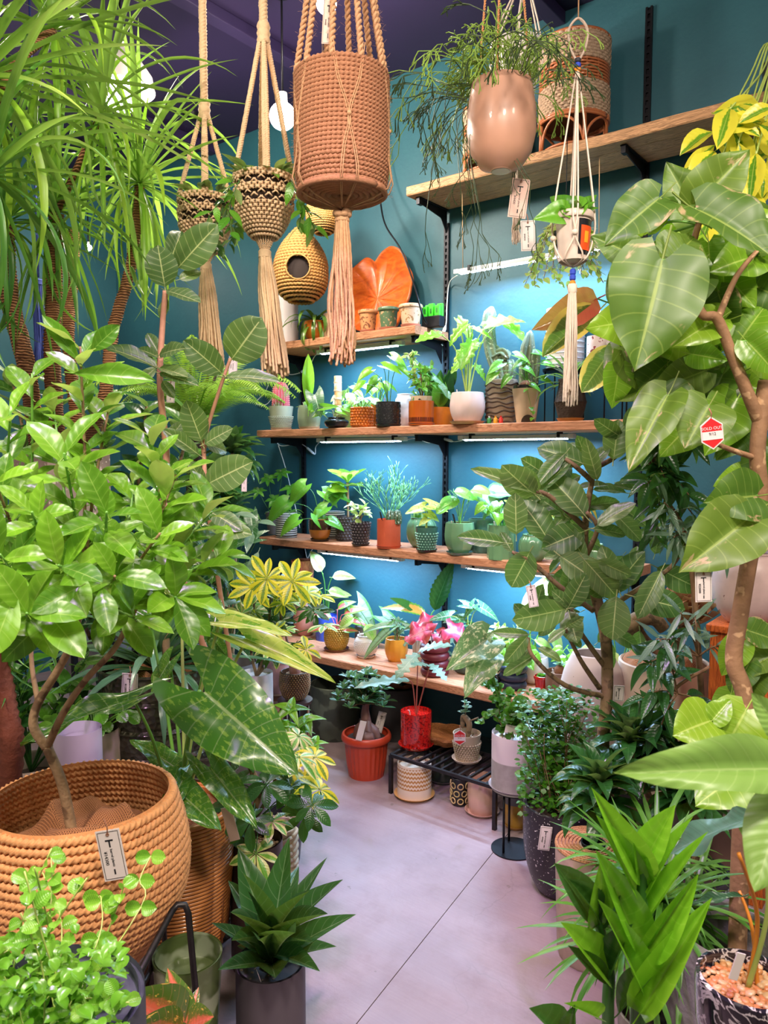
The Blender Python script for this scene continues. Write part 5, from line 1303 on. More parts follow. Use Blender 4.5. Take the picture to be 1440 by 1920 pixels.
for i in range(46):
    a = rn.uniform(0, 6.28); e = V((cos(a), sin(a), 0)); put_leaf(root, 'midlance' if i % 3 else 'dark', e*R*rn.uniform(.3, .95)+Z*h*rn.uniform(.95, 1.05), e+Z*rn.uniform(-.3, .9), Z, rn.uniform(.04, .07), 1.3, rn)
def vine(root, pts, key, n, L, rnd, m=None, wr=1):
    stem(root, pts, .0012, m or STGD, 4, 5, 'vine'); along(root, pts, key, n, L, rnd, .05, 1.0, -.1, wr, .4)
for q in ([(545,335,2.05),(565,380,2.0),(560,430,2.0)], [(440,330,2.05),(420,370,2.0),(395,400,2.0),(385,430,2.0)], [(545,340,2.0),(575,395,1.98),(590,430,2.0)], [(450,335,2.0),(430,390,2.0),(436,450,2.0)]):
    vine(root, [at(*p)-root.location for p in q], 'midlance', 9, .05, rn, wr=1.6)
root, h, R = macrame('smaller cream macrame hanger with leafy cup, leftmost of the three', 384, 372, 2.25, 48, 100, (383, 205, 2.25), 190, 24, 6, 10)
for i in range(40):
    a = rn.uniform(0, 6.28); e = V((cos(a), sin(a), 0)); put_leaf(root, 'darkov' if i % 2 else 'mid', e*R*rn.uniform(.3, 1.0)+Z*h*rn.uniform(.95, 1.1), e+Z*rn.uniform(-.2, .9), Z, rn.uniform(.03, .055), 1, rn)
for q in ([(430,380,2.2),(440,420,2.2),(430,460,2.2)], [(425,370,2.2),(405,430,2.18),(410,480,2.2)], [(430,365,2.2),(455,380,2.2),(440,430,2.15)]):
    vine(root, [at(*p)-root.location for p in q], 'darkov', 10, .04, rn)
# --- blue tassel hanger far left
c = at(72, 520, 2.9); root = thing('hanging_planter', 'deep blue tassel hanging behind the palm trunks', 'hanging planter', c)
BLUT = P('indigo_cord', (44, 60, 130), rough=.8); tassel(root, (0, 0, -.02), .36, .014, .03, 30, BLUT, 9)
new('hanging_cord', tube([(0, 0, 0), (0, 0, CZ-c.z)], .004, 6), root, BLUT)
# --- rhipsalis in a blush pot
c = at(940, 240, 2.1); k = 2.1/FPX; R = 65*k; Hh = 158*k
root = thing('hanging_planter', 'smooth blush hanging pot overflowing with thin tangled mistletoe cactus', 'hanging planter', c-Z*Hh/2)
BLS = P('blush_gloss', (200, 150, 126), rough=.38, noise_amt=.3, scale=7, coat=.15)
new('pot', lathe([(0, 0), (R*.3, 0), (R*.34, .004), (R*.62, Hh*.06), (R*.88, Hh*.22), (R*1.0, Hh*.45), (R*.98, Hh*.7), (R*.88, Hh*.95), (R*.86, Hh), (R*.82, Hh), (R*.82, Hh*.9), (0, Hh*.88)], 48), root, BLS)
new('base_sticker', lathe([(0, -.001), (R*.26, -.001), (R*.26, .001), (0, .001)], 20), root, CARD)
for j in range(3):
    a = 2*pi*j/3+.9; b = V((R*.9*cos(a), R*.9*sin(a), Hh)); rope(root, [b, V((b.x*.6, b.y*.6, Hh+.35)), V((b.x*.3, b.y*.3, CZ-root.location.z))], .0034, P('orange_jute', (214, 150, 100), rough=.8), .014)
rn = random.Random(77); RH = P('rhipsalis_green', (136, 168, 70), rough=.5, noise_amt=.4, scale=20); RHD = P('rhipsalis_dark', (56, 76, 40), rough=.5, noise_amt=.4)
def rhip(root, start, out, L, m, rnd, droop=1.0, r=.0014):
    mb = MB(); st_ = [(V(start), V(out).normalized(), L, 0)]; cnt = 0
    while st_ and cnt < 46:
        p_, d_, l, g = st_.pop(0); cnt += 1
        s = l*rnd.uniform(.14, .24); q = p_+d_*s; mb.add(*tubevf([p_, q], [r, r*.9], 4))
        nl = l-s
        if nl > .02:
            for b in range(2 if rnd.random() < .62 else 1):
                e = (d_*1.1+V((rnd.uniform(-.8, .8), rnd.uniform(-.8, .8), rnd.uniform(-.5, .4)-droop*.30))).normalized(); st_.append((q, e, nl*rnd.uniform(.75, 1), g+1))
    return new('tangled_stem', mb.mesh(False), root, m)
for i in range(90):
    a = i*2.4; e = V((cos(a), sin(a), 0)); e2 = e*.8-RT*.35
    rhip(root, e*R*rn.uniform(.1, .9)+Z*Hh*1.0, e2+Z*rn.uniform(.6, 1.6), rn.uniform(.16, .30), RH, rn, .9)
for i in range(46):
    a = rn.uniform(0, 6.28); e = V((cos(a), sin(a), 0)); st_ = e*R*1.0+Z*Hh*.95
    rhip(root, st_-RT*.03*rn.random(), e*.6-RT*.9*rn.random()+RT*.25+Z*.3, rn.uniform(.30, .52), RHD if i % 2 else RH, rn, 1.6)
for i in range(16):
    x = rn.uniform(-150, -20) if i % 4 else rn.uniform(0, 60); p_ = at(940+x, rn.uniform(200, 420), 2.1+rn.uniform(-.08, .08))-root.location
    rhip(root, p_, V((rn.uniform(-.3, .3), rn.uniform(-.3, .3), -1)), rn.uniform(.2, .34), RHD, rn, 1.6, .0009)
    stem(root, [V((-.02, 0, Hh)), (V((-.02, 0, Hh))+p_)/2-RT*.05+Z*.04, p_], .0011, RHD, 4, 5, 'trailing_stem')
# --- white pot in cotton hanger behind it
c = at(968, 120, 2.45); k = 2.45/FPX; R = 48*k; Hh = 90*k
root = thing('hanging_planter', 'white plastic pot in thin white cords behind the mistletoe cactus', 'hanging planter', c-Z*Hh*.6)
new('pot', lathe(prof_pot(R, Hh, 'rim'), 40), root, WHT); gravel(root, R*.8, Hh*.8, 1, SOIL)
ap = at(985, -60, 2.45)-root.location
for j in range(6):
    a = 2*pi*j/6; b = V((R*1.05*cos(a), R*1.05*sin(a), Hh*.95)); low = V((R*.4*cos(a+.3), R*.4*sin(a+.3), -.02))
    new('cord', tube([ap, ap.lerp(b, .3)+V((0, 0, 0)), b, V((R*cos(a+.2), R*sin(a+.2), Hh*.4)), low, (0, 0, -.05)], .0028, 6, sm=3), root, COTW)
    new('bead', lathe([(0, -.006), (.006, -.006), (.006, .006), (0, .006)], 10), root, RED).location = ap.lerp(b, .18)
new('hanging_cord', tube([ap, (ap.x, ap.y, CZ-root.location.z)], .005, 6), root, COTW)
new('long_cord', tube([(0, 0, -.05), at(970, 385, 2.4)-root.location], .004, 6), root, COTW)
tassel(root, at(968, 395, 2.4)-root.location, .10, .008, .014, 20, COTW, 4)
for i in range(14): a = rn.uniform(0, 6.3); put_leaf(root, 'mid', (0, 0, Hh*.8), V((cos(a), sin(a), .8)), Z, .06, 1, rn)
price_tag('blush price tag below the mistletoe cactus pot, upper of two', 973, 372, 2.2, 34, 72, roll=.12, m=KRAFT)
price_tag('white price tag hanging lowest below the mistletoe cactus', 990, 442, 2.15, 27, 56, roll=-.04)
# --- loop-topped cotton hanger with a small labelled pot
d = 2.0; k = d/FPX; c = at(1075, 444, d); R = 36*k; Hh = 84*k
root = thing('hanging_planter', 'white cotton hanger with a loop top and small orange-labelled nursery pot', 'hanging planter', c-Z*Hh/2)
new('pot', lathe(prof_pot(R, Hh, 'rim'), 40), root, P('nursery_white', (216, 196, 184), rough=.4))
# printed label wrapped on the right side
az = atan2(RT.y, RT.x)-.75
def wrap(name, a0, a1, z0, z1, m, q=1.012):
    n = 10; vs = []; fs = []
    for i in range(n+1):
        a = a0+(a1-a0)*i/n
        for z in (z0, z1): f_ = z/Hh; rr_ = R*(.74+.19*f_)*q; vs.append((rr_*cos(a), rr_*sin(a), z))
    for i in range(n): fs.append((i*2, i*2+2, i*2+3, i*2+1))
    return new(name, mesh(vs, fs), root, m)
wrap('black_label', az-.75, az+.75, Hh*.05, Hh*.80, BLK, 1.02); wrap('orange_label', az-.6, az+.5, Hh*.14, Hh*.66, P('label_orange', (236, 84, 30), rough=.4), 1.035); wrap('yellow_mark', az-.35, az-.02, Hh*.30, Hh*.54, P('label_amber', (250, 170, 40)), 1.05)
gravel(root, R*.86, Hh*.86, 2, SOIL)
ap = at(1083, 118, d)-root.location
for j in range(4):
    a = 2*pi*j/4+.5
    for s in (-.12, .12):
        b = V((R*1.05*cos(a+s), R*1.05*sin(a+s), Hh*.98)); kn = V((R*1.0*cos(a), R*1.0*sin(a), Hh*.45)); lw = V((R*.8*cos(a+s*5), R*.8*sin(a+s*5), 0))
        new('cord', tube([ap, ap.lerp(b, .4), b, kn, lw, (0, 0, -.018)], .0024, 6, sm=4), root, COTW)
    v_, f_ = icovf(.008, (R*1.02*cos(a), R*1.02*sin(a), Hh*.48), sub=1); new('knot', mesh(v_, f_), root, COTW)
L0 = ap; 
rope(root, [L0, L0+RT*-.020+Z*.04, L0+RT*-.024+Z*.085, L0+Z*.112, L0+RT*.024+Z*.085, L0+RT*.020+Z*.04, L0], .0062, COTW, .02, 3, 'loop')
for j, (c_, m_) in enumerate((((40, 40, 50), 'cord_black'), ((40, 70, 190), 'cord_blue'), ((236, 140, 40), 'cord_orange'))): new('wrap', lathe([(.006, -.006), (.0085, -.004), (.0085, .004), (.006, .006)], 14), root, P(m_, c_, rough=.7)).location = L0+Z*(.006-.012*j)
new('hanging_string', tube([L0+Z*.11, L0+V((0, 0, .4)), (L0.x, L0.y, CZ-root.location.z)], .0018, 5), root, JUTE)
for j, (z_, m_) in enumerate(((-.032, 'cord_blue'), (-.046, 'cord_blue'), (-.062, 'cord_orange'))): new('wrap', lathe([(.005, -.008), (.008, -.005), (.008, .005), (.005, .008)], 14), root, MATS[m_]).location = (0, 0, z_)
tassel(root, (0, 0, -.075), .30, .009, .018, 26, COTW, 11, .003)
for b, t_, w_ in (((1062,400,1.98),(1008,402,1.95),.9),((1070,395,1.98),(1030,360,2),.8),((1085,395,2),(1120,360,2),.7),((1078,398,1.96),(1066,352,2),.9)): hl(root, 'heartm', b, t_, w_, .7, 0, rr)
rn = random.Random(5)
for i in range(16): a = rn.uniform(0, 6.3); e = V((cos(a), sin(a), 0)); put_leaf(root, 'heartm', e*R*.6+Z*Hh, e+Z*rn.uniform(-.2, 1), Z-FH, .035, 1, rn)
# --- variegated hoya behind it
c = at(1060, 470, 2.5); root = thing('hanging_planter', 'white-edged small-leaved trailing plant hanging by the LED bar', 'hanging planter', c)
new('pot', lathe(prof_pot(.045, .07, 'taper'), 30), root, BLK); new('hanging_wire', tube([(0, 0, .06), (0, 0, Z1-.04-c.z)], .0015, 5), root, DK)
for i in range(20):
    a = i*2.4; e = V((cos(a), sin(a), 0)); q = [V((0, 0, .07)), e*.05+Z*.085, e*rn.uniform(.07, .12)+Z*rn.uniform(-.02, .05), e*rn.uniform(.08, .15)-Z*rn.uniform(.03, .13)]
    stem(root, q, .0011, TW, 4, 3, 'vine'); along(root, q, 'creamg', 13, .026, rn, .3, 1., .1, 1.5, .4)
# --- rattan plant stands on the top shelf
RAT = P('rattan', (178, 106, 66), rough=.4, noise_amt=.35, scale=30, coat=.2); SEAG = P('seagrass_rope', (186, 158, 132), rough=.9, noise_amt=.4, scale=90, bump=.002)
def rattan_stand(label, px, py, y, wpx, hpx):
    p = shelfpos(px, py, y, Z1); k = mpp(p); R = wpx*k/2; h = hpx*k
    root = thing('rattan_planter', label, 'plant stand', p, 'rattan planters on the top shelf')
    b0 = h*.30
    for i in range(26):
        t = (i+.5)/26; z = b0+(h-b0)*t; band = t < .38 or t > .66
        if band: 
            n = 64; mb = MB(); vs = []; N = n*3
            pp = [V(((R+.003*(1 if (j+i) % 2 else -1)*((j % 3) != 0))*cos(2*pi*j/N), (R+.003*(1 if (j//3+i) % 2 else -1))*sin(2*pi*j/N), z+.0016*sin(2*pi*j/3))) for j in range(N)]
            new('rope_row', mesh(*tubevf(pp+[pp[0]], h*.7/26*.56, 5, cap=False)), root, SEAG)
        else:
            N = 96; pp = [V(((R+.0025*sin((j//2+i)*pi))*cos(2*pi*j/N), (R+.0025*cos((j//2+i)*pi))*sin(2*pi*j/N), z)) for j in range(N)]
            new('reed_row', mesh(*tubevf(pp+[pp[0]], h*.7/26*.45, 5, cap=False)), root, RAT)
    for j in range(16):
        a = 2*pi*j/16; new('stake', tube([(R*.985*cos(a), R*.985*sin(a), b0), (R*.985*cos(a), R*.985*sin(a), h)], .0032, 5), root, RAT)
    for z in (b0, b0*.93, h): new('rim_ring', tube([(R*1.02*cos(2*pi*j/40), R*1.02*sin(2*pi*j/40), z) for j in range(41)], .006, 6), root, RAT)
    new('foot_ring', tube([(R*.9*cos(2*pi*j/40), R*.9*sin(2*pi*j/40), .012) for j in range(41)], .005, 6), root, RAT)
    for j in range(4):
        a = 2*pi*j/4+.75; e = V((cos(a), sin(a), 0)); new('leg', tube([e*R*.98+Z*b0, e*R+Z*0], .0075, 7), root, RAT)
        pts = [V((R*.97*cos(a+u*pi/2), R*.97*sin(a+u*pi/2), .01+b0*.82*sin(pi*u)**.5)) for u in [q/12 for q in range(13)]]; new('arch', tube(pts, .005, 6), root, RAT)
    new('liner', lathe([(0, b0), (R*.93, b0), (R*.93, h*.98), (R*.9, h*.98), (R*.9, b0*1.1), (0, b0*1.1)], 30), root, P('brown_inside', (96, 56, 34), rough=.8))
    return root
rattan_stand('tall round rattan planter on legs, standing right on the top shelf', 1075, 250, 2.78, 124, 200)
rattan_stand('rattan planter on the top shelf hidden behind the mistletoe cactus', 925, 330, 2.78, 110, 118)
# ================================================================ LEFT SIDE
BURL = None
def burlmat():
    t = NT('burlap'); w1 = t.node('ShaderNodeTexWave', wave_type='BANDS', bands_direction='X'); w2 = t.node('ShaderNodeTexWave', wave_type='BANDS', bands_direction='Y')
    for w_ in (w1, w2): w_.inputs['Scale'].default_value = 95; w_.inputs['Distortion'].default_value = 1.5; w_.inputs['Detail Scale'].default_value = .4; t.link(t.obj(), w_.inputs[0])
    m_ = t.math('MAXIMUM', w1.outputs['Fac'], w2.outputs['Fac']); n = t.noise(12, 3)
    k_ = t.mix(t.ss(m_, .55, .95), lin(86, 48, 28), lin(176, 118, 76)); k_ = t.mix(t.math('MULTIPLY', n, .4), k_, lin(170, 112, 76)); t.col(k_); t.set(Roughness=.95); t.bump(m_, .0015, .8); return t.m
BURL = burlmat()
def burlap(root, r, z, seed=0, amp=.35):
    N, M = 20, 56; vs = []; fs = []
    for i in range(N+1):
        q = i/N
        for j in range(M):
            a = 2*pi*j/M; x, y = r*q*cos(a), r*q*sin(a); f = noise.noise(V((x/r*2.4+seed, y/r*2.4, 0)))
            rid = 1-abs(noise.noise(V((x/r*1.6, y/r*1.6+seed, 3))))*2.2
            vs.append((x, y, z+r*amp*(.5*f+.55*rid*sin(pi*min(1, q*.9+.1)))*(1-q**6)-r*.15*q**3))
    for i in range(N):
        for j in range(M): a = i*M+j; b = i*M+(j+1) % M; fs.append((a, b, b+M, a+M)) if i else fs.append((a, b+M, a+M))
    return new('burlap', mesh(vs, fs), root, BURL)
# ---- the big woven basket with the bright tree
DB = 1.55; rimc = at(152, 1492, DB); kb = DB/FPX
BASK = P('palm_weave', (212, 150, 96), rough=.7, noise_amt=.35, scale=60, bump=.0015)
zb = rimc.z-.37
TB = thing('basket_tree', 'bright green tree in a huge round coiled basket lined with burlap', 'plant', (rimc.x, rimc.y, zb))
bp = lambda t: (.178+.036*sin(pi*t**1.0)-(.085*(1-t)**3)*1.3, .37*t)
coils(TB, bp, 25, BASK, .0086, 104, 'basket_coil', .30, seg=6, slant=.55)
N_ = 20
new('basket_lining', lathe([(0, .02)]+[(bp(i/N_)[0]-.006, bp(i/N_)[1]+.004) for i in range(N_+1)], 64), TB, BASK)
for i in range(6): new('base_coil', tube([((.075-.013*i)*cos(2*pi*j/30), (.075-.013*i)*sin(2*pi*j/30), .006) for j in range(31)], .008, 5), TB, BASK)
burlap(TB, .168, .285, 2, .5)
L_ = lambda *q: at(*q)-TB.location
b0 = V((-.008, -.02, .28))
b0 = L_(138, 1556, 1.53); b0.z = .28
stem(TB, [b0, L_(118, 1475, 1.53), L_(88, 1400, 1.53)], [.011, .0098], BARK, 12, 6, 'trunk')
stem(TB, [L_(88, 1402, 1.53), L_(63, 1362, 1.53), L_(72, 1317, 1.54), L_(113, 1249, 1.54), L_(136, 1200, 1.52), L_(154, 1130, 1.5)], [.0098, .0085, .0065], BARK, 10, 6, 'trunk')
stem(TB, [L_(88, 1402, 1.53), L_(122, 1331, 1.5), L_(163, 1272, 1.47), L_(217, 1213, 1.45), L_(254, 1140, 1.45)], [.008, .006, .005], BARK, 10, 6, 'trunk')
stem(TB, [L_(72, 1317, 1.54), L_(60, 1250, 1.6), L_(58, 1180, 1.62)], [.006, .004], BARK, 8, 4, 'trunk')
rn = random.Random(12)
ends = [(150,650,1.35),(60,700,1.5),(20,770,1.3),(205,760,1.45),(280,815,1.4),(120,850,1.25),(330,890,1.4),(395,960,1.5),(415,1050,1.55),(300,1000,1.3),(200,960,1.2),(60,960,1.15),(-20,880,1.2),(0,1040,1.1),(110,1060,1.12),(215,1080,1.2),(330,1120,1.35),(50,1150,1.1),(-25,1170,1.15),(255,1160,1.25),(160,1010,1.5),(350,1060,1.6),(100,760,1.6),(250,900,1.6)]
cnt = 0
for i, e in enumerate(ends):
    s = (L_(154, 1130, 1.5), L_(254, 1140, 1.45), L_(58, 1180, 1.62))[0 if 90 < e[0] < 260 else (1 if e[0] >= 260 else 2)]
    E_ = L_(*e); mid = s.lerp(E_, .5)+V((rn.uniform(-.03, .03), rn.uniform(-.03, .03), rn.uniform(0, .03)))
    stem(TB, [s, mid, E_], [.0038, .0022], STG if i % 3 else BARK, 6, 5, 'branch')
    nl = 12 if i % 4 else 13; cnt += nl
    along(TB, [s.lerp(E_, .25), mid.lerp(E_, .3), E_], 'bright', nl, .088, rn, .2, .95, .15, .85, .55)
for b, t_, w_ in (((100,1150,1.2),(0,1235,1.15),.9),((80,1140,1.15),(150,1215,1.1),.9),((150,1100,1.15),(60,1145,1.1),.9),((30,1110,1.1),(-20,1230,1.05),.9),((190,1100,1.2),(205,1180,1.15),.8),((170,660,1.35),(218,610,1.33),.9),((150,680,1.35),(85,590,1.3),.55),((140,700,1.35),(280,705,1.3),.5)): hl(TB, 'bright', b, t_, w_, .75, 0, rn)
price_tag('large white price tag on the front of the round coiled basket', 210, 1603, 1.33, 46, 98, roll=-.17, price='¥14300')
# iron stand below the basket
sr = .13
st_ = thing('iron_plant_stand', 'black iron stand carrying the round coiled basket', 'plant stand', (rimc.x, rimc.y, 0))
new('support_ring', tube([(sr*cos(2*pi*j/40), sr*sin(2*pi*j/40), zb-.009) for j in range(41)], .006, 8), st_, IRON)
for j in range(4):
    a = A+pi/4+j*pi/2; e = V((cos(a), sin(a), 0)); new('leg', tube([e*.13+Z*(zb-.009), e*.205+Z*(zb-.009), e*.21+Z*(zb-.02), e*.22], .006, 8), st_, IRON)
# separate square-tube frame with the visible handle-like bar
q0 = at(242, 1862, 1.25); q1 = at(326, 1702, 1.5); q2 = at(352, 1700, 1.5); q3 = at(366, 1850, 1.5)
st2 = thing('iron_rack', 'bent black iron bar rack between the baskets', 'rack', (q1.x, q1.y, 0))
lz = lambda v: v-st2.location
g0 = V((q3.x, q3.y, 0))
new('side_frame', tube([lz(V((q0.x, q0.y, 0))), lz(q0)-Z*.02, lz(q0.lerp(q1, .05)), lz(q0.lerp(q1, .95)), lz(q1.lerp(q2, .25))+Z*.006, lz(q1.lerp(q2, .8))+Z*.004, lz(q2.lerp(q3, .08)), lz(q3), lz(g0)], .0065, 8), st2, IRON)
# ---- creeping plant, bottom left
p = at(95, 1960, 1.0); p.z = .42
cr = thing('potted_creeper', 'airy creeping plant with tiny round leaves in front of the basket', 'plant', p)
new('pot', lathe(prof_pot(.12, .19, 'cyl'), 40), cr, P('slate_pot', (70, 74, 84), rough=.6)); new('soil', lathe([(.11, 0), (0, .01)], 24), cr, SOIL).location.z = .165
leafkind('creep', 'round', G('leaf_creeper', (90, 160, 40), (150, 206, 66), vein=lin(190, 225, 110), va=.3, rough=.25, trans=.35), droop=.1, fold=.35, rows=6, cols=4, stalk=.15)
rn = random.Random(31); nleaf = 0
for i in range(26):
    px = rn.choice((rn.uniform(-40, 120), rn.uniform(20, 250))); py = rn.uniform(1590, 1900) if px < 190 else rn.uniform(1640, 1900)
    E_ = at(px, py, rn.uniform(.88, 1.12))-cr.location; s = V((rn.uniform(-.09, .09), rn.uniform(-.09, .09), .17)); mid = s.lerp(E_, .5)+V((rn.uniform(-.02, .02), rn.uniform(-.02, .02), .02))
    stem(cr, [s, mid, E_], .0011, STY, 5, 5, 'stem'); Pp = smoothpts([s, mid, E_], 6)
    for j in range(11):
        if nleaf >= 296: break
        t = 2+j*.95; a_ = Pp[min(int(t), len(Pp)-1)]; nleaf += 1
        e = V((rn.uniform(-1, 1), rn.uniform(-1, 1), rn.uniform(-.2, .6))); put_leaf(cr, 'creep', a_, e, Z-FH*.9, rn.uniform(.015, .023), .95, rn)
lg = LEAFS['creep'][0]; lv = [tuple(v.co) for v in lg.vertices]; lf = [tuple(q_.vertices) for q_ in lg.polygons]; mb = MB()
for i in range(420):
    E_ = at(rn.uniform(-60, 235), rn.triangular(1740, 1970, 1950), rn.uniform(.86, 1.1))-cr.location; rot = Matrix.Rotation(rn.uniform(0, 6.28), 3, 'Z') @ Matrix.Rotation(rn.uniform(-.7, 1.0), 3, 'X'); s_ = rn.uniform(.013, .021); mb.add([E_+rot @ V(v)*s_ for v in lv], lf)
new('foliage', mb.mesh(), cr, LEAFS['creep'][0].materials[0], 'stuff')
for q in ([(265,1700,1.12),(262,1650,1.15),(283,1605,1.18)], [(185,1760,1.05),(190,1690,1.1),(186,1680,1.12)]):
    Pq = [V((.02, 0, .17))]+[at(*a)-cr.location for a in q]; stem(cr, Pq, .001, STY, 5, 5)
    for a in Pq[1:]:
        for s in (-1, 1): put_leaf(cr, 'creep', a, RT*s-FH*.2, -FH+Z*.4, .024, .95, rn)
pt = thing('iron_pot_table', 'low black iron table under the creeping plant', 'table', (p.x, p.y, 0))
new('top', box(-.16, .16, -.16, .16, .405, .42, .003), pt, IRON)
for sx_ in (-1, 1):
    for sy_ in (-1, 1): new('leg', box(sx_*.15-.008, sx_*.15+.008, sy_*.15-.008, sy_*.15+.008, 0, .405, .001), pt, IRON)
# ---- rattan reed basket with the philodendron
DR = 1.92; c = at(335, 1512, DR); R = .13; ztp = c.z; zb_ = .12
PR = thing('basket_philodendron', 'philodendron with a huge mottled arrow leaf in a banded cane basket', 'plant', (c.x, c.y, zb_))
CANE = P('cane', (196, 124, 64), rough=.35, noise_amt=.4, scale=14, coat=.3)
hh = ztp-zb_; n = 34
for i in range(n):
    z = hh*(i+.5)/n; r_ = R*(.86+.14*min(1, i/n*1.8)); new('reed', tube([(r_*cos(2*pi*j/44), r_*sin(2*pi*j/44), z) for j in range(45)], hh/n*.56, 5), PR, CANE)
for j in range(8):
    a = 2*pi*j/8+.3; new('stake', tube([(R*.92*cos(a), R*.92*sin(a), 0), (R*1.03*cos(a), R*1.03*sin(a), hh)], .0035, 5), PR, CANE)
new('rim_ring', tube([(R*1.02*cos(2*pi*j/44), R*1.02*sin(2*pi*j/44), hh) for j in range(45)], .007, 7), PR, CANE)
new('basket_lining', lathe([(0, .004), (R*.84, .006), (R*.97, hh), (R*.9, hh), (R*.8, .02), (0, .02)], 36), PR, CANE)
burlap(PR, R*.93, hh*.98, 5, .45)
W = lambda *q: at(*q)-PR.location
cb = V((0, 0, hh*.95)); rn = random.Random(14)
def pet(root, a, b, r=.005, m=STG, bend=.04):
    mid = (a+b)/2+Z*bend; stem(root, [a, mid, b], [r, r*.7], m, 8, 6, 'petiole')
hl(PR, 'phi', (384,1298,1.70), (553,1448,1.60), 1.0, .85, .1, rn, None); pet(PR, cb, W(374,1296,1.73), .007)
for key, b, t_, w_, f, r_ in (('phi',(250,1312,1.75),(36,1372,1.6),.42,.5,.4),('phy',(412,1166,1.8),(540,1174,1.7),.5,.35,.1),('phy',(462,1198,1.8),(628,1262,1.75),.42,.5,.2),
        ('phi',(400,1180,1.85),(412,1118,1.9),.8,.8,0),('phi',(398,1196,1.85),(428,1232,1.85),.9,.8,0),('phi',(395,1440,1.75),(480,1545,1.65),.62,.75,0),('phi',(330,1480,1.75),(408,1548,1.65),.75,.8,0),
        ('phi',(330,1440,1.9),(250,1385,1.85),.7,.6,0),('phi',(325,1500,1.7),(360,1420,1.8),.6,.6,0),('phy',(340,1130,1.95),(300,1090,1.95),.8,.5,0),('phi',(318,1240,1.9),(280,1300,1.9),.7,.6,0),('phi',(280,1160,1.9),(230,1130,1.9),.6,.6,0)):
    hl(PR, key, b, t_, w_, f, r_, rn); pet(PR, cb+V((rn.uniform(-.02, .02), rn.uniform(-.02, .02), 0)), W(*b), .005, STG if key == 'phi' else STY)
price_tag('blank blush tag on the cane basket rim', 432, 1545, 1.78, 20, 66, roll=-.25, m=KRAFT, string=False, plainback=True)
bs = thing('cane_basket_stool', 'dark wooden stool hidden below the cane basket', 'stool', (c.x, c.y, 0))
new('seat', lathe([(0, zb_-.02), (.10, zb_-.02), (.105, zb_), (0, zb_)], 32), bs, BROWNW)
for j in range(3): a = j*2.09; new('leg', tube([(.07*cos(a), .07*sin(a), zb_-.018), (.09*cos(a), .09*sin(a), 0)], .009, 8), bs, BROWNW)
# ---- glazed green pot and red aglaonema at the bottom
p = onz(350, 1930, 0); p = at(352, 1800, 1.62); p.z = 0
root, z = pot('flower_pot', 'empty mottled green glazed pot with a pale rim near the iron rack', p, .072, .27, SPK('mottle_green', (84, 100, 52), (150, 160, 130), (.5, .6, 14), coat=.4), 'taper', OLIVE, 1.2, fill='soil', cat='pot', lvl=.5)
p = at(330, 1945, 1.25); p.z = .22
ag = thing('potted_aglaonema', 'red-orange blotched aglaonema at the bottom edge', 'plant', p)
new('pot', lathe(prof_pot(.06, .12, 'taper'), 30), ag, BLK); gravel(ag, .05, .10, 0)
leafkind('aglr', 'ovate', G('leaf_red', (60, 96, 40), (90, 120, 50), center=lin(240, 110, 90), blotch=lin(236, 190, 90), bl=(.6, .64, 8), vein=lin(240, 150, 130), va=.4, rough=.25), droop=.2, fold=.25, rows=12, cols=6)
for b, t_, w_ in (((345,1925,1.25),(250,1868,1.15),.9),((350,1920,1.25),(318,1822,1.25),.85),((350,1930,1.22),(382,1905,1.15),.9),((340,1940,1.2),(262,1925,1.1),.8),((352,1915,1.27),(372,1850,1.3),.7)): hl(ag, 'aglr', b, t_, w_, .8, 0, rn)
stl = thing('block_stand', 'low dark wooden block under the red aglaonema', 'stand', (p.x, p.y, 0)); new('block', box(-.07, .07, -.07, .07, 0, .22, .004), stl, P('dark_wood_block', (50, 36, 30)))
# ---- foreground dark rosette in grey pot
leafkind('ros', 'lance', G('leaf_rosette', (22, 62, 30), (50, 100, 48), vein=lin(150, 180, 130), va=.5, nv=9, rough=.3, coat=.4), droop=.12, fold=.4, rows=12, cols=6)
p = at(508, 1880, 1.7); p.z = 0
root, z = pot('potted_rosette', 'dark glossy lance-leaved rosette in a smooth grey cylinder pot', p, .077, .20, P('mauve_grey', (86, 78, 86), rough=.55, noise_amt=.08), 'cyl', P('mauve_grey_saucer', (80, 74, 82)), 1.15, lvl=.93)
k = mpp(p); c0 = V((0, 0, z)); rn = random.Random(3)
for (px, py, dd, w_) in ((530,1580,1.9,.62),(455,1590,1.95,.75),(605,1605,1.95,.4),(620,1640,1.85,.6),(652,1702,1.85,.6),(615,1758,1.8,.55),(590,1800,1.75,.6),(408,1722,1.85,.55),(420,1800,1.75,.6),(430,1640,2.0,.6),(445,1690,1.7,.6),(515,1815,1.7,.8),(480,1660,1.8,.6),(560,1650,1.75,.55),(500,1620,2.05,.6),(590,1680,1.7,.5),(440,1760,2.0,.6),(560,1610,2.1,.5),(470,1620,1.75,.5),(540,1700,1.65,.5),(490,1720,1.68,.55),(575,1740,1.7,.5),(600,1720,2.05,.5),(450,1730,1.7,.5)):
    E_ = at(px, py, dd*.895)-root.location; hgt = rn.uniform(.0, .07); b = c0+Z*hgt; d_ = E_-b
    put_leaf(root, 'ros', b, d_, (CAM-root.location).normalized()*.5+Z*.6-V((d_.x, d_.y, 0)).normalized()*.3, d_.length, w_*1.55, rn)
label_stick(root, .03, -.05, z, .05, .3)
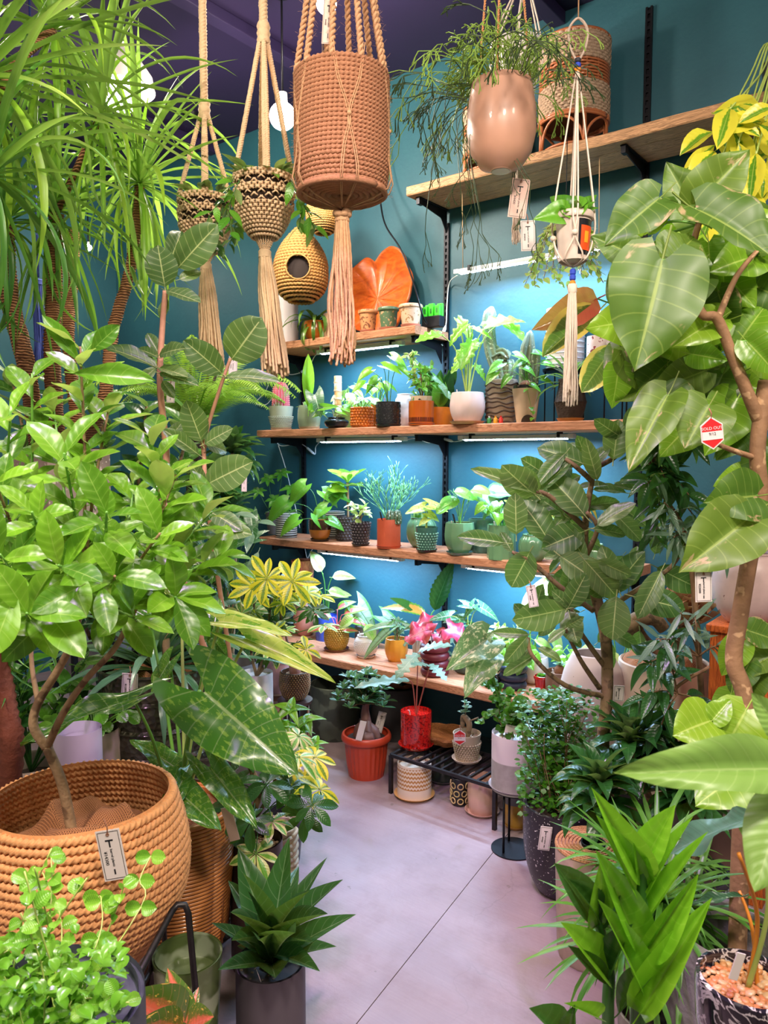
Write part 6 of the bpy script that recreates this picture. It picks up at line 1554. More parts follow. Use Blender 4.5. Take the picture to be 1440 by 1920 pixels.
# ---- dark hammered barrel planter
DM = 2.42; c = at(295, 1240, DM); R = .185; p = V((c.x, c.y, 0)); Hb = c.z
HAM = NT('hammered_dark_metal'); vo = HAM.node('ShaderNodeTexVoronoi', feature='F1'); vo.inputs['Scale'].default_value = 55; HAM.link(HAM.obj(), vo.inputs['Vector'])
HAM.col(HAM.mix(HAM.noise(9, 4), lin(54, 52, 44), lin(112, 106, 92))); HAM.set(Metallic=.6, Roughness=.32); HAM.bump(vo.outputs[0], .006, 1); HAM = HAM.m
HB = thing('barrel_planter', 'dark hammered metal barrel planter with ridges holding strappy leaves', 'plant', p)
ridge = [(0, 0), (R*.92, 0)]
for i in range(8): z0 = Hb*i/8; ridge += [(R*.96, z0+.004), (R*1.0, z0+Hb/8*.5), (R*.975, z0+Hb/8-.008), (R*1.03, z0+Hb/8-.004)]
ridge += [(R*1.03, Hb), (R*.95, Hb), (R*.93, Hb*.85), (0, Hb*.84)]
new('barrel', lathe(ridge, 64), HB, HAM); burlap(HB, R*.9, Hb*.95, 7, .5)
strapkind('bluest', G('leaf_blue_strap', (44, 96, 66), (110, 150, 116), nv=1, vein=lin(150, 190, 150), va=.3, rough=.25), .035, [.4, .9, 1.3], [.7, 1.3, 2.0], .3, 9)
straps(HB, 'bluest', (0, 0, Hb*.95), 60, .42, 0, 1, random.Random(4))
for i in range(3): stem(HB, [(.04*i-.04, 0, Hb*.9), (.05*i-.05, 0, Hb+.12)], .012, BARKG, 8, 2, 'trunk')
price_tag('cream price tag on the dark hammered barrel', 243, 1288, 2.17, 30, 52, roll=.06, price='¥12800')
# second barrel lower right of it
c2 = at(395, 1440, 2.12); p = V((c2.x, c2.y, 0)); HB2 = thing('barrel_planter', 'shorter dark hammered planter behind the big mottled leaf', 'planter', p); R2 = .075
o = new('barrel', lathe([(a*R2/R, b*c2.z/Hb) for a, b in ridge], 48), HB2, HAM)
# ---- white bowl planter behind the big basket
p = at(146, 1385, 2.0); zt = p.z; p.z = 0
root, z = pot('flower_pot', 'pale lilac cylinder planter behind the round coiled basket', p, .060, zt, P('lilac_white', (206, 196, 214), rough=.4, noise_amt=.05), 'cyl', fill='soil', cat='pot', lvl=.95)
p = at(175, 1300, 2.25); p.z = 0
root, z = pot('potted_pilea', 'cream pot with small bright round leaves left of the barrel', p, .075, .52, P('cream_concrete', (206, 188, 170), rough=.7), 'taper', lvl=.95)
auto_petioles(root, z, 40, .12, .12, 'roundg', .04, STG, seed=51); 
# ---- striped beige pot, pebble pot + bonsai schefflera
p = at(526, 1640, 2.10); p = onz(524, 1735, 0); p = at(522, 1700, 2.15); p.z = 0
root, z = pot('flower_pot', 'beige pot of wavy horizontal ridges with pebbles, behind the dark rosette', p, .052, .30, P('beige_ridge', (206, 184, 158), rough=.6), 'planter', mod=lambda t, r, z, i: r*(1+.05*sin(z*260+2*sin(2*t))), seg=64, cat='pot')
MB_ = None
for i in range(14): new('ridge', tube([(.0535*cos(2*pi*j/36), .0535*sin(2*pi*j/36), .02+.02*i+.004*sin(3*2*pi*j/36+i)) for j in range(37)], .006, 5), root, MATS['beige_ridge'])
p = at(482, 1690, 2.0); p.z = 0
root, z = pot('bonsai_schefflera', 'twisting bonsai umbrella tree with yellow leaves in a pebbled pot', p, .068, .32, P('dark_brown_pot', (70, 52, 48), rough=.4), 'cyl', lvl=.97)
Wl = lambda *q: at(*q)-root.location
tr = [V((0, 0, z-.01)), Wl(462,1560,2.0), Wl(485,1490,2.0), Wl(470,1440,2.0), Wl(455,1410,2.02)]
stem(root, tr, [.012, .009, .007], BARKG, 10, 6, 'trunk', rmod=lambda a, i: 1+.12*sin(i*1.7)); stem(root, [tr[1], Wl(500,1500,1.98), Wl(520,1450,1.98)], [.006, .004], BARKG, 8, 5, 'trunk')
rn = random.Random(17)
for (px, py, dd, key) in ((455,1400,2,'schg'),(520,1420,1.98,'schg'),(560,1420,1.9,'schv'),(600,1480,1.9,'scy'),(545,1475,1.95,'schg'),(500,1470,1.9,'schg'),(440,1470,1.95,'schg'),(430,1520,1.9,'schg'),(470,1540,1.85,'schg'),(570,1530,1.95,'schg'),(510,1540,1.9,'schv'),(590,1420,2.0,'scy'),(560,1380,2.1,'schv'),(585,1510,1.85,'schg'),(540,1440,2.05,'scy'),(480,1600,1.85,'schv'),(430,1560,1.95,'schg')):
    E_ = Wl(px, py, dd); stem(root, [tr[2] if py < 1500 else tr[1], (tr[2]+E_)/2+Z*.01, E_], .0016, STGD, 5, 4, 'branch'); whorl(root, key, E_, 7, .062, Z-FH*.5+V((rn.uniform(-.4, .4), rn.uniform(-.4, .4), 0)), -.1, rn, .8)
# ---- yellow variegated schefflera in white pot on stool
p = at(482, 1330, 2.75); zt = at(482, 1262, 2.75).z; p.z = zt-.13
st3 = thing('plant_stool', 'wooden stool with black legs under the umbrella tree', 'stool', (p.x, p.y, 0)); 
new('seat', lathe([(0, p.z-.02), (.08, p.z-.02), (.082, p.z), (0, p.z)], 28), st3, BROWNW)
for j in range(4): a = j*pi/2+.6; new('leg', tube([(.06*cos(a), .06*sin(a), p.z-.015), (.075*cos(a), .075*sin(a), 0)], .006, 7), st3, DK)
root, z = pot('potted_schefflera', 'yellow-splashed umbrella tree in a plain white pot', p, .058, .13, WHT, 'cyl', lvl=.93)
Wl = lambda *q: at(*q)-root.location
for px in (470, 500, 520): stem(root, [(0, 0, z), Wl(px, 1210, 2.72), Wl(px+8, 1120, 2.7)], [.006, .004], BARKG, 8, 4, 'trunk')
rn = random.Random(23)
for i in range(34):
    a = rn.uniform(0, 6.28); q = sqrt(rn.random()); px, py = 520+92*q*cos(a), 1155+82*q*sin(a); dd = 2.68+rn.uniform(-.12, .12); E_ = Wl(px, py, dd)
    key = 'scy' if (py < 1110 and i % 2) or i % 5 == 0 else ('schv' if i % 2 else 'schg'); s_ = Wl(505, min(1200, py+40), 2.7)
    stem(root, [s_, (s_+E_)/2, E_], .0015, STGD, 5, 3, 'branch'); whorl(root, key, E_, 7, .058, Z-FH*.6+V((rn.uniform(-.5, .5), rn.uniform(-.5, .5), 0)), -.05, rn, .75)
for (px, py) in ((548,1090),(500,1085),(475,1100)): whorl(root, 'scy', Wl(px, py, 2.52), 8, .085, Z*.5-FH, .05, rn, .7)
p = at(520, 1300, 2.95); zt = at(520, 1228, 2.95).z; p.z = zt-.14
root, z = pot('flower_pot', 'blush pink rimmed pot behind the umbrella tree', p, .052, .14, P('blush_rim', (216, 160, 166), rough=.4), 'rim', fill='soil', cat='pot')
s4 = thing('plant_stool', 'taller stool under the blush pink pot', 'stool', (p.x, p.y, 0)); new('seat', lathe([(0, p.z-.02), (.06, p.z-.02), (.06, p.z), (0, p.z)], 28), s4, BROWNW)
for j in range(3): a = j*2.09; new('leg', tube([(.045*cos(a), .045*sin(a), p.z-.015), (.06*cos(a), .06*sin(a), 0)], .006, 7), s4, BROWNW)
# gold dotted pot on little stool
p = at(553, 1311, 2.85); zt = p.z
s5 = thing('plant_stool', 'small black stool under the bronze dotted pot', 'stool', (p.x, p.y, 0)); new('seat', lathe([(0, zt-.014), (.062, zt-.014), (.066, zt), (0, zt)], 32), s5, P('dark_plate', (60, 44, 42), rough=.3))
for j in range(4): a = j*pi/2+.5; new('leg', tube([(.05*cos(a), .05*sin(a), zt-.01), (.055*cos(a), .055*sin(a), 0)], .005, 7), s5, DK if j % 2 else BROWNW)
BRZ = P('bronze_dots', (150, 108, 70), rough=.25, noise_amt=.3, coat=.5)
root, z = pot('potted_adenium', 'bronze dotted pot on the small black stool', V((p.x, p.y, zt)), .056, .108, P('bronze_dark', (76, 50, 34), rough=.4), 'bowl'); bumps(root, .056, .108, BRZ, 14, 34, .75, 'bowl')
v_, f_ = icovf(.022, sub=2, sz=1.3); new('caudex', mesh(v_, f_), root, P('pink_caudex', (206, 140, 130))).location = (0, 0, z+.02)
stem(root, [(0, 0, z+.04), (-.03, 0, z+.10), (-.05, 0, z+.16)], [.008, .004], MATS['pink_caudex'], 8, 4, 'trunk'); whorl(root, 'schv', (-.05, 0, z+.16), 8, .06, Z, .2, rn)
# light green fatsia leaves by the aisle
p = at(535, 1440, 2.5); zt = .16; p.z = 0
root, z = pot('potted_fatsia', 'lime green lobed-leaf plant at the aisle edge', p, .06, .16, BLK, 'taper')
for (px, py, L) in ((545,1330,.07),(560,1370,.07),(575,1350,.06),(530,1360,.07),(590,1395,.06),(570,1400,.07)):
    E_ = at(px, py, 2.45)-root.location; stem(root, [(0, 0, z), E_*.5+Z*.06, E_], .0018, STG, 5, 4, 'petiole'); whorl(root, 'heartb', E_, 5, L*.9, Z-FH*.5, .0, rn, .55)
for (b, t_) in (((560,1400,2.4),(600,1445,2.3)),((545,1410,2.4),(560,1470,2.3))): hl(root, 'schv', b, t_, .6, .5, 0, rn)
# ---- strap palms upper left
p = at(112, 900, 2.78); zt = at(120, 842, 2.65).z
TZ = SPK('terrazzo_grey', (150, 128, 118), (214, 196, 184), (.6, .63, 70), rough=.6)
PT = thing('strap_palms', 'tall strap-leaved palms with ringed tan trunks in a speckled stone planter', 'plant', (p.x, p.y, zt-.38))
new('planter', bevelbox(-.14, .14, -.12, .12, 0, .38, .006), PT, TZ); new('soil', box(-.13, .13, -.11, .11, .378, .384), PT, SOIL)
pb = thing('planter_table', 'tall black table under the speckled stone planter', 'table', (p.x, p.y, 0)); tz = zt-.38
new('top', box(-.145, .145, -.125, .125, tz-.02, tz, .002), pb, DK)
for sx_ in (-1, 1):
    for sy_ in (-1, 1): new('leg', box(sx_*.13-.01, sx_*.13+.01, sy_*.11-.01, sy_*.11+.01, 0, tz-.02, .001), pb, DK)
Wl = lambda *q: at(*q)-PT.location
def palm(pts, r0, r1):
    sp_ = smoothpts(pts, 40); new('trunk', mesh(*tubevf(sp_, [r0+(r1-r0)*i/(len(sp_)-1) for i in range(len(sp_))], 12, lambda a, i: 1+(.11 if i % 2 == 0 else -.05)+.05*sin(a*3+i*.4))), PT, PALMB)
palm([Wl(70,830,2.76), Wl(48,680,2.35), Wl(18,560,2.2), Wl(8,420,2.1)], .026, .024)
palm([Wl(108,830,2.76), Wl(98,680,2.4), Wl(102,540,2.35), Wl(106,400,2.3)], .026, .021)
palm([Wl(150,830,2.76), Wl(128,640,2.6), Wl(134,540,2.6), Wl(140,430,2.6)], .022, .018)
palm([Wl(160,830,2.76), Wl(195,750,2.4), Wl(212,620,2.4), Wl(245,500,2.35), Wl(262,350,2.3)], .022, .014)
strapkind('palm', M_STR, .0200, [-1.1, -.3, .2, .65, 1.05, 1.45], [.35, .9, 1.6], .5, 12)
strapkind('palmd', M_STRD, .0200, [-1.1, -.3, .2, .65, 1.05, 1.45], [.35, 1.0, 1.8], .5, 12)
for i, (c_, n_, L_b, key) in enumerate(((Wl(262,345,2.3),70,.42,'palm'),(Wl(106,395,2.3),56,.42,'palmd'),(Wl(190,215,2.1),50,.42,'palm'),(Wl(8,420,2.1),46,.40,'palmd'))):
    straps(PT, key, c_, n_, L_b, 0, 1, random.Random(i+3))
    if i == 2: stem(PT, [Wl(106,400,2.3), c_], .010, PALMB, 8, 2, 'trunk')
# second strap plant nearer the camera
PT2 = thing('strap_palms', 'nearer strap-leaved palm whose long leaves sweep in from the top left corner', 'plant', at(-190, 560, 1.6))
PT2.location.z = .0
Wm = lambda *q: at(*q)-PT2.location
new('planter', lathe(prof_pot(.10, .4, 'taper'), 40), PT2, BLK); new('soil', lathe([(.085, 0), (0, .01)], 20), PT2, SOIL).location.z = .36
sp_ = smoothpts([V((0, 0, .34)), Wm(-70,900,1.6), Wm(-60,400,1.6), Wm(-40,140,1.6)], 20); new('trunk', mesh(*tubevf(sp_, .024, 12, lambda a, i: 1+(.12 if i % 2 == 0 else -.02))), PT2, PALMB)
for i, (c_, n_, L_b, key) in enumerate(((Wm(-40,150,1.6),76,.50,'palm'),(Wm(-20,330,1.5),46,.40,'palmd'),(Wm(100,60,1.8),46,.36,'palm'))):
    straps(PT2, key, c_, n_, L_b, 0, 1, random.Random(i+13), wr=.95)
stem(PT2, [Wm(-60,400,1.6), Wm(-20,330,1.5)], .014, PALMB, 8, 2, 'trunk'); stem(PT2, [Wm(-60,300,1.6), Wm(30,120,1.7), Wm(100,60,1.8)], .012, PALMB, 8, 4, 'trunk')
# ---- audrey ficus with big oval leaves (two thin trunks)
p = at(450, 1000, 2.36); FZ = .0; rn = random.Random(9)
AU = thing('potted_ficus', 'slim ficus with large oval pale-veined leaves left of the tassels', 'plant', (p.x, p.y, 0))
new('planter', lathe(prof_pot(.07, .40, 'cyl'), 40), AU, GREYP); new('soil', lathe([(.06, 0), (0, .01)], 20), AU, SOIL).location.z = .35
Wl = lambda *q: at(*q)-AU.location; BRT = P('bark_pinkish', (190, 140, 108), rough=.75, noise_amt=.3, scale=50, bump=.001)
stem(AU, [V((0, 0, .34)), Wl(318,1000,1.98), Wl(312,850,1.95), Wl(300,720,1.9), Wl(304,620,1.9), Wl(310,545,1.88)], [.010, .0085, .0065], BRT, 10, 8, 'trunk')
stem(AU, [V((.02, 0, .34)), Wl(395,990,2.0), Wl(382,850,1.95), Wl(378,815,1.95)], [.007, .005], BRT, 8, 6, 'trunk'); stem(AU, [Wl(382,850,1.95), Wl(390,800,1.93), Wl(412,730,1.9), Wl(432,672,1.88)], [.0055, .004], BRT, 8, 6, 'trunk')
for b, t_, w_, f, r_ in (((309,538,1.88),(296,460,1.84),1.35,.85,0),((334,502,1.88),(403,423,1.82),.95,.85,0),((318,490,1.92),(346,425,1.98),.8,.6,.4),((336,524,1.88),(377,508,1.9),.9,.4,.6),((312,545,1.88),(375,562,1.84),.7,.4,.3),
    ((434,674,1.88),(487,600,1.82),1.35,.9,0),((416,700,1.88),(350,640,1.8),.95,.85,0),((424,707,1.88),(522,706,1.84),.5,.3,.5),((295,690,1.88),(200,640,1.85),.6,.6,.3),((297,670,1.88),(256,648,1.9),.7,.6,0),((296,660,1.9),(276,622,1.9),.9,.7,0),((300,665,1.86),(340,648,1.8),.8,.6,.2),
    ((300,690,1.86),(350,702,1.8),.6,.6,0),((300,700,1.86),(368,714,1.8),.55,.6,0),((292,690,1.86),(256,720,1.85),.8,.7,0),((305,715,1.88),(326,745,1.86),.8,.8,0),((378,828,1.93),(350,752,1.88),1.0,.85,0),((384,832,1.93),(434,802,1.9),.9,.7,0),((372,852,1.93),(308,802,1.88),.6,.7,0),((380,830,1.95),(430,845,2.0),.9,.5,.4),((388,908,1.94),(470,866,1.88),1.0,.85,0),((384,905,1.94),(355,865,1.9),.7,.7,0),((312,830,1.95),(342,790,1.95),.8,.8,0),((314,560,1.9),(300,600,1.9),.8,.6,.3),((395,960,1.95),(450,990,1.9),.8,.8,0),((390,985,1.95),(470,1000,1.9),.7,.8,0)):
    hl(AU, 'audrey', b, t_, w_, f, r_, rn)
price_tag('cream tag among the ficus leaves beside the macrame tassel', 437, 685, 2.05, 16, 46, roll=.05)
price_tag('white tag on the fern stems left of the tassels', 320, 735, 2.3, 15, 40, roll=.05)
price_tag('white tag low among the leaves left of the shelves', 458, 902, 2.1, 10, 40, roll=.03, string=False)
# ---- tree fern and dark compacta behind
p = at(345, 900, 3.75); p.z = 0
TF = thing('tree_fern', 'tree fern with lacy light green fronds in the left corner', 'plant', p)
new('planter', lathe(prof_pot(.13, .5, 'taper'), 40), TF, GREYP); new('soil', lathe([(.12, 0), (0, .01)], 20), TF, SOIL).location.z = .43
Wl = lambda *q: at(*q)-TF.location; top = Wl(368, 800, 3.5)
new('trunk', tube([V((0, 0, .4)), top], .035, 12, lambda a, i: 1+.1*sin(a*5+i), sm=6), TF, P('fern_trunk', (60, 40, 30), rough=.95, bump=.004))
frl = [frondgeo(16, e, b, .17, m=G('leaf_treefern', (110, 160, 50), (176, 206, 90), nv=1, trans=.4), pin=3) for e, b in ((1.35, 1.3), (1.1, 1.7), (1.3, 2.1), (.9, 1.5))]
for i in range(24):
    o = new('frond', frl[i % 4], TF, None); o.location = top; o.rotation_euler = (0, 0, i*2.4); s_ = rn.uniform(.45, .68); o.scale = (s_,)*3
for i in range(7): a = i*.9; stem(TF, [top, top+V((.05*cos(a), .05*sin(a), .12)), top+V((.10*cos(a), .10*sin(a), .26))], .006, P('dark_frond_stem', (54, 34, 30)), 6, 4, 'stipe')
strapkind('comp', M_DRK, .15, [.1, .5, .9, 1.3], [.7, 1.3], .5, 7)
def compacta(label, heads, base, pot_r, pot_h, m, L=.12, n=40, key='comp'):
    root = thing('potted_compacta', label, 'plant', base)
    new('planter', lathe(prof_pot(pot_r, pot_h, 'taper'), 36), root, m); new('soil', lathe([(pot_r*.9, 0), (0, .01)], 20), root, SOIL).location.z = pot_h*.85
    for i, (px, py, dd) in enumerate(heads):
        c_ = at(px, py, dd)-root.location; stem(root, [V((0, 0, pot_h*.8)), (V((0, 0, pot_h))+c_)/2+V((.01, .01, 0)), c_], .009, BARKG, 8, 5, 'trunk')
        for q in range(2): straps(root, key, c_-Z*(.05*q), n//2, L, 0 if q else .3, .5 if q else 1, random.Random(i+q*5), lr=.15)
    return root
p = at(430, 1000, 3.4); p.z = 0
compacta('dark green compact dracaena against the teal wall left of the shelves', [(436,850,3.4),(400,900,3.3),(380,960,3.2),(430,960,3.3)], p, .12, .4, GREYP, .15, 60)
p = at(415, 1160, 3.0); p.z = 0
BG2 = thing('potted_alocasia', 'silvery blue-green lance-leaved plant behind the umbrella tree', 'plant', p); new('planter', lathe(prof_pot(.10, .45, 'taper'), 36), BG2, BROWNW); new('soil', lathe([(.09, 0), (0, .01)], 20), BG2, SOIL).location.z = .38
Wl = lambda *q: at(*q)-BG2.location
for i in range(60):
    px, py, dd = rn.uniform(330, 490), rn.uniform(960, 1170), rn.uniform(2.5, 3.0); E_ = Wl(px, py, dd)
    if i % 3 == 0: stem(BG2, [V((0, 0, .4)), V((0, 0, .5)).lerp(E_, .5)+Z*.08, E_], .002, STGD, 5, 4, 'petiole')
    put_leaf(BG2, 'greylan' if i % 3 else 'alo', E_, V((rn.uniform(-1, 1), rn.uniform(-1, .3), rn.uniform(-1, .2))), Z-FH*.6, rn.uniform(.09, .15), .9, rn)
# filler foliage behind the bright tree: broad leaved plant on the left wall side
p = at(180, 1050, 3.5); p.z = 0
BG3 = thing('potted_rubber_plant', 'dark broad-leaved rubber plant deep behind the bright tree', 'plant', p); new('planter', lathe(prof_pot(.15, .5, 'taper'), 36), BG3, GREYP); new('soil', lathe([(.13, 0), (0, .01)], 20), BG3, SOIL).location.z = .43
Wl = lambda *q: at(*q)-BG3.location
for j in range(5):
    tx = 20+j*85; q = [V((0, 0, .4)), Wl(tx*.6+80, 1000, 3.0), Wl(tx, 700+j*20, 2.9)]; stem(BG3, q, [.010, .005], BARKG, 8, 6, 'trunk'); along(BG3, q, 'darkov' if j % 2 else 'ficus', 34, .14, rn, .15, 1.0, .1, .8, .5)
price_tag('pale card tucked deep in the bright tree', 190, 945, 1.6, 40, 20, roll=.5, string=False, plainback=True)
# ================================================================ FLOOR ITEMS BELOW THE SHELVES
rn = random.Random(101)
def onf(px, py, wpx, hpx, z=0, back=1):
    p = onz(px, py, z); k = mpp(p); r = wpx*k/2; q = p+FH*r*.9*back; q.z = z; k = mpp(q); return q, wpx*k/2, hpx*k
p, r, h = onf(625, 1392, 94, 98)
root, z = pot('flower_pot', 'large dark mottled grey-green tub under the lowest shelf', p, r, h, SPK('patina', (66, 72, 64), (96, 104, 92), (.5, .56, 12), rough=.35), 'planter', fill=None, cat='pot')
p, r, h = onf(745, 1390, 96, 90)
root, z = pot('flower_pot', 'dark grey tub behind the ginseng ficus', p, r, h, P('dark_tub', (62, 58, 58), rough=.6), 'cyl', fill='soil', cat='pot')
q = V((p.x+.02, p.y, h)); 
root, z = pot('wooden_bowl', 'brown wooden bowl set on the dark grey tub', q, r*.75, r*.5, woodmat('bowl_wood', lin(150, 92, 56), lin(96, 54, 34), 1), 'bowl', cat='bowl', fill='soil')
PLT = P('orange_plastic', (186, 62, 34), rough=.35, noise_amt=.08)
p, r, h = onf(686, 1468, 90, 80)
root, z = pot('ginseng_ficus', 'ginseng ficus with swollen roots in a ribbed orange plastic pot', p, r, h, PLT, 'rim', fill='soil', mod=lambda t, r, z, i: r*(1+(.03*cos(26*t) if .1*h < z < .78*h else 0)), seg=104, lvl=.9)
leafkind('gins', 'obovate', G('leaf_ginseng', (30, 70, 46), (70, 112, 76), vein=lin(110, 150, 110), va=.4, rough=.3), droop=.12, fold=.25, rows=6, cols=4)
GIN = P('ginseng_root', (124, 84, 76), rough=.5, noise_amt=.25, scale=12); k = mpp(p)
for pts, rd in (([(0,0,z+26*k),(-10*k,-6*k,z+14*k),(-14*k,-10*k,z-4*k)], [7*k,11*k,8*k]), ([(0,0,z+30*k),(8*k,-10*k,z+12*k),(14*k,-16*k,z+6*k),(26*k,-10*k,z+10*k)], [8*k,13*k,14*k,7*k]), ([(0,0,z+24*k),(10*k,8*k,z+10*k),(18*k,10*k,z-4*k)], [8*k,11*k,8*k]), ([(0,0,z+18*k),(-4*k,2*k,z+50*k),(4*k,0,z+72*k)], [12*k,7*k,5*k])):
    new('swollen_root', tube(pts, rd, 16, sm=6), root, GIN)
for i in range(26):
    a = i*2.4; e = V((cos(a), sin(a), 0)); q = V((0, 0, z+60*k)); f = sqrt((i+1)/26); E_ = q+e*50*k*f+Z*(62*k*(1-f**2.5)-6*k+rn.uniform(-8, 14)*k)-RT*8*k
    stem(root, [q, (q+E_)/2+Z*.01, E_], .002, BARKG, 5, 3, 'branch')
    for c_ in (E_, (q+E_)/2+Z*.012): rosette(root, 'gins', c_, 7, 22*k, .8, .0, rn, .95)
price_tag('narrow white tag leaning on the ginseng ficus root', 677, 1370, dep(p)-.12, 12, 38, roll=.25, string=False, plainback=True)
price_tag('white tag right behind the ginseng ficus root', 713, 1354, dep(p)+.02, 15, 40, roll=.25, price='¥3850', string=False)
# low slatted iron rack
zr = .16; a0 = onz(733, 1413, zr); a1 = onz(928, 1474, zr); dv = (a1-a0); wv = V((dv.y, -dv.x, 0)).normalized()
if wv.dot(FH) < 0: wv = -wv
wv *= .24
RK = thing('iron_rack', 'low black iron rack with crossbars holding the red mottled pot', 'rack', (a0.x, a0.y, 0))
L_ = lambda v: V(v)-RK.location; h1 = Z*0
def bar(a, b, r_=.006, nm='frame_bar'): 
    d_ = (b-a).normalized(); n_ = d_.cross(Z) if abs(d_.z) < .9 else V((1, 0, 0)); m_ = d_.cross(n_)
    vs = [p_+n_*r_*s+m_*r_*t for p_ in (a, b) for s, t in ((-1,-1),(1,-1),(1,1),(-1,1))]
    return new(nm, mesh(vs, [(0,1,2,3),(7,6,5,4),(0,4,5,1),(1,5,6,2),(2,6,7,3),(3,7,4,0)], False), RK, IRON)
c4 = [L_(a0)-Z*.006, L_(a1)-Z*.006, L_(a1+wv)-Z*.006, L_(a0+wv)-Z*.006]
for i in range(4): bar(c4[i], c4[(i+1) % 4]); g_ = c4[i].copy(); g_.z = 0; bar(g_, c4[i], .007, 'leg')
for i in range(1, 12): f = i/12; bar(c4[0].lerp(c4[1], f), c4[3].lerp(c4[2], f), .0045, 'crossbar')
REDG = SPK('red_mottled_glaze', (196, 30, 24), (120, 14, 14), (.54, .58, 130), rough=.15, coat=.8)
p = onz(780, 1398, zr+.002); k = mpp(p)
root, z = pot('potted_philodendron', 'glossy red mottled pot with hairy red stems and saucer', p, 29*k, 62*k, REDG, 'cyl', REDG, 1.15)
for (b, tx, ty, w_) in (((768,1276),(668,1272),0,.55),((784,1225),(740,1262),0,1.1),((806,1245),(838,1268),0,1.0),((784,1222),(838,1196),0,1.),((806,1248),(775,1236),0,.9)):
    B = at(b[0], b[1], dep(p)-.08)-root.location; T_ = at(tx[0], tx[1], dep(p)-.16)-root.location
    stem(root, [(0, 0, z), V((0, 0, z)).lerp(B, .5)+(Z*.05 if b[0] < 775 else Z*.0), B], [.0028, .002], STR_R, 6, 8, 'petiole'); d_ = T_-B
    put_leaf(root, 'fish', B, d_, Z-FH*.35, d_.length, w_*1.3, rn)
label_stick(root, .002, -.04, z, .04)
p = onz(875, 1425, zr+.002); k = mpp(p)
root, z = pot('potted_bonsai', 'beige basket-textured pot with a curled trunk and red sold tag', p, 26*k, 50*k, P('beige_weave', (180, 160, 134), rough=.6), 'taper', CREAM, 1.35)
bumps(root, 26*k, 34*k, P('beige_weave', (180, 160, 134)), 8, 28, .7, z0=.006)
stem(root, [(0, 0, z-.01), (.01, 0, z+.05), (-.015, 0, z+.075), (-.02, 0, z+.04), (-.022, 0, z+.03)], [.010, .012, .010, .005], BARKG, 10, 8, 'trunk'); stem(root, [(.005, 0, z+.06), (.05, 0, z+.085)], .003, BARKG, 6, 2, 'branch')
stem(root, [(-.005, 0, z+.07), (-.012, 0, z+.13)], .002, BARKG, 6, 2, 'branch')
for i in range(6): rosette(root, 'grey', (rn.uniform(-.02, .015), rn.uniform(-.02, .02), z+.085+rn.uniform(0, .05)), 7, .022, .8, .1, rn)
sold_tag('small red sold out tag tied to the curled bonsai trunk', 862, 1383, dep(p)-.06, 22, 30, .0)
q = onz(838, 1400, zr+.002); wb = thing('wood_slab', 'live-edge wooden slab standing on the iron rack', 'wood slab', q+FH*.08)
k = mpp(q); new('slab', lathe([(0, 0), (44*k, 0), (52*k, 12*k), (50*k, 16*k), (40*k, 8*k), (0, 5*k)], 48, lambda t, r, z, i: r*(1+.14*sin(2*t+1)+.06*sin(5*t)+.03*sin(11*t))), wb, woodmat('slab_wood', lin(196, 130, 78), lin(140, 84, 48), 0))
def zigmat():
    t = NT('zigzag_glaze'); sp = t.node('ShaderNodeSeparateXYZ'); t.link(t.obj(), sp.inputs[0]); an = t.math('ARCTAN2', sp.outputs[1], sp.outputs[0])
    zz = t.math('PINGPONG', t.math('MULTIPLY', an, 34/pi/2), .5); s = t.math('FRACT', t.math('ADD', t.math('MULTIPLY', sp.outputs[2], 60.0), t.math('MULTIPLY', zz, .8)))
    band = t.math('MULTIPLY', t.ss(sp.outputs[2], .040, .041), t.ss(sp.outputs[2], .125, .124)); f_ = t.math('MULTIPLY', t.ss(s, .50, .54), band)
    t.col(t.mix(f_, lin(226, 206, 190), lin(180, 124, 62))); t.set(Roughness=.35); return t.m
ZG = zigmat()
p, r, h = onf(778, 1504, 64, 60)
root, z = pot('flower_pot', 'cream pot with mustard zigzag rows under the iron rack', p, r, h, ZG, 'cyl', P('mustard_saucer', (196, 144, 84), rough=.5), 1.2, fill=None, cat='pot')
p, r, h = onf(832, 1472, 48, 54)
root, z = pot('flower_pot', 'dark green glass pot in the shade under the iron rack', p, r, h, P('dark_glass', (40, 52, 44), rough=.1, coat=.6), 'cyl', GREYP, 1.1, fill=None, cat='pot')
p, r, h = onf(863, 1514, 33, 52)
root, z = pot('flower_pot', 'small black pot with cream rings under the rack corner', p, r, h, BLK, 'barrel', fill=None, cat='pot')
for i in range(3):
    for j in range(7):
        a = 2*pi*(j+.5*(i % 2))/7; q = r*1.0; c_ = V((q*cos(a), q*sin(a), h*(.22+.27*i))); u = V((-sin(a), cos(a), 0)); new('cream_ring', tube([c_+(u*cos(b)+Z*sin(b))*r*.32 for b in [2*pi*s/12 for s in range(13)]], r*.07, 5), root, P('cream_ring', (214, 184, 130)))
p, r, h = onf(907, 1534, 56, 66)
root, z = pot('flower_pot', 'shiny blush pot and saucer in front of the plant stand', p, r, h, P('blush_shiny', (206, 164, 144), rough=.12, coat=.7, noise_amt=.05), 'barrel', P('blush_shiny', (206, 164, 144)), 1.45, fill=None, cat='pot', mod=FAC(10, .6), seg=60)
p, r, h = onf(970, 1560, 48, 62)
root, z = pot('flower_pot', 'mustard and grey glazed pot behind the plant stand legs', p, r, h, P('mustard_glaze', (186, 138, 50), rough=.3, noise_amt=.3), 'taper', P('mustard_saucer', (196, 144, 84)), 1.1, fill=None, cat='pot')
new('grey_band', lathe([(r*.95, h*.72), (r*1.02, h*.76), (r*1.04, h*1.0), (r*.98, h*1.01)], 36), root, GREYP).location.z = .008
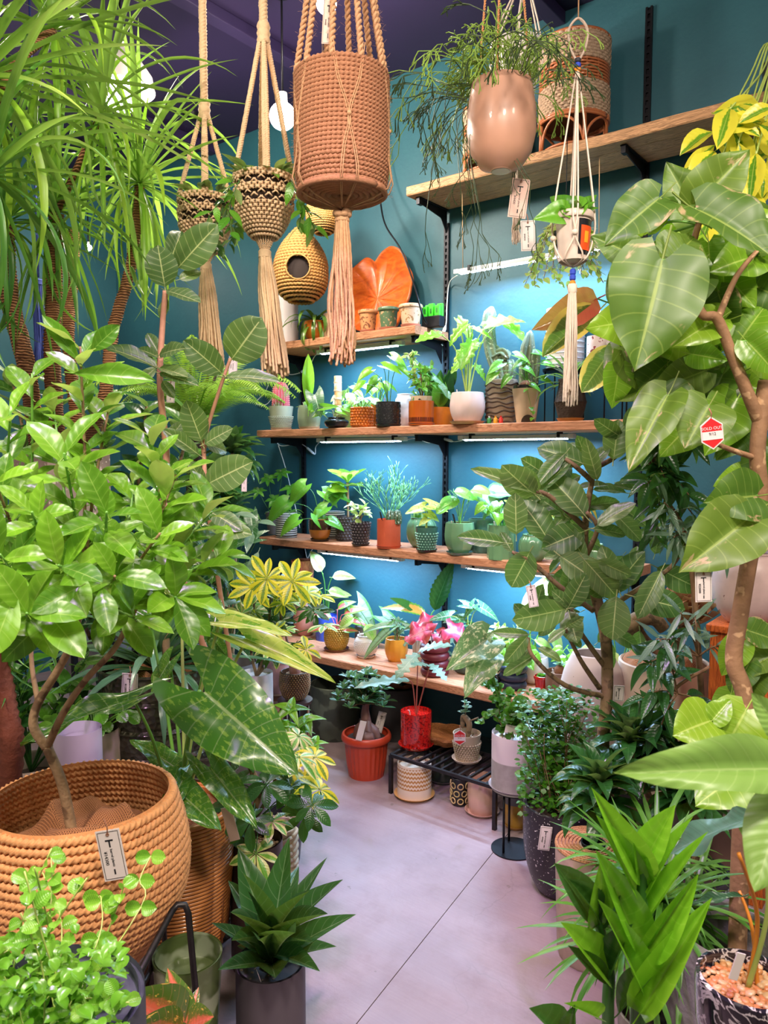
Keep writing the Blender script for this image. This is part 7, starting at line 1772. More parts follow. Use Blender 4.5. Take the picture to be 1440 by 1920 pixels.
# plant stand with two-tone concrete pot and string-like plant
p = onz(963, 1592, 0); k = mpp(p); zt = .215
ps = thing('plant_stand', 'black steel stand with a round base under the concrete pot', 'plant stand', p)
new('base', lathe([(0, 0), (42*k, 0), (42*k, .004), (0, .004)], 40), ps, DK); new('top_plate', lathe([(0, zt-.004), (42*k, zt-.004), (42*k, zt), (0, zt)], 40), ps, DK)
for j in range(3): a = j*2.09+.3; new('leg', tube([(28*k*cos(a), 28*k*sin(a), .003), (28*k*cos(a), 28*k*sin(a), zt-.003)], .0042, 7), ps, DK)
def twotone():
    t = NT('white_dipped_concrete'); sp = t.node('ShaderNodeSeparateXYZ'); t.link(t.obj(), sp.inputs[0]); n = t.noise(40, 4)
    f_ = t.ss(sp.outputs[2], .098, .101); t.col(t.mix(f_, t.mix(n, lin(132, 124, 120), lin(176, 168, 164)), lin(216, 202, 204))); t.link(t.math('SUBTRACT', .85, t.math('MULTIPLY', f_, .5)), t.p.inputs['Roughness']); return t.m
TT2 = twotone(); CONC = P('concrete_grey', (150, 140, 138), rough=.8, noise_amt=.25, scale=40)
q = V((p.x, p.y, zt)); root, z = pot('potted_muehlenbeckia', 'white and grey dipped concrete pot with dangling round leaves on a stand', q, 43*k, 98*k, TT2, 'cyl', CONC, 1.12)
rn = random.Random(7); Wl = lambda *q_: at(*q_)-root.location; dd0 = dep(p)
cnt = 0
for i in range(14):
    E_ = Wl(rn.uniform(890, 1000), rn.uniform(1260, 1400), dd0+rn.uniform(-.12, .08)); s = V((rn.uniform(-.04, .04), rn.uniform(-.04, .04), z)); mid = s.lerp(E_, .5)+Z*.06
    stem(root, [s, mid, E_], .0011, TW, 4, 5); Pp = smoothpts([s, mid, E_], 7)
    for pp in Pp[3:]:
        for _ in range(2 if cnt % 4 else 1): cnt += 1; put_leaf(root, 'gloss', pp, V((rn.uniform(-1, 1), rn.uniform(-1, 1), rn.uniform(-.3, .8))), Z-FH, rn.uniform(.016, .026), 1, rn)
stem(root, [(0, 0, z), Wl(940,1320,dd0), Wl(915,1240,dd0)], [.006, .005], STG, 8, 5, 'tall_stem')
price_tag('small white tag in the concrete pot', 960, 1368, dd0-.09, 26, 16, roll=.2, string=False, plainback=True)
# black terrazzo planter with angel vine
TERZ = SPK('black_terrazzo', (40, 34, 42), (214, 206, 206), (.66, .68, 150), rough=.35)
p = onz(1050, 1668, 0); k = mpp(p); dd0 = dep(p)
root, z = pot('potted_angel_vine', 'bushy wiry vine of tiny glossy leaves in a black speckled planter', p, 70*k, .275, TERZ, 'drop', fill='soil', seg=64, lvl=.95)
Wl = lambda *q_: at(*q_)-root.location; cnt = 0; mb = MB()
for i in range(70):
    a = rn.uniform(0, 6.28); E_ = Wl(min(1130, max(978, 1042+rn.gauss(0, 38))), rn.uniform(1290, 1500), dd0+rn.uniform(-.1, .12)); s = V((rn.uniform(-.06, .06), rn.uniform(-.06, .06), z)); mid = s.lerp(E_, .5)+V((rn.uniform(-.03, .03), rn.uniform(-.03, .03), .02))
    mb.add(*tubevf(smoothpts([s, mid, E_], 4), .0010, 4)); Pp = smoothpts([s, mid, E_], 9)
    for pp in Pp[4::2]:
        if cnt < 290: cnt += 1; put_leaf(root, 'gloss', pp+V((rn.uniform(-.008, .008), rn.uniform(-.008, .008), 0)), V((rn.uniform(-1, 1), rn.uniform(-1, 1), rn.uniform(-.3, .8))), Z-FH, rn.uniform(.016, .026), 1, rn)
new('twig', mb.mesh(), root, TW, 'stuff')
lg = leafgeo('round', rows=3, cols=2, stalk=0); lv = [tuple(v.co) for v in lg.vertices]; lf = [tuple(q_.vertices) for q_ in lg.polygons]; mb = MB()
for i in range(2300):
    a = rn.uniform(0, 6.28); E_ = Wl(min(1130, max(976, 1046+rn.gauss(0, 38))), rn.uniform(1290, 1525), dd0+rn.gauss(0, .06)); rot = Matrix.Rotation(rn.uniform(0, 6.28), 3, 'Z') @ Matrix.Rotation(rn.uniform(-.9, .9), 3, 'X'); s_ = rn.uniform(.012, .021)
    mb.add([E_+rot @ V(v)*s_ for v in lv], lf)
new('foliage', mb.mesh(), root, M_GLO, 'stuff')
price_tag('white price tag on the black speckled planter', 1022, 1572, dd0-.13, 22, 46, roll=.12, price='¥9900', string=False)
# turned wooden stool with ring top
p = at(1112, 1585, 2.02); zt = p.z; p.z = 0; k = mpp(p); R = .098
root = thing('wooden_drum_stool', 'drum-shaped wooden stool with concentric rings and a dark centre hole', 'stool', p)
WDR = woodmat('ring_wood', lin(216, 160, 112), lin(160, 106, 68), 2)
new('drum_body', lathe([(0, 0), (R*.86, 0), (R*.9, .01), (R*.98, zt*.8), (R, zt*.97), (R*.97, zt), (R*.3, zt), (R*.28, zt-.05), (0, zt-.05)], 64, lambda t, r, z, i: r*(1+.012*cos(40*t) if z < zt*.9 else 1)), root, P('whitewashed_wood', (176, 150, 136), rough=.8, noise_amt=.4, scale=30))
for j in range(7): q = R*(.36+.095*j); new('top_ring', lathe([(q, zt-.001), (q+R*.01, zt+.004), (q+R*.07, zt+.005), (q+R*.085, zt-.001)], 60), root, WDR)
new('centre_hole', lathe([(R*.31, zt), (R*.33, zt+.010), (R*.29, zt+.010), (R*.27, zt-.03), (0, zt-.03)], 36), root, DK)
# ---- big pale urns with burlap
URN = P('pale_lime_urn', (206, 188, 182), rough=.8, noise_amt=.12, scale=6, c2=lin(120, 96, 90), thr=(.72, .76, 40), bump=.001); URN2 = P('beige_urn', (190, 166, 148), rough=.8, noise_amt=.15, scale=6)
p = at(1112, 1225, 2.6); hu = p.z; p.z = 0
root, z = pot('large_urn', 'tall pale plaster urn with a dark mouth behind the ficus trunk', p, .125, hu, URN, 'urn', fill=None, cat='urn', seg=56)
p = at(1245, 1240, 2.6); hu = p.z; p.z = 0
UR = thing('urn_caudex_plant', 'wide beige urn stuffed with burlap around a twisted brown trunk', 'plant', p)
new('urn', lathe(prof_pot(.165, hu, 'barrel'), 56), UR, URN2); burlap(UR, .14, hu*1.02, 11, .55)
Wl = lambda *q_: at(*q_)-UR.location; stem(UR, [(0, 0, hu), Wl(1200,1200,2.3), Wl(1190,1165,2.28), Wl(1225,1160,2.28), Wl(1245,1180,2.28)], [.030, .024, .018], BARKG, 12, 8, 'trunk')
price_tag('white tag on the wide beige urn', 1160, 1300, 2.15, 20, 30, roll=.05, string=False)
# dried layered flower
fl = thing('dried_flower', 'large dried brown flower head of curling layered petals', 'dried flower', at(1280, 1175, 2.1))
DPM = G('dried_petal', (160, 104, 74), (196, 140, 104), nv=5, vein=lin(120, 76, 54), va=.4, trans=.15, rough=.7); leafkind('petal', 'round', DPM, droop=-.35, fold=.4, rows=8, cols=6, stalk=0, wave=.3)
for i in range(64): f = i/63; a = i*2.4; e = (.05+f*.9)*pi/2; r_ = V((cos(a), sin(a), 0)); dv_ = r_*cos(e)+Z*sin(e); put_leaf(fl, 'petal', Z*(.05*f), dv_, Z*cos(e)-r_*sin(e), .10*(1-.35*f), .9, rn, 'petal')
new('stalk', tube([(0, 0, .01), at(1262, 1230, 2.3)-fl.location], .010, 8), fl, BARKG)
# ---- big-leaved audrey ficus on the right
p = at(1165, 1500, 2.2); p.z = 0; rn = random.Random(37)
FR = thing('potted_ficus', 'tall ficus tree with thick oval leaves in front of the shelves', 'plant', p)
new('planter', lathe(prof_pot(.08, .34, 'planter'), 36), FR, P('dark_planter', (50, 46, 48))); new('soil', lathe([(.07, 0), (0, .01)], 20), FR, SOIL).location.z = .30
Wl = lambda *q_: at(*q_)-FR.location
stem(FR, [V((0, 0, .29)), Wl(1132,1420,2.02), Wl(1138,1300,2.0), Wl(1136,1200,2.0), Wl(1118,1120,1.98), Wl(1096,1050,1.96), Wl(1100,960,1.95), Wl(1112,880,1.95), Wl(1100,830,1.95)], [.017, .0155, .014, .008, .004], BARKG, 12, 7, 'trunk')
for pts in ([(1136,1306,2.0),(1060,1285,1.95),(1000,1232,1.9),(990,1195,1.9)], [(1134,1250,2.0),(1085,1180,1.95),(1072,1140,1.92)], [(1112,1145,1.98),(1050,1100,1.93),(992,1050,1.9),(960,1035,1.9)], [(1128,1150,1.98),(1180,1115,1.94),(1250,1070,1.92),(1275,1040,1.9)], [(1100,1040,1.96),(1120,990,1.9),(1100,960,1.88)], [(1098,990,1.95),(1030,930,1.9),(1000,922,1.88)], [(1108,900,1.95),(1080,875,1.9),(1060,860,1.9)], [(1110,880,1.95),(1160,850,1.95),(1170,800,1.95)], [(1124,1290,2.0),(1090,1240,1.95),(1060,1180,1.9)]):
    stem(FR, [Wl(*q_) for q_ in pts], [.0075, .0045], BARKG, 8, 6, 'branch')
hero = [((1095,870),(1018,838),.95),((1100,880),(1138,838),.8),((1150,862),(1160,792),1.1),((1003,928),(948,882),1.1),((1000,924),(898,876),.35),((1012,920),(1066,866),.55),((1098,968),(1038,895),.95),((968,1002),(966,932),.95),((1032,1020),(986,940),1.),((1096,996),(1026,1022),1.1),((946,1018),(866,1004),.6),((994,1034),(962,1096),1.25),((1120,986),(1184,945),.8),((1112,992),(1172,998),.7),((1050,1042),(1122,1090),1.1),((1094,1048),(1156,1116),.85),((1160,1105),(1130,1030),.8),((1186,1118),(1282,1140),.85),((1156,1118),(1148,1194),1.2),((1062,1142),(972,1162),.95),((1066,1146),(1078,1198),1.2),((1066,1138),(1094,1086),.9),((1232,1064),(1306,1104),.9),((1266,1046),(1300,990),1.0),((1060,850),(1010,900),.6),((1120,900),(1100,832),.6),((1098,1050),(1060,990),.8),((1150,1110),(1196,1040),.9),((1180,1100),(1196,1030),.7),((990,1192),(950,1240),.7),((992,1190),(930,1185),.5),((1000,1230),(946,1262),.55),((1008,1215),(1050,1235),.7),((1072,1142),(1040,1110),.8),((1060,1180),(1030,1200),.7),((1060,1178),(1088,1210),.7),((1062,1175),(1090,1160),.7),((1044,1165),(1012,1190),.7),((1130,1120),(1080,1080),.7),((1170,800),(1200,760),.8),((1165,820),(1120,790),.8),((1010,920),(985,880),.6),((960,1035),(940,1000),.8),((1150,960),(1200,1010),.7),((1100,960),(1060,930),.9),((1240,1070),(1200,1150),.7),((1120,1050),(1180,1080),.8)]
for b, t_, w_ in hero:
    db = rn.uniform(1.84, 1.96); t_ = (b[0]+(t_[0]-b[0])*1.1, b[1]+(t_[1]-b[1])*1.1); hl(FR, 'audrey', (*b, db), (*t_, db-rn.uniform(-.02, .06)), w_, rn.uniform(.6, .95), rn.uniform(-.35, .35), rn)
for i in range(46):
    px, py = rn.uniform(990, 1230), rn.uniform(850, 1220); a = rn.uniform(0, 6.28); hl(FR, 'audrey', (px, py, 2.02), (px+60*cos(a), py+60*sin(a), 2.02+rn.uniform(-.05, .05)), .8, .6, rn.uniform(-.5, .5), rn)
price_tag('small white tag hanging from the left branch of the oval-leaved ficus', 998, 1118, 1.85, 18, 42, roll=-.18)
# ---- umbellata ficus far right
p = at(1372, 1780, 1.45); zu = at(1372, 1745, 1.45).z; p.z = 0; rn = random.Random(43)
UM = thing('potted_ficus_umbellata', 'huge heart-leaved ficus tree filling the upper right', 'plant', p)
o = new('planter', lathe([(0, 0), (.100, 0), (.125, zu*.97), (.122, zu), (.102, zu), (.092, zu*.7), (0, zu*.68)], 48, FAC(4, .55)), UM, P('rough_concrete', (120, 114, 116), rough=.9, noise_amt=.3, scale=30, bump=.003)); o.rotation_euler.z = .5; new('soil', lathe([(.085, 0), (0, .01)], 20), UM, SOIL).location.z = zu*.8
Wl = lambda *q_: at(*q_)-UM.location; UB = P('bark_umbellata', (150, 112, 80), rough=.75, noise_amt=.4, scale=30, bump=.002, c2=lin(188, 150, 112), thr=(.6, .66, 40))
stem(UM, [V((.01, 0, zu*.78)), Wl(1388,1600,1.45), Wl(1398,1330,1.46), Wl(1376,1240,1.47), Wl(1388,1150,1.47), Wl(1405,1050,1.47), Wl(1425,940,1.46), Wl(1420,850,1.45), Wl(1428,770,1.45), Wl(1436,715,1.45)], [.017, .016, .015, .014], UB, 14, 7, 'trunk')
stem(UM, [Wl(1424,790,1.45), Wl(1405,745,1.44), Wl(1372,665,1.43), Wl(1345,598,1.42), Wl(1318,590,1.42), Wl(1298,545,1.42), Wl(1288,505,1.42), Wl(1310,420,1.42)], [.013, .010, .008, .006], UB, 12, 6, 'branch')
stem(UM, [Wl(1345,600,1.42), Wl(1380,520,1.45), Wl(1420,470,1.45)], [.007, .004], UB, 8, 5, 'branch'); stem(UM, [Wl(1420,860,1.45), Wl(1340,830,1.42), Wl(1300,790,1.4)], [.006, .003], UB, 8, 5, 'branch')
her = [((1242,488),(1196,684),.88,.9,1.32,1.27,'umb'),((1306,384),(1408,276),.85,.8,1.4,1.36,'umb'),((1236,372),(1136,452),.75,.7,1.42,1.4,'umb'),((1304,392),(1470,470),.75,.45,1.38,1.3,'umb'),((1262,486),(1306,438),1.4,.8,1.33,1.35,'umb'),((1215,430),(1262,366),.6,.8,1.45,1.45,'umby'),
 ((1330,760),(1286,836),1.1,.9,1.36,1.32,'umb'),((1252,742),(1178,874),.55,.7,1.36,1.3,'umb'),((1300,790),(1240,850),.9,.8,1.42,1.4,'umby'),((1418,930),(1330,938),1.0,.8,1.38,1.34,'umb'),((1400,976),(1284,1064),.8,.85,1.36,1.3,'umb'),((1360,970),(1310,1040),.8,.7,1.42,1.4,'umb'),((1345,600),(1270,640),.8,.8,1.45,1.42,'umby'),
 ((1380,650),(1440,560),.9,.8,1.5,1.5,'umby'),((1420,470),(1450,400),1.0,.8,1.48,1.48,'umb'),((1420,480),(1340,500),.8,.8,1.5,1.45,'umby'),((1300,510),(1210,600),.8,.7,1.5,1.45,'umb'),((1310,420),(1250,300),.7,.7,1.5,1.5,'umb'),((1190,480),(1110,440),.8,.8,1.55,1.55,'umb'),((1400,640),(1460,700),.9,.8,1.42,1.4,'umby'),
 ((1332,1352),(1268,1374),1.2,.9,1.3,1.26,'umby'),((1336,1350),(1370,1310),1.0,.9,1.3,1.3,'umby'),((1400,1330),(1350,1420),1.1,.8,1.3,1.28,'umby'),((1405,1440),(1310,1500),1.0,.8,1.25,1.2,'umby'),((1430,1450),(1400,1580),.8,.8,1.25,1.2,'umb'),((1405,1380),(1460,1450),.9,.8,1.3,1.25,'umby')]
for b, t_, w_, f, d0, d1, key in her: hl(UM, key, (*b, d0), (*t_, d1), w_, f, rn.uniform(-.15, .15), rn)
for b, t_, w_, f, d0, d1, key in her[:20]:
    B = Wl(*b, d0); tgt = min([Wl(1288,505,1.42), Wl(1310,420,1.42), Wl(1345,598,1.42), Wl(1372,665,1.43), Wl(1420,470,1.45), Wl(1300,790,1.4), Wl(1420,900,1.45)], key=lambda v: (v-B).length); stem(UM, [tgt, (tgt+B)/2+Z*.01, B], [.0028, .0022], STG, 6, 4, 'petiole')
for i in range(60):
    px, py = rn.uniform(1150, 1480), rn.uniform(400, 760); a = rn.uniform(0, 6.28); L = rn.uniform(70, 115); dd = rn.uniform(1.5, 1.75)
    if px+py*.3 < 1330: continue
    hl(UM, 'umby' if i % 2 else 'umb', (px, py, dd), (px+L*cos(a), py+L*abs(sin(a)), dd+rn.uniform(-.06, .06)), .85, .75, rn.uniform(-.4, .4), rn)
for i in range(16):
    px, py = rn.uniform(1360, 1470), rn.uniform(800, 1300); a = rn.uniform(0, 6.28); hl(UM, 'umb' if i % 2 else 'umby', (px, py, 1.55), (px+75*cos(a), py+75*abs(sin(a)), 1.55), .85, .7, rn.uniform(-.4, .4), rn)
sold_tag('red and white hexagonal sold out tag hanging in the heart-leaved ficus', 1335, 812, 1.30, 42, 62, -.12)
price_tag('white price tag hanging below the heart-leaved ficus branch', 1319, 1100, 1.32, 31, 58, roll=-.05, price='¥22000')
# ---- dusky slim-leaved shrub behind it
p = at(1330, 1500, 2.2); p.z = 0; rn = random.Random(47)
SH = thing('potted_shrub', 'slim-leaved glossy shrub between the two ficus trees', 'plant', p)
new('planter', lathe(prof_pot(.10, .34, 'planter'), 36), SH, P('brown_planter', (96, 70, 60))); new('soil', lathe([(.09, 0), (0, .01)], 20), SH, SOIL).location.z = .30
Wl = lambda *q_: at(*q_)-SH.location; cnt = 0
stem(SH, [V((0, 0, .3)), Wl(1310,1230,1.95), Wl(1290,1020,1.9), Wl(1245,930,1.9), Wl(1215,860,1.9)], [.009, .007, .004], TW, 8, 7, 'trunk'); stem(SH, [V((0, 0, .3)), Wl(1250,1330,1.95), Wl(1330,1250,1.85)], [.007, .004], TW, 8, 7, 'trunk')
for i in range(30):
    c_ = ((1290,1020),(1240,920),(1225,870),(1310,1230),(1270,1300),(1300,760))[i % 6]; e = (c_[0]+rn.uniform(-90, 90), c_[1]+rn.uniform(-90, 90)); q_ = [Wl(*c_, 1.9), Wl((c_[0]+e[0])/2, (c_[1]+e[1])/2-12, 1.88), Wl(*e, 1.86+rn.uniform(-.08, .08))]
    stem(SH, q_, [.0028, .0014], TW, 5, 4, 'branch'); along(SH, q_, 'darkov' if i % 3 else 'greylan', 9, .075, rn, .25, 1.0, -.1, .62, .5, droop=.35)
# another leafy citrus-like crown at 1180-1400,620-760
for i in range(12):
    px, py = rn.uniform(1190, 1420), rn.uniform(640, 760); q_ = [Wl(1300,760,1.8), Wl((1300+px)/2, (760+py)/2-10, 1.8), Wl(px, py, 1.78)]; stem(SH, q_, [.0026, .0012], TW, 5, 4, 'branch'); along(SH, q_, 'mid', 8, .065, rn, .3, 1.0, .1, .6, .5)
# ---- yellow variegated plant on the top shelf
p = shelfpos(1470, 190, 2.78, Z1); rn = random.Random(53)
root, z = pot('potted_croton', 'yellow-edged leafy plant spilling off the top shelf at right', p, .07, .12, BLK, 'taper')
Wl = lambda *q_: at(*q_)-root.location; dd0 = dep(p)
for i in range(46):
    px, py = rn.uniform(1330, 1480), rn.uniform(190, 440); a = rn.uniform(-.3, 3.4); dd = dd0-rn.uniform(.22, .38); L = rn.uniform(60, 95)
    if i % 3 == 0: T_ = Wl(px, py, dd); stem(root, [V((0, 0, z)), V((T_.x*.4, -.10, z+.05)), V((T_.x*.7, -.185, max(.035, T_.z+.02))), T_], .003, STY, 5, 5)
    hl(root, 'yel', (px, py, dd), (px-L*cos(a)*.8, py+L*abs(sin(a))-12, dd-rn.uniform(0, .08)), .8, .7, rn.uniform(-.4, .4), rn)
# ---- dark compact dracaenas right
p = at(1240, 1640, 2.05); p.z = 0
compacta('dark compact dracaena rosettes in front of the pale urns', [(1180,1395,1.95),(1125,1475,1.88),(1235,1380,2.0)], p, .08, .24, P('dark_planter', (50, 46, 48)), .125, 70)
p = at(1300, 1640, 1.9); p.z = 0
rb = compacta('dark compact dracaena in a black vertically ribbed pot', [(1290,1465,1.9),(1330,1420,1.95)], p, .085, .30, P('black_rib', (48, 48, 56), rough=.5), .125, 50)
for j in range(44): a = 2*pi*j/44; new('rib', tube([(.066*cos(a), .066*sin(a), .01), (.086*cos(a), .086*sin(a), .29)], .0036, 5), rb, P('black_rib', (48, 48, 56)))
# ---- fine-leaved rhapis in the lower right
p = at(1235, 1800, 1.55); p.z = 0; rn = random.Random(59)
FP = thing('potted_rhapis', 'fine narrow-leaved palm fanning over the wooden stool', 'plant', p)
new('planter', lathe(prof_pot(.08, .20, 'taper'), 36), FP, CONC); new('soil', lathe([(.07, 0), (0, .01)], 20), FP, SOIL).location.z = .17
strapkind('fine', M_STRD, .030, [-.5, 0, .4, .9], [.4, .8, 1.3], .4, 7)
Wl = lambda *q_: at(*q_)-FP.location
for (px, py, dd) in ((1190,1640,1.6),(1240,1690,1.5),(1170,1760,1.5),(1290,1720,1.55),(1230,1600,1.7)):
    c_ = Wl(px, py, dd); stem(FP, [V((0, 0, .18)), (V((0, 0, .3))+c_)/2, c_], .005, STGD, 7, 4); straps(FP, 'fine', c_, 44, .21, 0, 1, rn)
# ---- grey concrete planter and pebble pot in the corner
p = at(1402, 1835, .98); zt = p.z; R = .060
def marble():
    t = NT('black_marbled_glaze'); n = t.noise(16, 5, dist=3); k_ = t.mix(t.ss(t.math('ABSOLUTE', t.math('SUBTRACT', n, .5)), .03, .01), lin(34, 30, 40), lin(200, 190, 190)); t.col(k_); t.set(Roughness=.1, Coat_Weight=.8); return t.m
pp = thing('potted_pebble_plant', 'black marbled glazed pot topped with orange pebbles, bottom right corner', 'plant', (p.x, p.y, zt-.13))
new('pot', lathe([(0, 0), (R*.7, 0), (R*.85, .02), (R*1.02, .07), (R*1.05, .12), (R*1.03, .13), (R*.95, .132), (R*.9, .125), (R*.9, .112), (0, .11)], 48), pp, marble())
rn = random.Random(3); ic = [mesh(*icovf(1, sx=a, sy=b, sz=.6, sub=1)) for a, b in ((1.2, .8), (.9, 1.), (1.3, 1.0), (.8, .9))]; PM = [PEBO, P('pebble_cream', (196, 156, 116), rough=.4, coat=.3, noise_amt=.3), P('pebble_rust', (196, 120, 76), rough=.4, coat=.3, noise_amt=.4)]
pi_ = 0
for i in range(150):
    q = R*.86*sqrt((i+.5)/150); a = i*2.39996; m_ = ic[i % 4]; o = bpy.data.objects.new('pebble', m_); COL.objects.link(o); o.parent = pp
    if not m_.materials: m_.materials.append(PEBO)
    o.material_slots[0].link = 'OBJECT'; o.material_slots[0].material = PM[(i*7) % 3]; s_ = rn.uniform(.0042, .0068); o.location = (q*cos(a), q*sin(a), .116+rn.uniform(-.001, .004)); o.rotation_euler = (rn.uniform(-.3, .3), rn.uniform(-.3, .3), rn.uniform(0, 6)); o.scale = (s_,)*3
bl = thing('display_column', 'dark wooden column under the black marbled pot', 'stand', (p.x, p.y, 0)); new('column', box(-.05, .05, -.05, .05, 0, zt-.13, .003), bl, P('dark_wood_block', (50, 36, 30)))
price_tag('small white price stick standing in the orange pebbles', 1382, 1812, .94, 17, 54, roll=.28, price='¥4400', string=False, plainback=True)
stk = Matrix
Wl = lambda *q_: at(*q_)-pp.location; OR_ = P('orange_petiole', (196, 120, 40), rough=.4)
stem(pp, [V((0, 0, .115)), Wl(1420,1720,.98), Wl(1385,1600,.95)], [.0035, .0025], OR_, 8, 6, 'petiole'); stem(pp, [V((.01, .01, .115)), Wl(1410,1740,1.0), Wl(1386,1670,1.02)], [.003, .002], OR_, 8, 6, 'petiole')
leafkind('silv', 'lance', G('leaf_bluegreen', (60, 104, 84), (96, 140, 116), vein=lin(130, 170, 150), va=.5, nv=12, rough=.25, coat=.5), droop=.1, fold=.25, rows=16, cols=6, wave=.1)
hl(pp, 'silv', (1418,1530,.92), (1215,1600,1.1), .75, .5, 0, rn); hl(pp, 'silv', (1392,1680,1.0), (1285,1690,1.05), .6, .4, 0, rn)
stem(pp, [V((0, 0, .115)), Wl(1440,1700,.95), Wl(1418,1530,.92)], [.0035, .0022], STY, 8, 6, 'petiole')
# near pale leaves at the right edge
leafkind('pale', 'ovate', G('leaf_pale_lime', (116, 156, 72), (136, 174, 84), vein=lin(170, 198, 120), va=.6, nv=11, rough=.4, trans=.3), nvar=2, droop=.06, fold=.2, rows=16, cols=8, wave=.05)
p = at(1560, 1800, .75); p.z = 0
NP = thing('pale_leaved_plant', 'pale lime leaf reaching in close from the right edge', 'plant', p)
new('planter', lathe(prof_pot(.10, .45, 'planter'), 32), NP, GREYP); new('soil', lathe([(.09, 0), (0, .01)], 20), NP, SOIL).location.z = .4
Wl = lambda *q_: at(*q_)-NP.location; stem(NP, [V((0, 0, .4)), Wl(1560,1650,.72), Wl(1540,1450,.68)], [.006, .004], BARKG, 8, 6, 'trunk')
hl(NP, 'pale', (1520,1442,.68), (1166,1440,.60), .38, .75, 0, rn); hl(NP, 'pale', (1480,1470,.66), (1415,1670,.62), .85, .8, 0, rn); hl(NP, 'pale', (1490,1400,.7), (1412,1300,.7), .8, .7, 0, rn); hl(NP, 'pale', (1510,1550,.68), (1440,1640,.68), .8, .7, 0, rn)
# ---- foreground zamia-like plant
p = at(1190, 2080, 1.0); p.z = .22; rn = random.Random(71)
ZZ = thing('potted_zamioculcas', 'bright upright stem of pointed glossy leaves in the foreground', 'plant', p)
new('planter', lathe(prof_pot(.09, .16, 'cyl'), 36), ZZ, BLK); new('soil', lathe([(.08, 0), (0, .01)], 20), ZZ, SOIL).location.z = .14
fs_ = thing('display_column', 'low grey block under the foreground upright plant', 'stand', (p.x, p.y, 0)); new('column', box(-.08, .08, -.08, .08, 0, .22, .003), fs_, CONC)
Wl = lambda *q_: at(*q_)-ZZ.location; leafkind('zz', 'ovate', G('leaf_zz', (74, 146, 26), (150, 214, 50), vein=lin(180, 226, 90), va=.3, nv=7, rough=.25, trans=.35), droop=.06, fold=.5, rows=10, cols=6); leafkind('zzd', 'obovate', G('leaf_zz_dark', (26, 66, 30), (60, 108, 44), nv=7, vein=lin(120, 160, 90), va=.3), droop=.06, fold=.5, rows=10, cols=6)
stem(ZZ, [V((0, 0, .14)), Wl(1196,1900,.97), Wl(1202,1760,.94), Wl(1205,1620,.92)], [.011, .009, .006], STGD, 10, 7, 'stem')
for b, t_, w_, f in (((1200,1640),(1118,1486),.55,.7),((1206,1622),(1262,1512),.85,.85),((1200,1700),(1128,1532),.5,.6),((1207,1690),(1292,1532),.38,.6),((1200,1780),(1126,1600),.55,.6),((1209,1730),(1322,1560),.32,.6),((1206,1790),(1308,1646),.55,.8),((1200,1860),(1130,1690),.45,.6),((1200,1900),(1328,1690),.5,.7),((1205,1640),(1190,1560),.5,.7)): hl(ZZ, 'zz', (*b, .94), (*t_, .90), w_*.78, f, rn.uniform(-.35, .35), rn)
stem(ZZ, [V((-.03, 0, .14)), Wl(1140,1900,.97), Wl(1142,1820,.96), Wl(1120,1720,.96)], [.009, .006], STGD, 10, 7, 'stem')
for b, t_, w_ in (((1120,1740),(1048,1622),.6),((1122,1735),(1075,1650),.55),((1124,1730),(1130,1622),.7),((1128,1745),(1165,1650),.6),((1140,1840),(1060,1730),.6),((1142,1835),(1180,1735),.6),((1140,1845),(1070,1775),.4),((1160,1900),(1240,1800),.5),((1060,1960),(1000,1890),.7),((1070,1960),(1075,1890),.6),((1120,1910),(1066,1880),.4)): hl(ZZ, 'zzd' if rn.random() < .6 else 'zz', (*b, .96), (*t_, .92), w_, .65, rn.uniform(-.3, .3), rn)
# ================================================================ REMAINING PLANTS BEHIND THE BASKET
rn = random.Random(211)
p = at(10, 1500, 2.05); p.z = 0
TK = thing('thick_trunk_tree', 'thick red-brown ringed trunk standing at the left edge', 'plant', p)
new('planter', lathe(prof_pot(.085, .42, 'taper'), 36), TK, GREYP); new('soil', lathe([(.075, 0), (0, .01)], 20), TK, SOIL).location.z = .36
Wl = lambda *q_: at(*q_)-TK.location
sp_ = smoothpts([V((0, 0, .35)), Wl(22,1400,2.0), Wl(8,1300,2.0), Wl(-10,1200,2.0), Wl(10,1080,2.0)], 12)
new('trunk', mesh(*tubevf(sp_, [.030]*10+[.026]*20, 14, lambda a, i: 1+(.10 if i % 2 else -.06)+.05*sin(a*3+i*.5))), TK, P('red_brown_trunk', (126, 66, 44), rough=.7, noise_amt=.5, scale=30, bump=.003))
straps(TK, 'palmd', Wl(10,1080,2.0), 50, .36, 0, 1, rn)
p = at(60, 1500, 2.45); p.z = 0
LF = thing('potted_rubber_plant', 'low dark broad-leaved plant behind the coiled basket', 'plant', p)
new('planter', lathe(prof_pot(.10, .35, 'taper'), 36), LF, P('cream_concrete', (206, 188, 170))); new('soil', lathe([(.09, 0), (0, .01)], 20), LF, SOIL).location.z = .3
Wl = lambda *q_: at(*q_)-LF.location
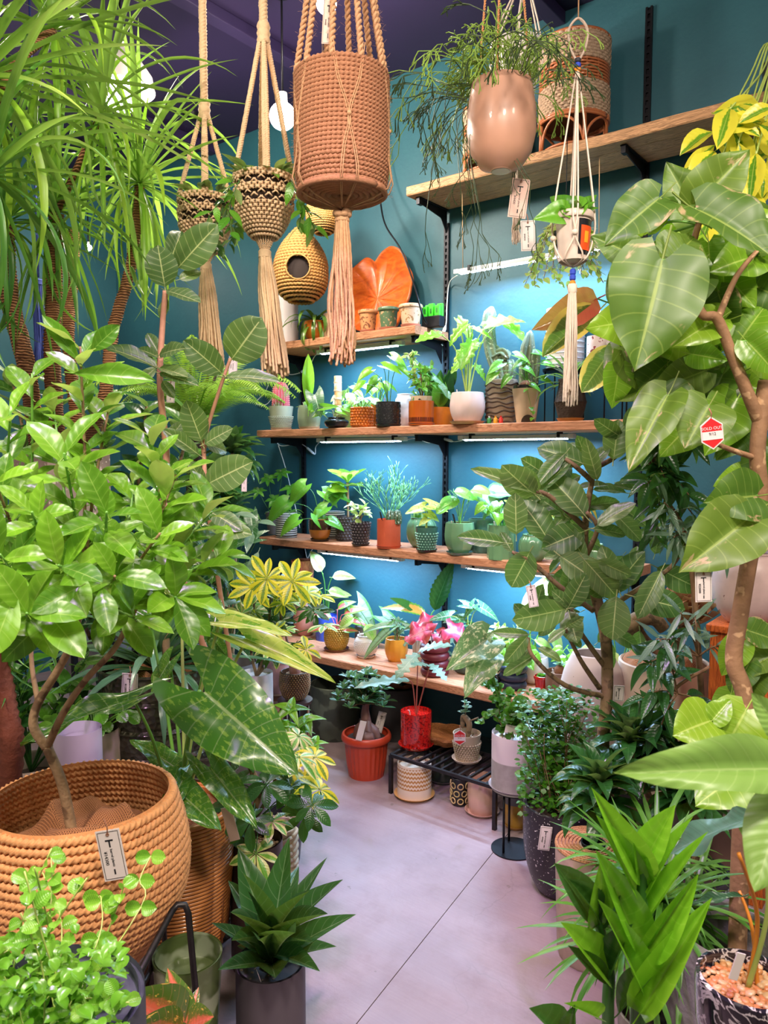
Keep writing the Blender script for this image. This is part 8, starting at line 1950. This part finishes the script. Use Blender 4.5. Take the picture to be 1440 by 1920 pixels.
for i in range(11):
    px, py = rn.uniform(-20, 230), rn.uniform(1150, 1370); q_ = [V((0, 0, .32)), Wl((px+60)/2, (py+1400)/2, 2.35), Wl(px, py, 2.3)]
    stem(LF, q_, [.004, .002], STGD, 6, 5, 'branch'); along(LF, q_, ('darkov', 'mid', 'ficus')[i % 3], 10, .085, rn, .35, 1.0, .0, .8, .5)
p = at(268, 1230, 2.62); p.z = 0
LC = thing('potted_citrus', 'mid-green leafy shrub between the barrel and the umbrella tree', 'plant', at(330, 1300, 2.85))
LC.location.z = 0; new('planter', lathe(prof_pot(.09, .5, 'taper'), 36), LC, GREYP); new('soil', lathe([(.08, 0), (0, .01)], 20), LC, SOIL).location.z = .43
Wl = lambda *q_: at(*q_)-LC.location
for i in range(18):
    px, py = rn.uniform(250, 470), rn.uniform(860, 1200); q_ = [V((0, 0, .45)), Wl((px+340)/2, (py+1150)/2, 2.7), Wl(px, py, 2.55+rn.uniform(-.1, .1))]
    stem(LC, q_, [.004, .0018], BARKG, 6, 5, 'branch'); along(LC, q_, ('darkov', 'mid', 'greylan', 'ficus')[i % 4], 12, .085, rn, .4, 1.0, .0, .8, .5)
# round pale pot on an orange wooden plinth behind the right trunk
p = at(1402, 1168, 2.30); zp = p.z; p.z = 0; k = mpp(p)
pl = thing('wooden_plinth', 'orange-brown wooden plinth behind the heart-leaved ficus trunk', 'plinth', p)
new('plinth_body', box(-.085, .085, -.085, .085, 0, zp-.022, .003), pl, woodmat('plinth_wood', lin(206, 104, 44), lin(150, 66, 26), 2)); new('plinth_top', box(-.095, .095, -.095, .095, zp-.021, zp, .003), pl, MATS['plinth_wood'])
root, z = pot('flower_pot', 'large round pale pink pot on the orange-brown plinth', V((p.x, p.y, zp)), .105, .215, P('pale_pink_glaze', (206, 176, 172), rough=.4, c2=lin(130, 96, 96), thr=(.7, .73, 60)), 'round', cat='pot', fill='soil')
root2 = None
rn = random.Random(5)
for i in range(7): 
    E_ = V((rn.uniform(-.09, .09), rn.uniform(-.09, .09), z+rn.uniform(.12, .26))); stem(root, [(0, 0, z), E_*.5+Z*z*.5, E_], .003, TW, 6, 4, 'branch'); along(root, [V((0, 0, z)), E_*.5+Z*z*.5, E_], 'darkov', 10, .07, rn, .4, 1.0, .1, .7, .5)
